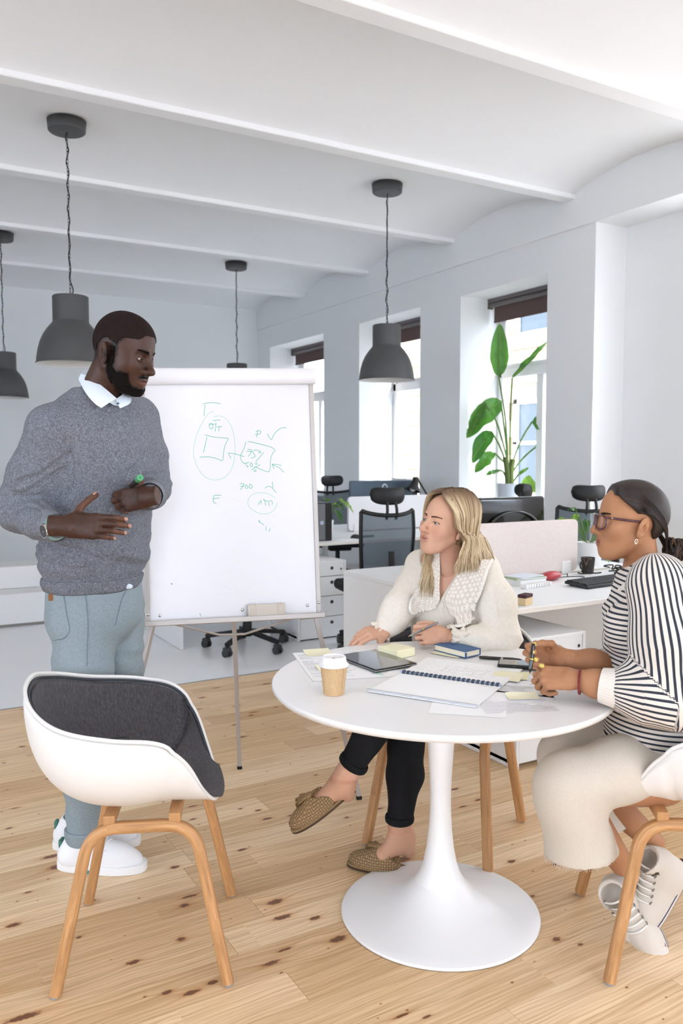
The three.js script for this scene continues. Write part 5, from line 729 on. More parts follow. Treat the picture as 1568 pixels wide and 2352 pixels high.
  for (const pts of [[[0.009, 0.982, 0.2], [0.012, 0.929, 0.2], [0.017, 0.863, 0.2], [0.01, 0.731, 0.2]], [[0.015, 0.968, 0.2], [0.049, 0.965, 0.2], [0.092, 0.982, 0.2]], [[-0.065, 0.977, 0.17], [-0.056, 0.911, 0.18], [-0.048, 0.84, 0.18], [-0.095, 0.815, 0.15]], [[-0.126, 0.962, 0.1], [-0.068, 0.976, 0.16]], [[0.128, 0.976, 0.1], [0.113, 0.911, 0.14], [0.093, 0.846, 0.14]]]) { const c = new THREE.CatmullRomCurve3(onSurf(jeansF, curve(pts).getPoints(24).map((v) => v.toArray())).map(V)); part(jeans, 'seam', new THREE.TubeGeometry(c, 60, 0.0016, 5), stitch); }
  const pocket = onSurf(jeansF, [[-0.092, 0.948, 0.15]], 0.002)[0]; part(jeans, 'leather_tab', rb(0.016, 0.022, 0.005, 0.001, ...pocket), std(0x8a5a34, 0.7));
  const cuffF = (F, ce, y0, y1) => netMesh((x, y, z) => Math.max(F(x, y, z) - 0.007, -(F(x, y, z) + 0.004), y0 - y, y - y1), [ce[0] - 0.12, y0 - 0.02, ce[2] - 0.12], [ce[0] + 0.12, y1 + 0.02, ce[2] + 0.12], 0.005);
  part(jeans, 'turn_up', boxUv(cuffF(legR, [-0.051, 0.131, 0.066], 0.088, 0.14), 9), denim); part(jeans, 'turn_up', boxUv(cuffF(legL, [-0.091, 0.093, -0.085], 0.088, 0.14), 9), denim);
  // sweater
  const heather = dataTex(512, 512, (x, y) => { const n = tileNoise(x * 0.5, y * 0.33, 256, 4) * 30 + tileNoise(x, y, 512, 5) * 22 + tileNoise(x * 0.125, y * 0.125, 64, 7) * 8; return [118 + n, 121 + n, 128 + n]; });
  const knit = phys(0xf0f2f6, 0.95, { map: heather });
  const torsoT = [[[-0.011, 0.958, 0.05][1], [-0.011, 0.958, 0.05][0], 0.045, 0.168, 0.138], [[-0.01, 1.005, 0.05][1], [-0.009, 1.005, 0.05][0], 0.05, 0.176, 0.146], [[-0.009, 1.057, 0.05][1], [-0.006, 1.057, 0.05][0], 0.055, 0.19, 0.158], [[-0.001, 1.183, 0.07][1], [0.014, 1.183, 0.07][0], 0.075, 0.188, 0.15], [[0.012, 1.357, 0.1][1], [0.032, 1.357, 0.1][0], 0.1, 0.196, 0.148], [[0.014, 1.471, 0.1][1], [0.037, 1.471, 0.1][0], 0.105, 0.192, 0.14], [[0.015, 1.542, 0.1][1], [0.035, 1.542, 0.1][0], 0.105, 0.16, 0.118], [[0.019, 1.59, 0.11][1], [0.045, 1.59, 0.11][0], 0.115, 0.11, 0.092], [[0.023, 1.627, 0.12][1], [0.054, 1.627, 0.12][0], 0.125, 0.078, 0.078]];
  const torso = column(torsoT, rad(50), 0.03), shR = cone(sh.R, [-0.003, 1.56, 0.15], 0.072, 0.06), shL = cone(sh.L, [0.095, 1.579, 0.07], 0.066, 0.055);
  const armR = chain([sh.R, [-0.132, 1.346, 0.235], el.R, [-0.089, 1.202, 0.31], [-0.016, 1.193, 0.385]], [0.078, 0.073, 0.068, 0.055, 0.041], 0.03), armL = chain([sh.L, [0.162, 1.407, -0.03], el.L, [0.205, 1.282, 0.12], [0.231, 1.279, 0.25]], [0.068, 0.06, 0.056, 0.047, 0.039], 0.03);
  const fold = (x, y, z) => { const e1 = Math.hypot(x - el.R[0], y - el.R[1], z - el.R[2]), e2 = Math.hypot(x - el.L[0], y - el.L[1], z - el.L[2]), k = Math.exp(-(Math.min(e1, e2) ** 2) / 0.02), low = Math.exp(-((y - torsoT[2][0] - 0.03) ** 2) / 0.006); return 0.016 * k * (Math.abs(noise3(x * 12 + y * 24, y * 22 - x * 20, z * 10)) - 0.3) + 0.016 * low * (Math.abs(noise3(x * 6 - y * 10, y * 30 + x * 12, z * 6)) - 0.3) + 0.006 * (Math.abs(noise3(x * 7 + y * 6, y * 6 - x * 9, z * 9 + 4)) - 0.3) + 0.004 * noise3(x * 13, y * 9 + x * 8, z * 13) + 0.0015 * noise3(x * 40, y * 40, z * 40); };
  const col = [0.059, 1.638, 0.125], neckHole = cone([0.055, 1.603, 0.125], [0.086, 1.677, 0.15], 0.066, 0.075), vHole = ell([0.12, 1.588, 0.2], [0.04, 0.022, 0.04]);
  const sweaterF = (x, y, z) => { let d = smin(torso(x, y, z), shR(x, y, z), 0.05); d = smin(d, shL(x, y, z), 0.05); d = smin(d, armR(x, y, z), 0.03); d = smin(d, armL(x, y, z), 0.028); d += fold(x, y, z) + cr(x, y, z); const hem = sstep(0.018, 0.0, Math.abs(y - torsoT[1][0] - 0.004)) * 0.004; d += hem; return smax(smax(d, -neckHole(x, y, z), 0.008), -vHole(x, y, z), 0.01); };
  const plain = (x, y, z) => { let d = smin(torso(x, y, z), shR(x, y, z), 0.05); d = smin(d, armR(x, y, z), 0.03); return smin(d, armL(x, y, z), 0.028); };
  const cr = creases([[[[0.012, 1.397, 0.34], [-0.061, 1.354, 0.32], [-0.143, 1.334, 0.28]], 0.009, 0.010, plain], [[[-0.005, 1.355, 0.34], [-0.086, 1.308, 0.32], [-0.165, 1.291, 0.28]], 0.009, 0.012, plain], [[[-0.036, 1.252, 0.36], [-0.086, 1.285, 0.32], [-0.149, 1.28, 0.28]], 0.008, 0.011, plain], [[[-0.04, 1.236, 0.38], [-0.093, 1.249, 0.34], [-0.166, 1.239, 0.3]], 0.007, 0.008, plain], [[[-0.077, 1.134, 0.2], [0.013, 1.104, 0.24], [0.07, 1.065, 0.24]], 0.01, 0.012, plain], [[[0.16, 1.155, 0.16], [0.15, 1.107, 0.2], [0.108, 1.071, 0.22]], 0.009, 0.009, plain], [[[-0.094, 1.075, 0.2], [-0.019, 1.054, 0.22], [0.056, 1.052, 0.24]], 0.008, 0.008, plain], [[[0.16, 1.352, 0.2], [0.181, 1.383, 0.16], [0.19, 1.428, 0.1]], 0.008, 0.008, plain], [[[0.02, 1.452, 0.32], [0.023, 1.374, 0.32], [-0.004, 1.294, 0.3]], 0.008, 0.008, plain], [[[0.199, 1.349, 0.06], [0.184, 1.332, 0.1], [0.174, 1.33, 0.16]], 0.007, 0.008, plain], [[[0.107, 1.454, 0.25], [0.132, 1.346, 0.25], [0.119, 1.225, 0.25]], 0.014, 0.005, plain], [[[0.035, 1.225, 0.25], [0.088, 1.157, 0.25], [0.142, 1.136, 0.25]], 0.012, 0.007, plain]]);
  const sw = part(man, 'sweater', boxUv(netMesh(sweaterF, [-0.55, 0.85, -0.32], [0.32, 1.62, 0.55], 0.0058), 3.2), knit, 'heather grey knitted sweater');
  const cuffT = dataTex(64, 64, (x) => { const n = (x % 8 < 4 ? 14 : -14); return [122 + n, 126 + n, 134 + n]; }); cuffT.repeat.set(26, 1);
  const cuffG = (a, b, r0, r1) => new THREE.CylinderGeometry(r1, r0, V(a).distanceTo(V(b)), 40, 4, true).applyQuaternion(new THREE.Quaternion().setFromUnitVectors(new THREE.Vector3(0, 1, 0), V(b).sub(V(a)).normalize())).translate((a[0] + b[0]) / 2, (a[1] + b[1]) / 2, (a[2] + b[2]) / 2);
  const cm = std(0xffffff, 0.95, { map: cuffT, side: THREE.DoubleSide }); part(sw, 'cuff', cuffG([-0.074, 1.199, 0.325], [-0.011, 1.193, 0.392], 0.05, 0.041), cm); part(sw, 'cuff', cuffG([0.217, 1.281, 0.18], [0.234, 1.28, 0.268], 0.045, 0.041), cm);
  const hemB = netMesh((x, y, z) => Math.max(Math.abs(sweaterF(x, y, z)) - 0.006, Math.abs(y - torsoT[0][0] - 0.022) - 0.024), [-0.3, 0.9, -0.2], [0.3, 1.08, 0.32], 0.005); part(sw, 'waistband', boxUv(hemB, 3.2), knit);
  const armSeam = onSurf(sweaterF, curve([[-0.061, 1.53, 0.32], [-0.015, 1.509, 0.36], [0.023, 1.464, 0.36], [0.025, 1.387, 0.34], [-0.001, 1.308, 0.3]]).getPoints(24).map((v) => v.toArray()), 0.0005); part(sw, 'armhole_seam', new THREE.TubeGeometry(new THREE.CatmullRomCurve3(armSeam.map(V)), 48, 0.0012, 5), std(0x6a6e76, 0.95));
  // shirt collar and shirt tails
  const shirtM = std(0xdfe9f3, 0.75, { side: THREE.DoubleSide });
  const strip = (top, bot, nu = 24, nv = 8, puff = 0.004) => { const a = curve(top), b = curve(bot); return surface((u, v) => { const p = a.getPoint(u), q = b.getPoint(u), m = p.lerp(q, v); return [m.x, m.y, m.z + puff * Math.sin(Math.PI * v)]; }, nu, nv); };
  const nearLeaf = strip([[-0.012, 1.668, 0.13], [0.037, 1.65, 0.2], [0.088, 1.616, 0.228], [0.127, 1.582, 0.225]], [[-0.013, 1.646, 0.155], [0.038, 1.598, 0.25], [0.07, 1.565, 0.27], [0.091, 1.55, 0.268]]), nearTip = strip([[0.127, 1.582, 0.225], [0.109, 1.569, 0.25], [0.091, 1.55, 0.268]], [[0.09, 1.612, 0.228], [0.08, 1.594, 0.25], [0.07, 1.565, 0.27]], 12, 6, 0.001);
  const farLeaf = strip([[0.124, 1.58, 0.224], [0.137, 1.596, 0.2], [0.14, 1.617, 0.16]], [[0.142, 1.55, 0.245], [0.167, 1.568, 0.22], [0.159, 1.596, 0.17]], 16, 6), band = strip([[-0.012, 1.668, 0.13], [-0.02, 1.687, 0.06], [0.01, 1.691, 0.02], [0.069, 1.663, 0.04], [0.135, 1.618, 0.15], [0.124, 1.583, 0.215], [0.084, 1.613, 0.215], [0.034, 1.649, 0.19], [-0.012, 1.668, 0.13]], [[-0.013, 1.631, 0.13], [-0.02, 1.647, 0.06], [0.01, 1.65, 0.02], [0.069, 1.627, 0.04], [0.137, 1.588, 0.15], [0.124, 1.56, 0.215], [0.083, 1.583, 0.215], [0.033, 1.615, 0.19], [-0.013, 1.631, 0.13]], 60, 4, 0);
  const shirt = part(man, 'shirt_collar', [nearLeaf, farLeaf, band], shirtM, 'pale blue shirt collar'); part(shirt, 'collar_button', new THREE.CylinderGeometry(0.004, 0.004, 0.002, 16).rotateX(Math.PI / 2).translate(...[0.134, 1.565, 0.238]), std(0x2c4d74, 0.4));
  part(man, 'shirt_tail', [surface((u, v) => [...[-0.106, 0.958, 0.14]].map((c, i) => c + [u * 0.03, -0.02 - v * 0.025 * (1 - u), 0.0][i] - (i === 1 ? -0.02 : 0)), 4, 4), new THREE.SphereGeometry(0.013, 16, 10).scale(1.1, 0.7, 0.5).translate(...[0.122, 0.974, 0.105])], shirtM);
  // watch
  const wa = V([-0.011, 1.194, 0.4]), wd = V([0.016, 1.2, 0.41]).sub(V([-0.074, 1.199, 0.325])).normalize(), q = new THREE.Quaternion().setFromUnitVectors(new THREE.Vector3(0, 1, 0), wd), up = new THREE.Vector3(-0.75, -0.2, 0.63).addScaledVector(wd, -new THREE.Vector3(-0.75, -0.2, 0.63).dot(wd)).normalize();
  const watch = part(man, 'wristwatch', new THREE.TorusGeometry(0.0335, 0.0045, 8, 40).scale(1, 1, 2.2).rotateX(Math.PI / 2).applyQuaternion(q).translate(wa.x, wa.y, wa.z), std(0x7d9c92, 0.6), 'watch with green strap'); const dm = frame(wa.clone().addScaledVector(up, 0.036).toArray(), up.toArray(), wd.toArray()); part(watch, 'watch_case', new THREE.CylinderGeometry(0.0215, 0.0225, 0.009, 32).rotateX(Math.PI / 2).applyMatrix4(dm), M.chrome); part(watch, 'watch_dial', new THREE.CylinderGeometry(0.0185, 0.0185, 0.0098, 32).rotateX(Math.PI / 2).applyMatrix4(dm), M.blackGloss); part(watch, 'watch_hands', [rb(0.0015, 0.012, 0.001, 0.0003, 0, 0.005, 0.0052), rb(0.009, 0.0015, 0.001, 0.0003, 0.004, 0, 0.0052)].map((g) => g.applyMatrix4(dm)), M.chrome);
  // sneakers
  const shoeWhite = std(0xf1f1f2, 0.55), soleM = std(0xf4f4f4, 0.7);
  function sneaker(parent, pos, yaw) {   // toe along +x
    const m = new THREE.Matrix4().makeTranslation(...pos).multiply(new THREE.Matrix4().makeRotationY(yaw)), A = (g) => g.applyMatrix4(m);
    const upF = (x, y, z) => { let d = smin(ell([0.045, 0.035, 0], [0.13, 0.052, 0.05])(x, y, z), cone([-0.075, 0.05, 0], [-0.06, 0.092, 0], 0.044, 0.036)(x, y, z), 0.05); d = smin(d, cone([-0.03, 0.085, 0], [0.09, 0.05, 0], 0.034, 0.032)(x, y, z), 0.035); d = smax(d, -cone([-0.052, 0.1, 0], [-0.045, 0.19, 0], 0.03, 0.045)(x, y, z), 0.006); return Math.max(d, 0.022 - y); };
    const up = part(parent, 'sneaker', A(netMesh(upF, [-0.15, 0.0, -0.08], [0.2, 0.16, 0.08], 0.0042)), shoeWhite, 'white leather sneaker');
    const out = []; for (let i = 0; i < 48; i++) { const a = i / 48 * 6.283, c = Math.cos(a), s = Math.sin(a), x = 0.032 + 0.152 * Math.sign(c) * Math.pow(Math.abs(c), 0.85), w = (0.046 + 0.008 * sstep(-0.05, 0.1, x)) * Math.sign(s) * Math.pow(Math.abs(s), 0.75); out.push(new THREE.Vector2(x, w)); }
    part(up, 'sole', A(new THREE.ExtrudeGeometry(new THREE.Shape(out), { depth: 0.022, bevelEnabled: true, bevelSize: 0.003, bevelThickness: 0.003, bevelSegments: 2 }).rotateX(-Math.PI / 2).translate(0, 0.003, 0)), soleM); part(up, 'sole_insert', A(bx(0.016, 0.012, 0.004, 0.0, 0.011, 0.053)), std(0x4d8f86, 0.6));
    const lace = []; for (let i = 0; i < 6; i++) { const x = 0.0 + i * 0.018, y = 0.121 - i * 0.0085; lace.push(tube([[x, y - 0.014, 0.026], [x + 0.004, y + 0.003, 0.01], [x + 0.008, y + 0.003, -0.01], [x + 0.01, y - 0.014, -0.026]], 0.0028, 12, 6)); } lace.push(tube([[0.0, 0.128, 0.0], [0.01, 0.132, 0.03], [0.03, 0.108, 0.05], [0.02, 0.115, 0.03], [0, 0.128, 0]], 0.0026, 20, 6)); part(up, 'laces', lace.map(A), std(0xfafafa, 0.8));
    const ey = []; for (let i = 0; i < 6; i++) for (const s of [-1, 1]) ey.push(new THREE.TorusGeometry(0.003, 0.0012, 6, 12).rotateX(s * 0.7).translate(0.004 + i * 0.018, 0.104 - i * 0.0085, s * 0.036)); part(up, 'eyelets', ey.map(A), std(0xc9cccc, 0.4));
    part(up, 'heel_tab', A(rb(0.012, 0.03, 0.03, 0.004, -0.108, 0.085, 0)), std(0x3f7d6d, 0.6));
  }
  sneaker(man, [[-0.024, 0.008, 0.066][0], 0, 0.075], rad(-4)); sneaker(man, [[-0.09, 0, -0.076][0], 0, -0.085], rad(6));
  for (const a of [[-0.056, 0.115, 0.066], [-0.113, 0.101, -0.085]]) part(man, 'sock', new THREE.CylinderGeometry(0.036, 0.038, 0.1, 24).translate(a[0] + 0.0, 0.115, a[2]), std(0x3a2f38, 0.95));
  // marker in the far hand
  const mk = onStage('marker_pen', 'green capped marker held in the man’s raised hand', 'marker', -0.825, 2.80); const a = V([0.225, 1.336, 0.36]), b = V([0.181, 1.312, 0.27]), dir = a.clone().sub(b).normalize(), fm = frame(b.toArray(), dir.toArray(), [0, 1, 0]);
  part(mk, 'barrel', new THREE.CylinderGeometry(0.0088, 0.0088, 0.09, 24).rotateX(Math.PI / 2).translate(0, 0, 0.045).applyMatrix4(fm), M.black); part(mk, 'cap', new THREE.CylinderGeometry(0.0095, 0.0098, 0.03, 24).rotateX(Math.PI / 2).translate(0, 0, 0.105).applyMatrix4(fm), std(0x4fa36d, 0.45)); part(mk, 'cap_end', new THREE.CylinderGeometry(0.0025, 0.0025, 0.002, 12).rotateX(Math.PI / 2).translate(0, 0, 0.1205).applyMatrix4(fm), std(0x2e6b48, 0.5));
}

// ---------------------------------------------------------------- the seated woman in the cream blouse
{
  const wo = onStage('person', 'seated woman with long blonde hair and cream lace collar blouse, looking up', 'person', 0.39, 2.95);
  const base = lin(0xdcae92), pink = lin(0xc98a72), lipC = lin(0xa9625a), tan = lin(0xcb9b7e);
  const skinCol = (x, y, z) => mixc(base, pink, clamp(0.2 + 0.4 * fbm(x * 25, y * 25, z * 25), 0, 1));
  const H = makeHead({ wide: 0.91, jaw: 0.8, lips: 0.95, nose: 1.02, noseW: 0.9, brow: 0.7, eyeOpen: 1.15, neck: [[0, -0.03, -0.036], [0.004, -0.16, -0.078], 0.038, 0.043] });
  const hm = new THREE.Matrix4().makeTranslation(...[-0.017, 1.156, 0.02]).multiply(new THREE.Matrix4().makeRotationY(rad(-52))).multiply(new THREE.Matrix4().makeRotationX(rad(-13))).multiply(new THREE.Matrix4().makeRotationZ(rad(-9))).multiply(new THREE.Matrix4().makeScale(0.94, 0.94, 0.94));
  const headCol = (x, y, z) => { let c = skinCol(x, y, z); c = mixc(c, lipC, 0.85 * H.lipMask(x, y, z)); return mixc(c, pink, 0.35 * Math.exp(-((Math.abs(x) - 0.042) ** 2 + (y + 0.025) ** 2) / 0.0004)); };
  const head = netMesh(H.f, [-0.1, -0.2, -0.13], [0.1, 0.145, 0.14], 0.0021, headCol).applyMatrix4(hm);
  const browG = [1, -1].map((s) => netMesh((x, y, z) => { const u = clamp((s * x - 0.012) / 0.038, -0.5, 1.5); return Math.max(Math.abs(H.f(x, y, z)) - 0.0016, Math.abs(y - 0.0195 - 0.011 * u * (1.15 - 0.8 * u)) - lerp(0.0036, 0.0016, clamp(u, 0, 1)) + 0.001 * noise3(x * 400, y * 400, z), (Math.abs(u - 0.5) - 0.5) * 0.038, 0.03 - z); }, [s > 0 ? 0.0 : -0.065, 0.0, 0.03], [s > 0 ? 0.065 : 0.0, 0.045, 0.12], 0.0016, () => lin(0x5d4231)).applyMatrix4(hm));
  const lash = [1, -1].map((s) => netMesh((x, y, z) => Math.max(Math.abs(Math.hypot((x - s * 0.0318) / 1.05, (y - 0.0004) / 0.42) - 0.0138) - 0.0011, Math.abs(H.f(x, y, z)) - 0.0016, -(y - 0.0006), 0.06 - z), [s > 0 ? 0.01 : -0.055, -0.01, 0.05], [s > 0 ? 0.055 : -0.01, 0.02, 0.11], 0.0012, () => lin(0x2a1d17)).applyMatrix4(hm));
  // hands: the near one holds a pen, the other rests behind the table edge
  const penHand = { fingers: [[48, 62, 36, 2], [62, 68, 40, 0], [70, 72, 40, -1], [74, 74, 42, -2]], thumb: [[0.6, 0.5, 0.62], [0.1, 0.85, 0.5], [-0.25, 0.95, 0.1]], thumbNail: [0.7, -0.2, 0.6] }, rest = { fingers: [[24, 26, 14, 2], [26, 28, 14, 0], [28, 30, 16, -1], [30, 30, 16, -3]], thumb: [[0.6, 0.7, 0.4], [0.3, 0.85, 0.3], [0.2, 0.9, 0.2]] };
  const hL = makeHand(-1, penHand, 0.93, 0.03), hR = makeHand(1, rest, 0.92, 0.03);
  const mL = frame([-0.021, 0.772, 0.1], [-0.3, -0.3, -0.9], [-0.95, 0.12, 0.15]), mR = frame([-0.224, 0.768, -0.03], [-0.2, -0.85, -0.4], [-0.85, -0.35, 0.3]);
  const gL = netMesh(hL.f, hL.lo, hL.hi, 0.0024, skinCol).applyMatrix4(mL), gR = netMesh(hR.f, hR.lo, hR.hi, 0.0026, skinCol).applyMatrix4(mR);
  // skeleton and skin
  const yaw = rad(-27), sh = { R: [-0.097, 0.996, -0.14], L: [0.125, 0.995, 0] }, el = { R: [-0.178, 0.846, -0.06], L: [0.186, 0.757, 0.06] }, wr = { R: [-0.221, 0.771, -0.03], L: [-0.011, 0.769, 0.1] };
  const T = [[0.52, 0.0, -0.16, 0.17, 0.13], [0.62, [0.035, 0.555, -0.14][0], -0.15, 0.155, 0.115], [[-1.678, 0.694, -0.12][1], [0.031, 0.694, -0.12][0], -0.13, 0.155, 0.115], [[-1.666, 0.831, -0.1][1], [0.024, 0.831, -0.1][0], -0.105, 0.165, 0.128], [[-1.656, 0.916, -0.08][1], [0.017, 0.916, -0.08][0], -0.09, 0.165, 0.122], [[-1.65, 0.991, -0.07][1], [0.015, 0.991, -0.07][0], -0.08, 0.155, 0.098], [[-1.644, 1.036, -0.06][1], [0.01, 1.036, -0.06][0], -0.07, 0.115, 0.075], [[-1.639, 1.069, -0.05][1], [0.006, 1.069, -0.05][0], -0.06, 0.07, 0.058]];
  const skinT = T.map((q) => [q[0], q[1], q[2], q[3] - 0.011, q[4] - 0.011]);
  const crossKnee = [-0.219, 0.626, 0.33], crossAnkle = [-0.371, 0.362, 0.3], plantKnee = [-0.166, 0.55, 0.2], plantAnkle = [-0.192, 0.147, 0.235];
  const under = union(0.03, column(skinT, yaw, 0.03), cone([0.003, 1.042, -0.05], [-0.002, 1.109, -0.02], 0.046, 0.04), chain([sh.R, el.R, wr.R], [0.04, 0.033, 0.024]), chain([sh.L, el.L, wr.L], [0.04, 0.034, 0.025]), chain([[-0.06, 0.53, -0.12], crossKnee, crossAnkle, [-0.403, 0.325, 0.3]], [0.08, 0.055, 0.034, 0.03]), chain([[0.08, 0.53, -0.12], plantKnee, plantAnkle, [-0.196, 0.078, 0.235]], [0.08, 0.055, 0.035, 0.03]));
  const bodyG = netMesh(under, [-0.5, 0.02, -0.35], [0.35, 1.25, 0.5], 0.011, (x, y, z) => y < 0.35 ? mixc(tan, pink, clamp(0.3 + 0.4 * fbm(x * 25, y * 25, z * 25), 0, 1)) : skinCol(x, y, z));
  const heel = union(0.06, cone([-0.192, 0.139, 0.235], [-0.159, 0.051, 0.2], 0.033, 0.027), cone([-0.181, 0.107, 0.23], [-0.249, 0.065, 0.26], 0.03, 0.026)), heelG = netMesh(heel, [-0.5, 0.0, 0.05], [-0.05, 0.25, 0.4], 0.005, () => tan), foot2 = union(0.03, cone([-0.367, 0.372, 0.3], [-0.389, 0.321, 0.29], 0.033, 0.036), cone([-0.389, 0.321, 0.29], [-0.453, 0.269, 0.3], 0.036, 0.03), cone([-0.381, 0.321, 0.29], [-0.371, 0.284, 0.28], 0.03, 0.027)), footG = netMesh(foot2, [-0.6, 0.1, 0.15], [-0.2, 0.5, 0.45], 0.005, () => tan);
  const body = part(wo, 'body', mergeSkin([bodyG, head, gL, gR, heelG, footG]), skinMat(0.5), 'fair skin');
  for (const g of browG) part(body, 'eyebrow', g, matHair); for (const g of lash) part(body, 'eyelashes', g, matHair);
  for (const s of [1, -1]) part(body, 'eye', eyeGeo(s, [-0.12, 0.16, 1], lin(0x6b7468)).applyMatrix4(hm), phys(0xffffff, 0.12, { vertexColors: true }));
  for (const g of hL.nailG) part(body, 'fingernail', g.applyMatrix4(mL), std(0xe6bfae, 0.3)); for (const g of hR.nailG) part(body, 'fingernail', g.applyMatrix4(mR), std(0xe6bfae, 0.3));
  // blouse
  const crepe = dataTex(128, 128, (x, y) => { const n = tileNoise(x, y * 0.5, 128, 4) * 4 + tileNoise(x * 0.25, y * 0.25, 32, 6) * 3; return [244 + n, 238 + n, 228 + n]; }), blouseM = phys(0xfbf8f3, 0.85, { map: crepe, side: THREE.DoubleSide });
  const tor = column(T, yaw, 0.03), slL = chain([sh.L, [0.167, 0.877, 0.02], el.L, [0.091, 0.755, 0.09], [0.013, 0.766, 0.1]], [0.055, 0.066, 0.06, 0.046, 0.03], 0.04), slR = chain([sh.R, [-0.128, 0.91, -0.12], el.R, [-0.201, 0.804, -0.05], [-0.23, 0.772, -0.035]], [0.05, 0.054, 0.054, 0.046, 0.034], 0.04), shoulders = cone(sh.R, sh.L, 0.05, 0.052);
  const cy = Math.cos(yaw), sy = Math.sin(yaw), vx = [-0.031, 0.873, 0], vBot = [-1.624, 0.873, 0][1];
  const vcut = (x, y, z) => { const px = x - T[4][1], pz = z - T[4][2], u = px * cy - pz * sy + 0.008, w = px * sy + pz * cy; return Math.max((Math.abs(u) - (y - vBot) * 0.58) * 0.9, -w); };
  const fold = (x, y, z) => { const eL = Math.exp(-((x - el.L[0]) ** 2 + (y - el.L[1]) ** 2) / 0.012), along = noise3(x * 14, y * 4, z * 14); return 0.0035 * along + 0.018 * eL * (Math.abs(noise3(x * 16 + y * 14, y * 22 - x * 8, z * 12)) - 0.3) + 0.007 * (Math.abs(noise3(x * 9, y * 7, z * 9 + 3)) - 0.3); };
  const blF = (x, y, z) => { let d = smin(tor(x, y, z), shoulders(x, y, z), 0.03); d = smin(d, slL(x, y, z), 0.03); d = smin(d, slR(x, y, z), 0.03); return smax(d + fold(x, y, z), -vcut(x, y, z), 0.004); };
  const bl = part(wo, 'blouse', boxUv(netMesh(blF, [-0.36, 0.5, -0.36], [0.36, 1.2, 0.3], 0.0056), 5), blouseM, 'cream crepe blouse');
  const gathers = []; for (let i = 0; i < 9; i++) { const t = i / 8, a = onSurf(blF, curve([[sh.L[0] + 0.0 + 0.05 * t, sh.L[1] - 0.035 - 0.01 * t, 0.14 - 0.1 * t], [sh.L[0] + 0.01 + 0.06 * t, sh.L[1] - 0.1, 0.14 - 0.1 * t], [sh.L[0] + 0.015 + 0.07 * t, sh.L[1] - 0.15 + 0.02 * (i % 3), 0.14 - 0.1 * t]]).getPoints(10).map((v) => v.toArray()), -0.001); gathers.push(new THREE.TubeGeometry(new THREE.CatmullRomCurve3(a.map(V)), 16, 0.0018, 6)); } part(bl, 'sleeve_gathers', gathers, blouseM);
  const frill = (c, dir, r0, r1, L, n) => { const m = frame(c, dir, [0, 1, 0.2]); return surface((u, v) => { const a = u * 6.283, rr = lerp(r0, r1, v * v) + 0.006 * v * Math.sin(a * n) + 0.003 * v * Math.sin(a * 5 + 1); return [rr * Math.cos(a), rr * Math.sin(a), v * L + 0.004 * v * Math.cos(a * n)]; }, 120, 8, true).applyMatrix4(m); };
  const fL = [-0.97, 0.05, 0.15], fR = [-0.72, -0.62, 0.1]; part(bl, 'cuff_frill', [frill([0.023, 0.766, 0.098], fL, 0.031, 0.045, 0.036, 13), frill([0.023, 0.766, 0.098], [0.95, 0, -0.1], 0.031, 0.04, 0.02, 11)], blouseM, 'gathered cuff frill'); part(bl, 'cuff_frill', [frill([-0.224, 0.78, -0.04], fR, 0.034, 0.046, 0.034, 13)], blouseM, 'gathered cuff frill');
  // lace collar
  const laceTex = canvasTex(1024, 400, (g, w, h) => { g.fillStyle = '#ddd4c8'; g.fillRect(0, 0, w, h); const R = rng(15); g.strokeStyle = '#efe8de'; g.lineWidth = 1; for (let i = 0; i < w + h; i += 7) { g.beginPath(); g.moveTo(i, 0); g.lineTo(i - h, h); g.stroke(); g.beginPath(); g.moveTo(i - h, 0); g.lineTo(i, h); g.stroke(); } g.fillStyle = '#fbf6ee'; const fl = (x, y, r) => { for (let k = 0; k < 7; k++) { const a = k * 0.8976 + x; g.save(); g.translate(x + Math.cos(a) * r * 0.6, y + Math.sin(a) * r * 0.6); g.rotate(a); g.beginPath(); g.ellipse(0, 0, r * 0.45, r * 0.2, 0, 0, 7); g.fill(); g.restore(); } g.beginPath(); g.arc(x, y, r * 0.22, 0, 7); g.fill(); }; for (let y = 20; y < h; y += 50) for (let x = 20 + (y % 100 === 20 ? 0 : 30); x < w; x += 58) fl(x + (R() - 0.5) * 12, y + (R() - 0.5) * 12, 22 + R() * 7); });
  const laceM = phys(0xfdfaf5, 0.9, { map: laceTex, side: THREE.DoubleSide }), smoothF = (x, y, z) => { let d = smin(tor(x, y, z), shoulders(x, y, z), 0.05); d = smin(d, slL(x, y, z), 0.04); return smin(d, slR(x, y, z), 0.04); }, lift = (q, k) => onSurf(smoothF, [q], 0.009 + 0.005 * k)[0];
  const leafR = stripGeo([[0.042, 1.069, 0.09], [0.014, 1.021, 0.1], [-0.016, 0.96, 0.1], [-0.042, 0.889, 0.09], [-0.035, 0.828, 0.09]], [[0.153, 1.064, 0.1], [0.114, 0.997, 0.12], [0.076, 0.906, 0.1], [0.028, 0.822, 0.1], [-0.013, 0.792, 0.09]], 70, 20, (q, u, v) => { const sc = v > 0.9 ? 0.004 * Math.sin(u * 90) : 0; const o = lift([q[0] + sc, q[1] - sc, q[2]], v); return o; });
  const leafL = stripGeo([[-0.053, 1.07, 0.02], [-0.051, 1.013, 0.04], [-0.051, 0.945, 0.05], [-0.049, 0.885, 0.05], [-0.071, 0.856, 0.05]], [[-0.12, 1.068, 0], [-0.135, 0.993, 0.03], [-0.135, 0.913, 0.05], [-0.13, 0.851, 0.05], [-0.111, 0.827, 0.05]], 60, 16, (q, u, v) => { const sc = v > 0.9 ? 0.004 * Math.sin(u * 80) : 0; return lift([q[0] - sc, q[1] - sc, q[2]], v); });
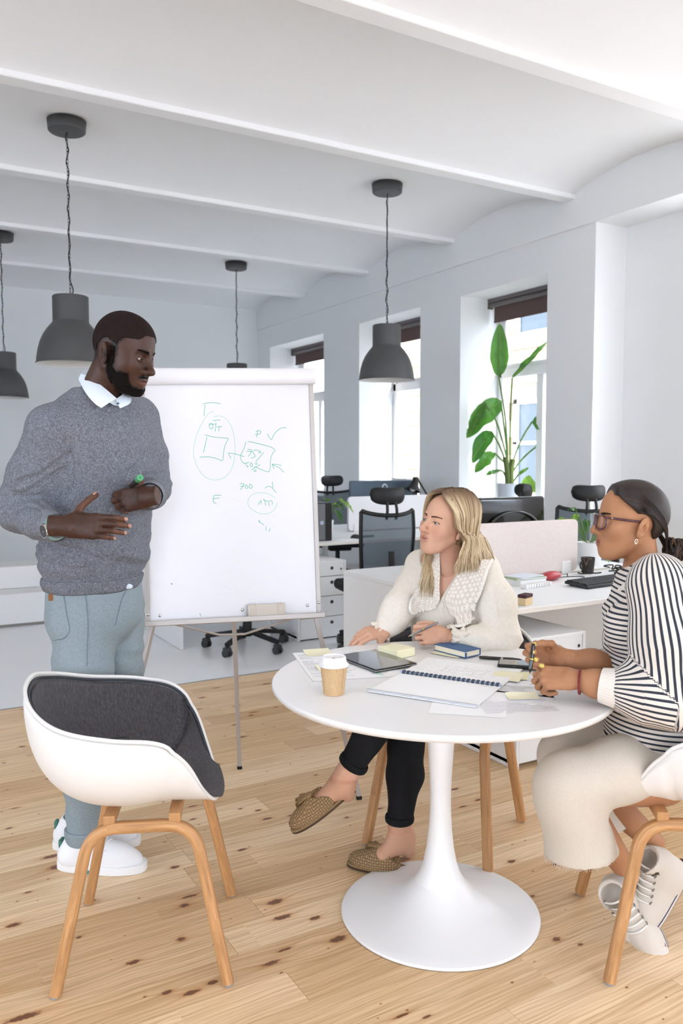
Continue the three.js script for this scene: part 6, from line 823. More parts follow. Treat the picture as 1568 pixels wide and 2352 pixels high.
  const lc = part(bl, 'lace_collar', [leafR, leafL], laceM, 'wide cream lace collar'); const sc = []; for (const [a, b] of [[[[0.153, 1.064, 0.1], [0.114, 0.997, 0.12], [0.076, 0.906, 0.1], [0.028, 0.822, 0.1], [-0.013, 0.792, 0.09], [-0.035, 0.828, 0.09]], 46], [[[-0.12, 1.068, 0], [-0.135, 0.993, 0.03], [-0.135, 0.913, 0.05], [-0.13, 0.851, 0.05], [-0.111, 0.827, 0.05], [-0.071, 0.856, 0.05]], 38]]) onSurf(smoothF, curve(a).getPoints(b).map((v) => v.toArray()), 0.013).forEach((q) => sc.push(new THREE.SphereGeometry(0.0056, 10, 6).scale(1, 1, 0.3).translate(...q))); const sm = part(bl, 'lace_edge', sc, std(0xf7f1e7, 0.9)); sm.userData.kind = 'stuff';
  const placket = onSurf(blF, curve([[-0.041, 0.879, 0.06], [-0.033, 0.812, 0.05], [-0.028, 0.731, 0.04]]).getPoints(12).map((v) => v.toArray()), 0.0015); part(bl, 'placket', new THREE.TubeGeometry(new THREE.CatmullRomCurve3(placket.map(V)), 24, 0.0035, 6), blouseM); for (const i of [2, 5]) part(bl, 'button', new THREE.SphereGeometry(0.005, 12, 8).translate(...placket[i]), std(0xf0e6d8, 0.4));
  // trousers and woven mules
  const blk = dataTex(64, 64, (x, y) => { const n = ((x + y) % 4 < 2 ? 4 : -3) + tileNoise(x, y, 64, 3) * 4; return [40 + n, 41 + n, 44 + n]; }), jm = phys(0xb8b8bc, 0.9, { map: blk, specularIntensity: 0.4 });
  const thighs = union(0.03, chain([[-0.06, 0.54, -0.12], crossKnee, [-0.35, 0.401, 0.3]], [0.1, 0.066, 0.046]), chain([[0.09, 0.54, -0.12], plantKnee, [-0.174, 0.323, 0.22], [-0.194, 0.17, 0.235]], [0.1, 0.068, 0.058, 0.042])), yH = [-1.546, 0.167, 0.235][1], aD = V([-0.371, 0.362, 0.3]).sub(V(crossKnee)).normalize(), aP = V([-0.35, 0.395, 0.3]);
  const tj = part(wo, 'trousers', boxUv(netMesh((x, y, z) => { const dist = (x - aP.x) * aD.x + (y - aP.y) * aD.y + (z - aP.z) * aD.z, inL = x < -0.36; return Math.max(thighs(x, y, z) + 0.0035 * noise3(x * 14, y * 22, z * 14), yH - y, inL || y < 0.55 && x < [-0.281, 0.471, 0.3][0] ? dist : -1); }, [-0.5, 0.1, -0.3], [0.28, 0.72, 0.46], 0.0068), 8), jm, 'black skinny jeans');
  const hemRing = (c, d, r) => new THREE.TorusGeometry(r, 0.0055, 8, 32).scale(1, 1, 2.4).applyMatrix4(frame(c, d, [0, 0.3, 1])); part(tj, 'hem', [hemRing([-0.35, 0.395, 0.3], aD.toArray(), 0.0465), hemRing([plantAnkle[0] - 0.001, yH + 0.012, plantAnkle[2]], [0, 1, 0], 0.0445)], jm);
  const weave = canvasTex(256, 256, (g, w, h) => { g.fillStyle = '#6b543b'; g.fillRect(0, 0, w, h); for (let j = 0; j < 8; j++) for (let i = 0; i < 8; i++) { g.fillStyle = (i + j) % 2 ? '#a88a63' : '#9a7c56'; (i + j) % 2 ? g.fillRect(i * 32 + 2, j * 32 + 5, 28, 22) : g.fillRect(i * 32 + 5, j * 32 + 2, 22, 28); } }); weave.wrapS = weave.wrapT = THREE.RepeatWrapping;
  const weaveM = std(0xffffff, 0.9, { map: weave, bumpMap: weave, bumpScale: 0.0015 }), suede = std(0x9a7c56, 0.95), soleM = std(0x4b3726, 0.8);
  function mule(m) {   // toe along +x, heel open at -x
    const A = (g) => g.applyMatrix4(m), f = (x, y, z) => { let d = smin(ell([0.055, 0.028, 0], [0.088, 0.036, 0.043])(x, y, z), cone([0.0, 0.045, 0], [0.03, 0.045, 0], 0.038, 0.036)(x, y, z), 0.03); d = smax(d, -cone([-0.05, 0.075, 0], [0.0, 0.08, 0], 0.05, 0.028)(x, y, z), 0.006); return Math.max(d, 0.012 - y, -0.035 - x + (0.06 - y) * -0.9); };
    const up = part(wo, 'loafer', A(boxUv(netMesh(f, [-0.1, 0, -0.07], [0.16, 0.11, 0.07], 0.0042), 15)), weaveM, 'tan woven leather loafer');
    const out = []; for (let i = 0; i < 40; i++) { const a = i / 40 * 6.283, c = Math.cos(a), s = Math.sin(a), x = 0.02 + 0.126 * Math.sign(c) * Math.pow(Math.abs(c), 0.8), w = lerp(0.028, 0.04, sstep(-0.08, 0.06, x)) * Math.sign(s) * Math.pow(Math.abs(s), 0.8); out.push(new THREE.Vector2(x, w)); } const shp = new THREE.Shape(out), ex = (d, y) => new THREE.ExtrudeGeometry(shp, { depth: d, bevelEnabled: true, bevelSize: 0.002, bevelThickness: 0.002, bevelSegments: 1 }).rotateX(-Math.PI / 2).translate(0, y, 0);
    part(up, 'sole', [A(ex(0.006, 0.004)), A(rb(0.05, 0.014, 0.05, 0.006, -0.078, 0.007, 0))], soleM); part(up, 'insole', A(ex(0.002, 0.012)), suede);
    const R = rng(21), tas = []; for (let i = 0; i < 22; i++) { const z = (R() - 0.5) * 0.05, x = 0.04 + R() * 0.03; tas.push(A(tube([[0.03, 0.083, z * 0.2], [x, 0.08, z * 0.7 + 0.01], [x + 0.018, 0.066 + R() * 0.006, z * 0.9 + 0.028], [x + 0.026, 0.044, z * 0.8 + 0.047]], 0.0026, 10, 5))); } part(up, 'tassel', [...tas, A(new THREE.SphereGeometry(0.012, 12, 8).scale(1, 0.6, 1.3).translate(0.032, 0.082, 0))], suede);
  }
  mule(frame([-0.229, 0.04, 0.25], [0.3, 0, -0.95], [0, 1, 0]).setPosition([-0.229, 0.017, 0.25][0], 0.001, 0.25));
  mule(new THREE.Matrix4().makeBasis(V([-0.82, -0.56, 0.1]).normalize(), V([-0.53, 0.82, 0.22]).normalize(), new THREE.Vector3().crossVectors(V([-0.82, -0.56, 0.1]).normalize(), V([-0.53, 0.82, 0.22]).normalize())).setPosition(...[-0.429, 0.242, 0.29]));
  // hair
  const c1 = lin(0xc2a77f), c2 = lin(0x83684c), c3 = lin(0xdfcba8), rootC = lin(0x5f4836), R = rng(31), hp = (x, y, z) => V([x, y, z]).applyMatrix4(hm).toArray();
  const cap = netMesh((x, y, z) => { const ax = Math.abs(x), face = z + 0.014 + 0.02 * sstep(0.01, -0.03, y) - lerp(0.0, 0.07, sstep(0.03, 0.105, y)) - 0.006 * noise3(x * 60, y * 60, z * 60); return smax(Math.abs(H.skull(x, y, z) - 0.004) - 0.011, Math.max(face, -0.09 - y), 0.01); }, [-0.12, -0.11, -0.14], [0.12, 0.16, 0.12], 0.0032, (x, y, z) => mixc(c2, rootC, sstep(0.05, 0.12, y))).applyMatrix4(hm);
  const mass = netMesh(union(0.03, chain([hp(0.055, -0.02, -0.05), [0.087, 1.108, -0.03], [0.092, 1.044, -0.03]], [0.02, 0.028, 0.02]), chain([hp(0.0, 0.0, -0.07), [0.087, 1.093, -0.1], [0.11, 1.024, -0.1]], [0.05, 0.04, 0.028]), chain([hp(-0.065, -0.03, 0.0), [-0.073, 1.038, -0.01], [-0.086, 0.954, 0.01]], [0.008, 0.01, 0.008])), [-0.25, 0.9, -0.3], [0.25, 1.42, 0.25], 0.006, (x, y, z) => mixc(c2, c1, 0.5 + 0.5 * noise3(x * 60, y * 6, z * 60)));
  const HB = [[0.043, 1.109, 0], [0.118, 1.131, 0], [0.006, 1.021, 0], [0.157, 1.03, 0], [-0.09, 1.068, 0], [-0.046, 1.068, 0], [-0.104, 0.976, 0], [-0.047, 0.976, 0], [-0.116, 0.894, 0], [-0.058, 0.894, 0], [0.024, 1.062, 0], [0.143, 1.078, 0]];   // where the locks hang
  const st = [];
  for (let i = 0; i < 1150; i++) {
    const side = i % 6 < 5 ? 1 : -1, t = R(), k = clamp(t + 0.25 * (R() - 0.5), 0, 1), zr = lerp(0.085, -0.085, t), off = 0.017 + 0.009 * R() + 0.012 * sstep(0.4, 0.9, t), tone = R(), tipC = tone < 0.32 ? c3 : tone < 0.8 ? c1 : c2, colF = (q) => mixc(mixc(rootC, c2, tone), tipC, sstep(0.05, 0.3, q));
    const S = (x, y, z, e = 0) => hp(...onSurf(H.skull, [[x, y, z]], off + e)[0]);
    const pts = [S(side * 0.004 + 0.012, 0.12, zr), S(side * 0.045, 0.1, zr * 0.98 + 0.006), S(side * 0.075, 0.055, lerp(0.056, -0.075, t)), S(side * 0.078, 0.008, lerp(0.034, -0.08, t), 0.004 + 0.004 * R())];
    if (side > 0) { const z0 = lerp(0.09, 0.01, k), j1 = 0.01 * (R() - 0.5); pts.push([lerp(HB[0][0], HB[1][0], k) + j1, HB[0][1] + 0.02 * (R() - 0.5), z0], [lerp(HB[10][0], HB[11][0], k) + j1, HB[10][1], z0 + 0.015], [lerp(HB[2][0], HB[3][0], k) + 0.02 * (R() - 0.5), HB[2][1] - 0.035 * R() * (1 - 0.5 * k), z0 + 0.025]); }
    else pts.push([lerp(HB[4][0], HB[5][0], k), HB[4][1], lerp(0.0, -0.06, k)], [lerp(HB[6][0], HB[7][0], k), HB[6][1], lerp(0.035, 0.0, k)], [lerp(HB[8][0], HB[9][0], k) + 0.01 * (R() - 0.5), HB[8][1] + 0.05 * R(), lerp(0.055, 0.02, k)]);
    st.push(strand(pts, 0.0024 + 0.0016 * R(), colF, 0.45, 16));
  }
  part(wo, 'hair', mergeSkin([cap, mass, ...st]), hairMat, 'long straight blonde hair');
  // pen in the near hand
  const pen = onStage('silver_pen', 'silver pen with golden tip held by the woman in the cream blouse', 'pen', 0.39, 2.95); const a = V([-0.053, 0.824, 0.11]), b = V([-0.162, 0.788, 0.17]), L = a.distanceTo(b); const ax = b.clone().sub(a).normalize(), upv = new THREE.Vector3(0, 1, 0).addScaledVector(ax, -ax.y).normalize(); penParts({ add: (m) => { m.geometry.applyMatrix4(new THREE.Matrix4().makeBasis(ax, upv, new THREE.Vector3().crossVectors(ax, upv)).setPosition(a.x, a.y, a.z)); pen.add(m); } }, L, 0.0046, [std(0xa9a9ab, 0.25, { metalness: 0.9 }), std(0xd9b25a, 0.3, { metalness: 0.9 })]);
}

// ---------------------------------------------------------------- the seated woman in the striped sweater
{
  const wo = onStage('person', 'seated woman in striped sweater with glasses and dark hair in a low bun, writing', 'person', 0.98, 2.32);
  const base = lin(0xb98560), deep = lin(0x9a684b), lipC = lin(0x935349), skinCol = (x, y, z) => mixc(base, deep, clamp(0.3 + 0.45 * fbm(x * 25, y * 25, z * 25), 0, 1));
  const H = makeHead({ wide: 0.97, jaw: 0.9, lips: 1.15, nose: 0.98, noseW: 1.05, brow: 0.75, eyeOpen: 1.0, neck: [[0, -0.03, -0.03], [0.0, -0.21, -0.075], 0.046, 0.056] });
  const hm = new THREE.Matrix4().makeTranslation(...[-0.142, 1.207, -0.06]).multiply(new THREE.Matrix4().makeRotationY(rad(-91))).multiply(new THREE.Matrix4().makeRotationX(rad(-6))).multiply(new THREE.Matrix4().makeScale(0.93, 0.93, 0.93)), hp = (x, y, z) => V([x, y, z]).applyMatrix4(hm).toArray(), hA = (g) => g.applyMatrix4(hm);
  const head = hA(netMesh(H.f, [-0.1, -0.19, -0.13], [0.1, 0.145, 0.14], 0.0021, (x, y, z) => mixc(skinCol(x, y, z), lipC, 0.8 * H.lipMask(x, y, z))));
  const browG = [1, -1].map((s) => hA(netMesh((x, y, z) => { const u = clamp((s * x - 0.012) / 0.038, -0.5, 1.5); return Math.max(Math.abs(H.f(x, y, z)) - 0.0017, Math.abs(y - 0.0215 - 0.010 * u * (1.15 - 0.8 * u)) - lerp(0.0038, 0.0018, clamp(u, 0, 1)), (Math.abs(u - 0.5) - 0.5) * 0.038, 0.03 - z); }, [s > 0 ? 0.0 : -0.065, 0.0, 0.03], [s > 0 ? 0.065 : 0.0, 0.045, 0.12], 0.0016, () => lin(0x2b1c16))));
  // hands: the far one writes, the near one rests as a loose fist
  const write = { fingers: [[50, 46, 26, 3], [58, 52, 30, 0], [66, 60, 34, -1], [72, 66, 36, -2]], thumb: [[0.6, 0.62, 0.5], [0.05, 0.9, 0.42], [-0.3, 0.93, 0.1]], thumbNail: [0.5, -0.3, 0.8] }, fist = { fingers: [[58, 72, 40, 1], [64, 76, 42, 0], [70, 78, 44, -1], [74, 78, 44, -2]], thumb: [[0.55, 0.6, 0.55], [0.0, 0.8, 0.55], [-0.4, 0.85, 0.15]] };
  const hR = makeHand(1, write, 0.95, 0.03), hL = makeHand(-1, fist, 0.95, 0.03), mR = frame([-0.354, 0.834, 0.03], [-0.1, -0.1, 0.98], [-0.97, 0.12, 0.15]), mL = frame([-0.344, 0.798, 0.12], [0.12, -0.72, -0.66], [-0.97, 0.12, -0.1]);
  const gR = netMesh(hR.f, hR.lo, hR.hi, 0.0024, skinCol).applyMatrix4(mR), gL = netMesh(hL.f, hL.lo, hL.hi, 0.0024, skinCol).applyMatrix4(mL);
  // skeleton
  const yaw = rad(-88), sh = { L: [-0.141, 1.061, 0.16], R: [-0.074, 0.984, -0.16] }, el = { L: [-0.116, 0.777, 0.21], R: [-0.095, 0.743, -0.08] }, wr = { L: [-0.33, 0.796, 0.125], R: [-0.343, 0.832, 0.03] };
  const T = [[[-1.962, 0.561, 0][1], [-0.067, 0.561, 0][0], 0, 0.17, 0.145], [[-1.96, 0.638, 0][1], [-0.069, 0.638, 0][0], 0, 0.175, 0.148], [[-1.957, 0.765, 0][1], [-0.077, 0.765, 0][0], 0, 0.165, 0.135], [[-1.954, 0.866, 0][1], [-0.092, 0.866, 0][0], 0, 0.168, 0.132], [[-1.952, 0.942, 0][1], [-0.101, 0.942, 0][0], 0, 0.172, 0.122], [[-1.95, 1.017, 0][1], [-0.103, 1.017, 0][0], 0, 0.165, 0.098], [[-1.948, 1.064, 0][1], [-0.107, 1.064, 0][0], 0, 0.12, 0.082], [[-1.947, 1.094, 0][1], [-0.115, 1.094, 0][0], 0, 0.08, 0.07]];
  const skinT = T.map((q) => [q[0], q[1], q[2], q[3] - 0.014, q[4] - 0.014]);
  const kneeL = [-0.359, 0.501, 0.11], kneeR = [-0.307, 0.501, -0.1], ankL = [-0.171, 0.229, 0.02], ankR = [-0.052, 0.255, -0.06];
  const under = union(0.03, column(skinT, yaw, 0.03), cone([-0.106, 1.063, -0.03], hp(0, -0.12, -0.05), 0.056, 0.05), chain([sh.L, el.L, wr.L], [0.042, 0.036, 0.026]), chain([sh.R, el.R, wr.R], [0.042, 0.036, 0.026]), chain([[-0.103, 0.52, 0.09], kneeL, ankL], [0.085, 0.058, 0.034]), chain([[-0.033, 0.502, -0.09], kneeR, ankR], [0.085, 0.058, 0.034]));
  const arms = netMesh(union(0.02, chain([[-0.233, 0.786, 0.17], [-0.293, 0.791, 0.14], wr.L], [0.036, 0.034, 0.027]), chain([[-0.181, 0.792, -0.02], [-0.266, 0.816, 0.01], wr.R], [0.036, 0.034, 0.027])), [-0.5, 0.6, -0.2], [0, 1.0, 0.35], 0.005, skinCol);
  const bodyG = netMesh(under, [-0.5, 0.02, -0.35], [0.35, 1.25, 0.4], 0.012, skinCol);
  const body = part(wo, 'body', mergeSkin([bodyG, arms, head, gR, gL]), skinMat(0.5), 'tanned skin'); for (const g of browG) part(body, 'eyebrow', g, matHair);
  for (const s of [1, -1]) part(body, 'eye', hA(eyeGeo(s, [0, 0.05, 1], lin(0x3a2416))), phys(0xffffff, 0.12, { vertexColors: true }));
  for (const g of hR.nailG) part(body, 'fingernail', g.applyMatrix4(mR), std(0xe6cf6a, 0.25), 'yellow nail polish');
  // striped sweater
  const stripe = dataTex(8, 64, (x, y) => { const d = Math.abs(y - 32), t = sstep(11.5, 13.5, d), n = 6 * hash3(x, y, 3); return [lerp(46, 233, t) + n, lerp(52, 224, t) + n, lerp(64, 214, t) + n]; }), stripM = phys(0xfafafa, 0.92, { map: stripe, side: THREE.DoubleSide }), PER = 0.0138;
  const ribM = std(0xe9e2d8, 0.92, { side: THREE.DoubleSide }), bust = ell([-0.19, 0.931, 0.07], [0.055, 0.065, 0.06]), tor = column(T, yaw, 0.03), shF = cone(sh.L, sh.R, 0.062, 0.062);
  const neckHole = cone([-0.112, 1.067, -0.02], hp(0, -0.1, -0.03), 0.064, 0.075), fold = (x, y, z) => 0.007 * (Math.abs(noise3(x * 10 + y * 7, y * 8, z * 10)) - 0.3) + 0.004 * noise3(x * 14, y * 26, z * 14);
  const torF = (x, y, z) => smax(smin(smin(tor(x, y, z), shF(x, y, z), 0.05), bust(x, y, z), 0.05) + fold(x, y, z) * 1.3, -neckHole(x, y, z), 0.006);
  const sw = part(wo, 'sweater', stripeUv(netMesh(torF, [-0.34, 0.5, -0.28], [0.3, 1.2, 0.28], 0.0056), (x, y, z) => [x * 3, (y + 0.35 * (fold(x, y, z))) / PER]), stripM, 'navy and cream striped sweater');
  function sleeve(pts, rs, z0, phase) {
    const F0 = chain(pts, rs, 0.05), E = pts[2], f = (x, y, z) => { const k = Math.exp(-((x - E[0]) ** 2 + (y - E[1]) ** 2) / 0.012); return F0(x, y, z) + 0.006 * (Math.abs(noise3(x * 9, y * 10, z * 9 + phase)) - 0.3) + 0.02 * k * (Math.abs(noise3(x * 15 - y * 9, y * 20 + x * 12, z * 8 + phase)) - 0.28); };
    const bb = [[1e9, 1e9, 1e9], [-1e9, -1e9, -1e9]]; pts.forEach((p, i) => { for (let k = 0; k < 3; k++) { bb[0][k] = Math.min(bb[0][k], p[k] - rs[i] - 0.03); bb[1][k] = Math.max(bb[1][k], p[k] + rs[i] + 0.03); } });
    const segs = pts.slice(0, -1).map((p, i) => { const d = V(pts[i + 1]).sub(V(p)), L = d.length(); d.normalize(); const n = new THREE.Vector3(0, 0, 1).addScaledVector(d, -d.z).normalize(), b = new THREE.Vector3().crossVectors(d, n); return { p: V(p), d, L, n, b }; }), K = 34;
    const g = netMesh(f, bb[0], bb[1], 0.0056);
    return { g: stripeUv(g, (x, y, z) => { let best = 1e9, A = 0; for (const s of segs) { const q = V([x, y, z]).sub(s.p), t = clamp(q.dot(s.d), 0, s.L), r = q.clone().addScaledVector(s.d, -t), dd = r.length(); if (dd < best) { best = dd; A = Math.atan2(r.dot(s.b), r.dot(s.n)); } } return [0.5, (A / 6.28319 + 0.5) * K, K]; }), f };
  }
  const sL = sleeve([sh.L, [-0.127, 0.912, 0.2], el.L, [-0.182, 0.782, 0.195], [-0.224, 0.784, 0.178]], [0.085, 0.088, 0.082, 0.07, 0.054], 0, 1), sR = sleeve([sh.R, [-0.092, 0.845, -0.15], el.R, [-0.155, 0.774, -0.04], [-0.198, 0.796, -0.015]], [0.08, 0.078, 0.07, 0.056, 0.046], 0, 5);
  part(sw, 'sleeve', sL.g, stripM); part(sw, 'sleeve', sR.g, stripM);
  const cuff = (a, b, r0, r1) => { const A = V(a), B = V(b), d = B.clone().sub(A), L = d.length(); return surface((u, v) => { const t = u * 6.283, rr = lerp(r0, r1, v) * (1 + 0.015 * Math.sin(t * 40)); return [rr * Math.cos(t), rr * Math.sin(t), v * L]; }, 160, 4, true).applyMatrix4(frame(a, d.toArray(), [0, 1, 0])); };
  part(sw, 'cuff', cuff([-0.242, 0.786, 0.17], [-0.284, 0.79, 0.148], 0.054, 0.046), ribM, 'cream ribbed cuff'); part(sw, 'cuff', cuff([-0.186, 0.792, -0.018], [-0.218, 0.805, -0.005], 0.046, 0.04), ribM);
  const nb = surface((u, v) => { const a = u * 6.283, c = V([-0.112, 1.067, -0.02]), d = V(hp(0, -0.1, -0.03)).sub(c).normalize(), x = new THREE.Vector3(0, 0, 1).addScaledVector(d, -d.z).normalize(), y = new THREE.Vector3().crossVectors(d, x), rr = lerp(0.078, 0.069, v); const q = c.clone().addScaledVector(x, Math.cos(a) * rr).addScaledVector(y, Math.sin(a) * rr).addScaledVector(d, lerp(-0.012, 0.022, v)); q.y -= 0.02 * Math.max(0, -(q.x - c.x) / 0.07); return [q.x, q.y, q.z]; }, 80, 5, true); part(sw, 'neckband', [nb, new THREE.TubeGeometry(new THREE.CatmullRomCurve3([[-0.185, 1.022, 0], [-0.186, 1.044, 0.05], [-0.163, 1.08, 0.078], [-0.118, 1.105, 0.06], [-0.061, 1.104, -0.02], [-0.061, 1.085, -0.09], [-0.102, 1.055, -0.1], [-0.151, 1.027, -0.055]].map(V), true), 80, 0.0105, 10, true)], ribM, 'cream ribbed neckband');
  part(sw, 'hem_band', stripeUv(netMesh((x, y, z) => Math.max(Math.abs(tor(x, y, z) + 0.004) - 0.006, Math.abs(y - T[0][0] - 0.02) - 0.022), [-0.25, 0.4, -0.26], [0.3, 0.75, 0.26], 0.006), (x, y, z) => [0, y / PER]), stripM);
  // cropped wide trousers with frayed hems
  const twill = dataTex(64, 64, (x, y) => { const n = ((x + y) % 4 < 2 ? 2 : -2) + tileNoise(x, y, 64, 3) * 4; return [214 + n, 206 + n, 194 + n]; }), pantM = std(0xfbf8f4, 0.92, { map: twill, side: THREE.DoubleSide });
  const nearF = chain([[-0.082, 0.556, 0.095], [-0.209, 0.541, 0.1], kneeL, [-0.343, 0.437, 0.1], [-0.295, 0.248, 0.07]], [0.082, 0.085, 0.084, 0.086, 0.108], 0.04), farF = chain([[-0.025, 0.494, -0.095], [-0.174, 0.509, -0.1], kneeR, [-0.277, 0.432, -0.1], [-0.188, 0.276, -0.1]], [0.105, 0.095, 0.078, 0.076, 0.085], 0.04), wrinkle = (x, y, z) => { const k = Math.exp(-((x - [-0.267, 0.394, 0][0]) ** 2 + (y - [-1.967, 0.394, 0][1]) ** 2) / 0.006); return 0.014 * k * (Math.abs(noise3(x * 16 + y * 10, y * 20 - x * 12, z * 6)) - 0.3) + 0.004 * noise3(x * 9, y * 9, z * 9); };
  const hemY = [-1.928, 0.291, 0.1][1], hemB = [-2.011, 0.276, -0.1][1];
  const pantF = (x, y, z) => Math.min(Math.max(nearF(x, y, z) + wrinkle(x, y, z), hemY - y + 0.1 * (x - [-0.323, 2.636, 0][0])), Math.max(farF(x, y, z) + wrinkle(x, y, z + 3), hemB - y + 0.25 * (x - [-0.252, 2.636, 0][0])));
  const pants = part(wo, 'trousers', boxUv(netMesh((x, y, z) => { const a = pantF(x, y, z), hips = cone([0.05, 0.55, -0.09], [0.05, 0.55, 0.09], 0.11, 0.11)(x, y, z); const s = smin(a, hips, 0.02); return s; }, [-0.56, 0.1, -0.26], [0.2, 0.78, 0.27], 0.0066), 9), pantM, 'off-white cropped trousers with frayed hem');
  { const R = rng(8), fr = []; for (let i = 0; i < 90; i++) { const a = i / 90 * 6.283, x = [-0.313, 2.636, 0][0] + 0.094 * Math.cos(a), z = 0.072 + 0.09 * Math.sin(a), y = hemY + 0.1 * (x - [-0.323, 2.636, 0][0]); fr.push(tube([[x, y + 0.004, z], [x + 0.004 * (R() - 0.5), y - 0.004, z + 0.003], [x + 0.012 * (R() - 0.5), y - 0.008 - 0.008 * R(), z + 0.004 * R()]], 0.0009, 5, 4)); } const m = part(pants, 'frayed_threads', fr, pantM); m.userData.kind = 'stuff'; }
  // canvas high-tops
  const canvasM = std(0xd9d0c4, 0.9), rubM = std(0xddd5ca, 0.6), redM = std(0x7c2530, 0.6), blueM = std(0x2f3f63, 0.6);
  function hightop(m) {   // toe along +x, sole at y = 0
    const A = (g) => g.applyMatrix4(m), f = (x, y, z) => { let d = smin(ell([0.045, 0.034, 0], [0.125, 0.046, 0.045])(x, y, z), chain([[-0.07, 0.04, 0], [-0.065, 0.1, 0], [-0.05, 0.145, 0]], [0.042, 0.04, 0.043], 0.02)(x, y, z), 0.05); d = smin(d, cone([-0.03, 0.085, 0], [0.075, 0.046, 0], 0.035, 0.033)(x, y, z), 0.03); return Math.max(smax(d, -cone([-0.05, 0.11, 0], [-0.042, 0.2, 0], 0.034, 0.04)(x, y, z), 0.004), 0.02 - y, y - 0.152) + 0.0025 * noise3(x * 25, y * 25, z * 25); };
    const up = part(wo, 'high_top_sneaker', A(netMesh(f, [-0.14, 0, -0.07], [0.19, 0.18, 0.07], 0.0045)), canvasM, 'worn off-white canvas high-top');
    const outline = (k) => { const o = []; for (let i = 0; i < 48; i++) { const a = i / 48 * 6.283, c = Math.cos(a), s = Math.sin(a), x = 0.03 + (0.147 + k) * Math.sign(c) * Math.pow(Math.abs(c), 0.8), w = (lerp(0.034, 0.044, sstep(-0.05, 0.08, x)) + k) * Math.sign(s) * Math.pow(Math.abs(s), 0.75); o.push(new THREE.Vector2(x, w)); } return new THREE.Shape(o); }, ex = (k, d, y) => A(new THREE.ExtrudeGeometry(outline(k), { depth: d, bevelEnabled: false }).rotateX(-Math.PI / 2).translate(0, y, 0));
    part(up, 'sole', ex(0, 0.032, 0), rubM); part(up, 'outsole', ex(0.0008, 0.004, 0), std(0xa9927a, 0.9)); part(up, 'red_line', ex(0.0012, 0.003, 0.029), redM); part(up, 'blue_line', ex(0.0012, 0.0028, 0.012), blueM); part(up, 'toe_cap', A(new THREE.SphereGeometry(1, 24, 14, 0, 6.3, 0, Math.PI / 2).scale(0.05, 0.042, 0.043).translate(0.122, 0.028, 0)), rubM);
    const ey = [], lc = []; for (let i = 0; i < 7; i++) { const t = i / 6, x = lerp(0.07, -0.03, t), y = lerp(0.082, 0.148, t); for (const s of [-1, 1]) ey.push(A(new THREE.TorusGeometry(0.0038, 0.0016, 6, 14).rotateX(s * 0.5).translate(x - 0.014, y - 0.016, s * 0.035))); lc.push(A(tube([[x - 0.012, y - 0.012, 0.034], [x - 0.002, y + 0.003, 0.012], [x, y + 0.003, -0.012], [x - 0.008, y - 0.012, -0.034]], 0.003, 10, 5))); } part(up, 'eyelets', ey, std(0x8a8680, 0.4, { metalness: 0.6 })); part(up, 'laces', lc, std(0xeeeae3, 0.85));
  }
  const basis = (x, y) => { const X = V(x).normalize(), Y = V(y).addScaledVector(X, -V(y).dot(X)).normalize(); return new THREE.Matrix4().makeBasis(X, Y, new THREE.Vector3().crossVectors(X, Y)); };
  hightop(basis([-0.62, -0.76, 0.15], [-0.72, 0.62, 0.28]).setPosition(...[-0.024, 0.107, -0.02])); hightop(basis([0.28, -0.72, 0.62], [-0.62, 0.42, 0.66]).setPosition(...[-0.098, 0.051, -0.04]));
  // hair: smooth crown and low bun
  const h1 = lin(0x2a1b16), h2 = lin(0x140d0b), h3 = lin(0x4a3023), R = rng(41), hair = [];
  const capF = (x, y, z) => { const ax = Math.abs(x), front = y > 0.085 ? z - 0.072 : z - lerp(-0.005, 0.066, sstep(0.015, 0.095, y)), low = (z > -0.03 ? 0.004 : 0.004 - 0.075 * sstep(-0.03, -0.08, z)) - y, ear = ax > 0.05 ? 0.041 - Math.hypot(y + 0.004, z + 0.006) : -1; return smax(Math.abs(H.skull(x, y, z) - 0.003) - 0.009, Math.max(front, low, ear), 0.006); };
  hair.push(hA(netMesh(capF, [-0.11, -0.1, -0.13], [0.11, 0.15, 0.1], 0.0032, (x, y, z) => mixc(h1, h2, 0.5 + 0.5 * noise3(x * 90, y * 90, z * 12)))));
  const bunC = [0.0, -0.055, -0.14];
  for (let i = 0; i < 420; i++) { const s = i % 4 < 3 ? 1 : -1, t = R(), y0 = lerp(0.045, 0.125, Math.pow(R(), 0.8)), z0 = lerp(0.0, 0.07, sstep(0.015, 0.095, y0)) - 0.004, root = [s * 0.07 * Math.sqrt(Math.max(0, 1 - ((y0 - 0.04) / 0.1) ** 2)), y0, z0], m1 = [s * 0.07, Math.max(0.036, lerp(y0, 0.0, 0.3)), lerp(z0, bunC[2], 0.35)], m2 = [s * 0.055, lerp(y0, -0.05, 0.55), lerp(z0, bunC[2], 0.68)]; const off = 0.012 + 0.0035 * R(), P3 = onSurf(H.skull, [root, m1, m2], off), tone = R(); P3.push([s * 0.014 * R(), bunC[1] + 0.03 * (R() - 0.5), bunC[2] + 0.02]); const c = tone < 0.12 ? h3 : tone < 0.6 ? h1 : h2; hair.push(hA(strand(P3, 0.0024 + 0.0012 * R(), c))); }
  for (let i = 0; i < 150; i++) { const a0 = R() * 6.283, tilt = (R() - 0.5) * 1.1, rr = 0.028 + 0.012 * R(), pts = []; for (let k = 0; k <= 6; k++) { const a = a0 + k * 0.55, px = Math.cos(a) * rr, py = Math.sin(a) * rr * 0.9, q = 0.022 * Math.sin(a * 0.5 + tilt * 3) + tilt * 0.02; pts.push([bunC[0] + px, bunC[1] - 0.012 + py, bunC[2] - 0.012 + q + 0.014 * (R() - 0.5)]); } const tone = R(); hair.push(hA(strand(pts, 0.0045, tone < 0.25 ? lin(0x6b4a33) : tone < 0.6 ? h1 : h2))); }
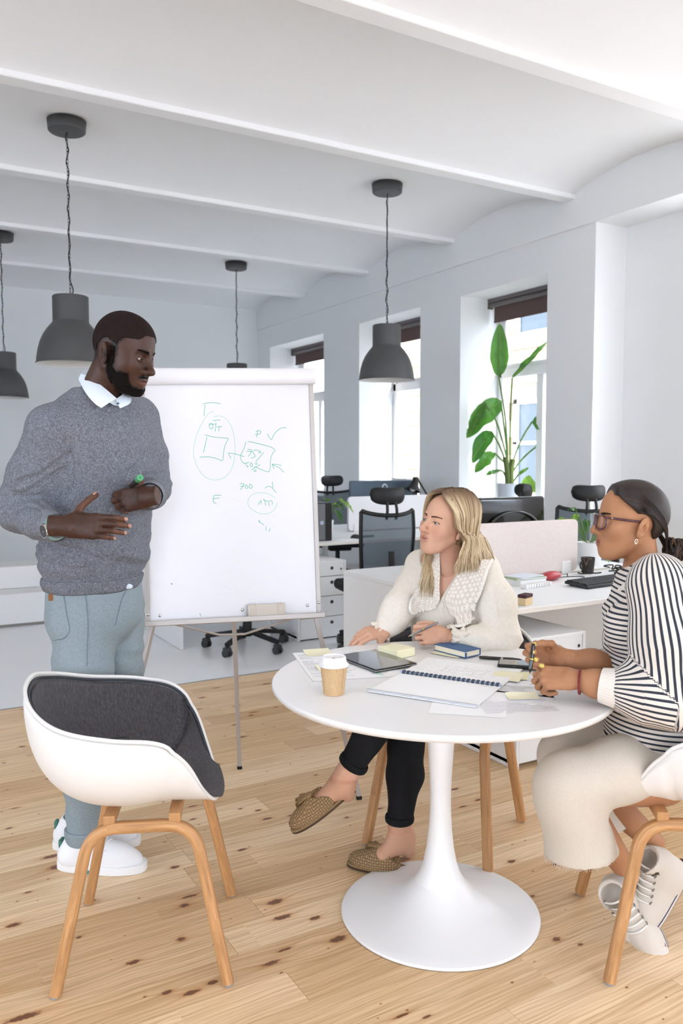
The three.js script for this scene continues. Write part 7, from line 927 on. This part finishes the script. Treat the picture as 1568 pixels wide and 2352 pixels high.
  hair.push(hA(netMesh(ell([bunC[0], bunC[1] - 0.012, bunC[2] - 0.012], [0.036, 0.034, 0.03]), [-0.06, -0.13, -0.22], [0.06, 0.0, -0.09], 0.006, () => h2)));
  part(wo, 'hair', mergeSkin(hair), hairMat.clone(), 'dark brown hair in a low bun').material.sheen = 0.08;
  // glasses, earring, bracelet
  const frameM = phys(0x4b1f2b, 0.25, { clearcoat: 0.5 }), rimPts = (s) => { const o = []; for (let i = 0; i < 24; i++) { const a = i / 24 * 6.283, c = Math.cos(a), q = Math.sin(a); o.push([s * 0.0335 + 0.0265 * Math.sign(c) * Math.pow(Math.abs(c), 0.6), -0.003 + 0.0215 * Math.sign(q) * Math.pow(Math.abs(q), 0.65), 0.108 - 0.9 * Math.abs(s * 0.0335 + 0.0265 * c) ** 2 * 4]); } return o; };
  const gl = part(wo, 'glasses', [1, -1].map((s) => hA(new THREE.TubeGeometry(new THREE.CatmullRomCurve3(rimPts(s).map(V), true), 60, 0.0032, 8, true))), frameM, 'dark red framed glasses'); part(gl, 'bridge', hA(tube([[-0.008, 0.006, 0.108], [0, 0.009, 0.111], [0.008, 0.006, 0.108]], 0.003, 10, 8)), frameM);
  for (const s of [1, -1]) { part(gl, 'temple', hA(tube([[s * 0.062, 0.014, 0.094], [s * 0.071, 0.014, 0.08], [s * 0.0765, 0.013, 0.035], [s * 0.0775, 0.0125, 0.005], [s * 0.0745, 0.012, -0.012]], 0.0036, 30, 8)), frameM); part(gl, 'lens', hA(new THREE.CircleGeometry(0.023, 24).scale(1.08, 0.88, 1).translate(s * 0.0335, -0.003, 0.1035)), M.glass); part(gl, 'hinge_stud', hA(new THREE.SphereGeometry(0.0028, 10, 8).translate(s * 0.0745, 0.0145, 0.082)), std(0xd8b98a, 0.3, { metalness: 0.8 })); }
  part(wo, 'earring', [hA(new THREE.TorusGeometry(0.006, 0.0014, 8, 20).scale(0.75, 1.2, 1).rotateY(Math.PI / 2).translate(0.083, -0.048, 0.004)), hA(new THREE.OctahedronGeometry(0.0045).translate(0.084, -0.05, 0.004))], std(0xe2d5c4, 0.15, { metalness: 0.9 }), 'small jewelled earring');
  { const c = V([-0.335, 0.793, 0.128]), d = V(wr.L).sub(V([-0.293, 0.791, 0.14])).normalize(), m = frame(c.toArray(), d.toArray(), [0, 1, 0]), beads = []; for (let i = 0; i < 34; i++) { const a = i / 34 * 6.283; beads.push(new THREE.SphereGeometry(0.0034, 8, 6).translate(0.031 * Math.cos(a), 0.031 * Math.sin(a), 0.004 * Math.sin(a)).applyMatrix4(m)); } const b = part(wo, 'bracelet', beads, std(0x7a1f2b, 0.4), 'dark red bead bracelet'); b.userData.kind = 'stuff'; }
  // fountain pen
  const pen = onStage('fountain_pen', 'black fountain pen with gold rings in the hand of the woman in stripes', 'pen', 0.98, 2.32), a = V([-0.453, 0.89, 0.09]), b = V([-0.467, 0.81, 0.11]), ax = b.clone().sub(a).normalize(), up = new THREE.Vector3(0, 0, 1).addScaledVector(ax, -ax.z).normalize(), bm = new THREE.Matrix4().makeBasis(ax, up, new THREE.Vector3().crossVectors(ax, up)).setPosition(a.x, a.y, a.z);
  penParts({ add: (m) => { m.geometry.applyMatrix4(bm); pen.add(m); } }, a.distanceTo(b), 0.0058, [M.blackGloss, std(0xd9b25a, 0.3, { metalness: 0.9 })]);
}

shade(scene);
renderer.render(scene, camera);
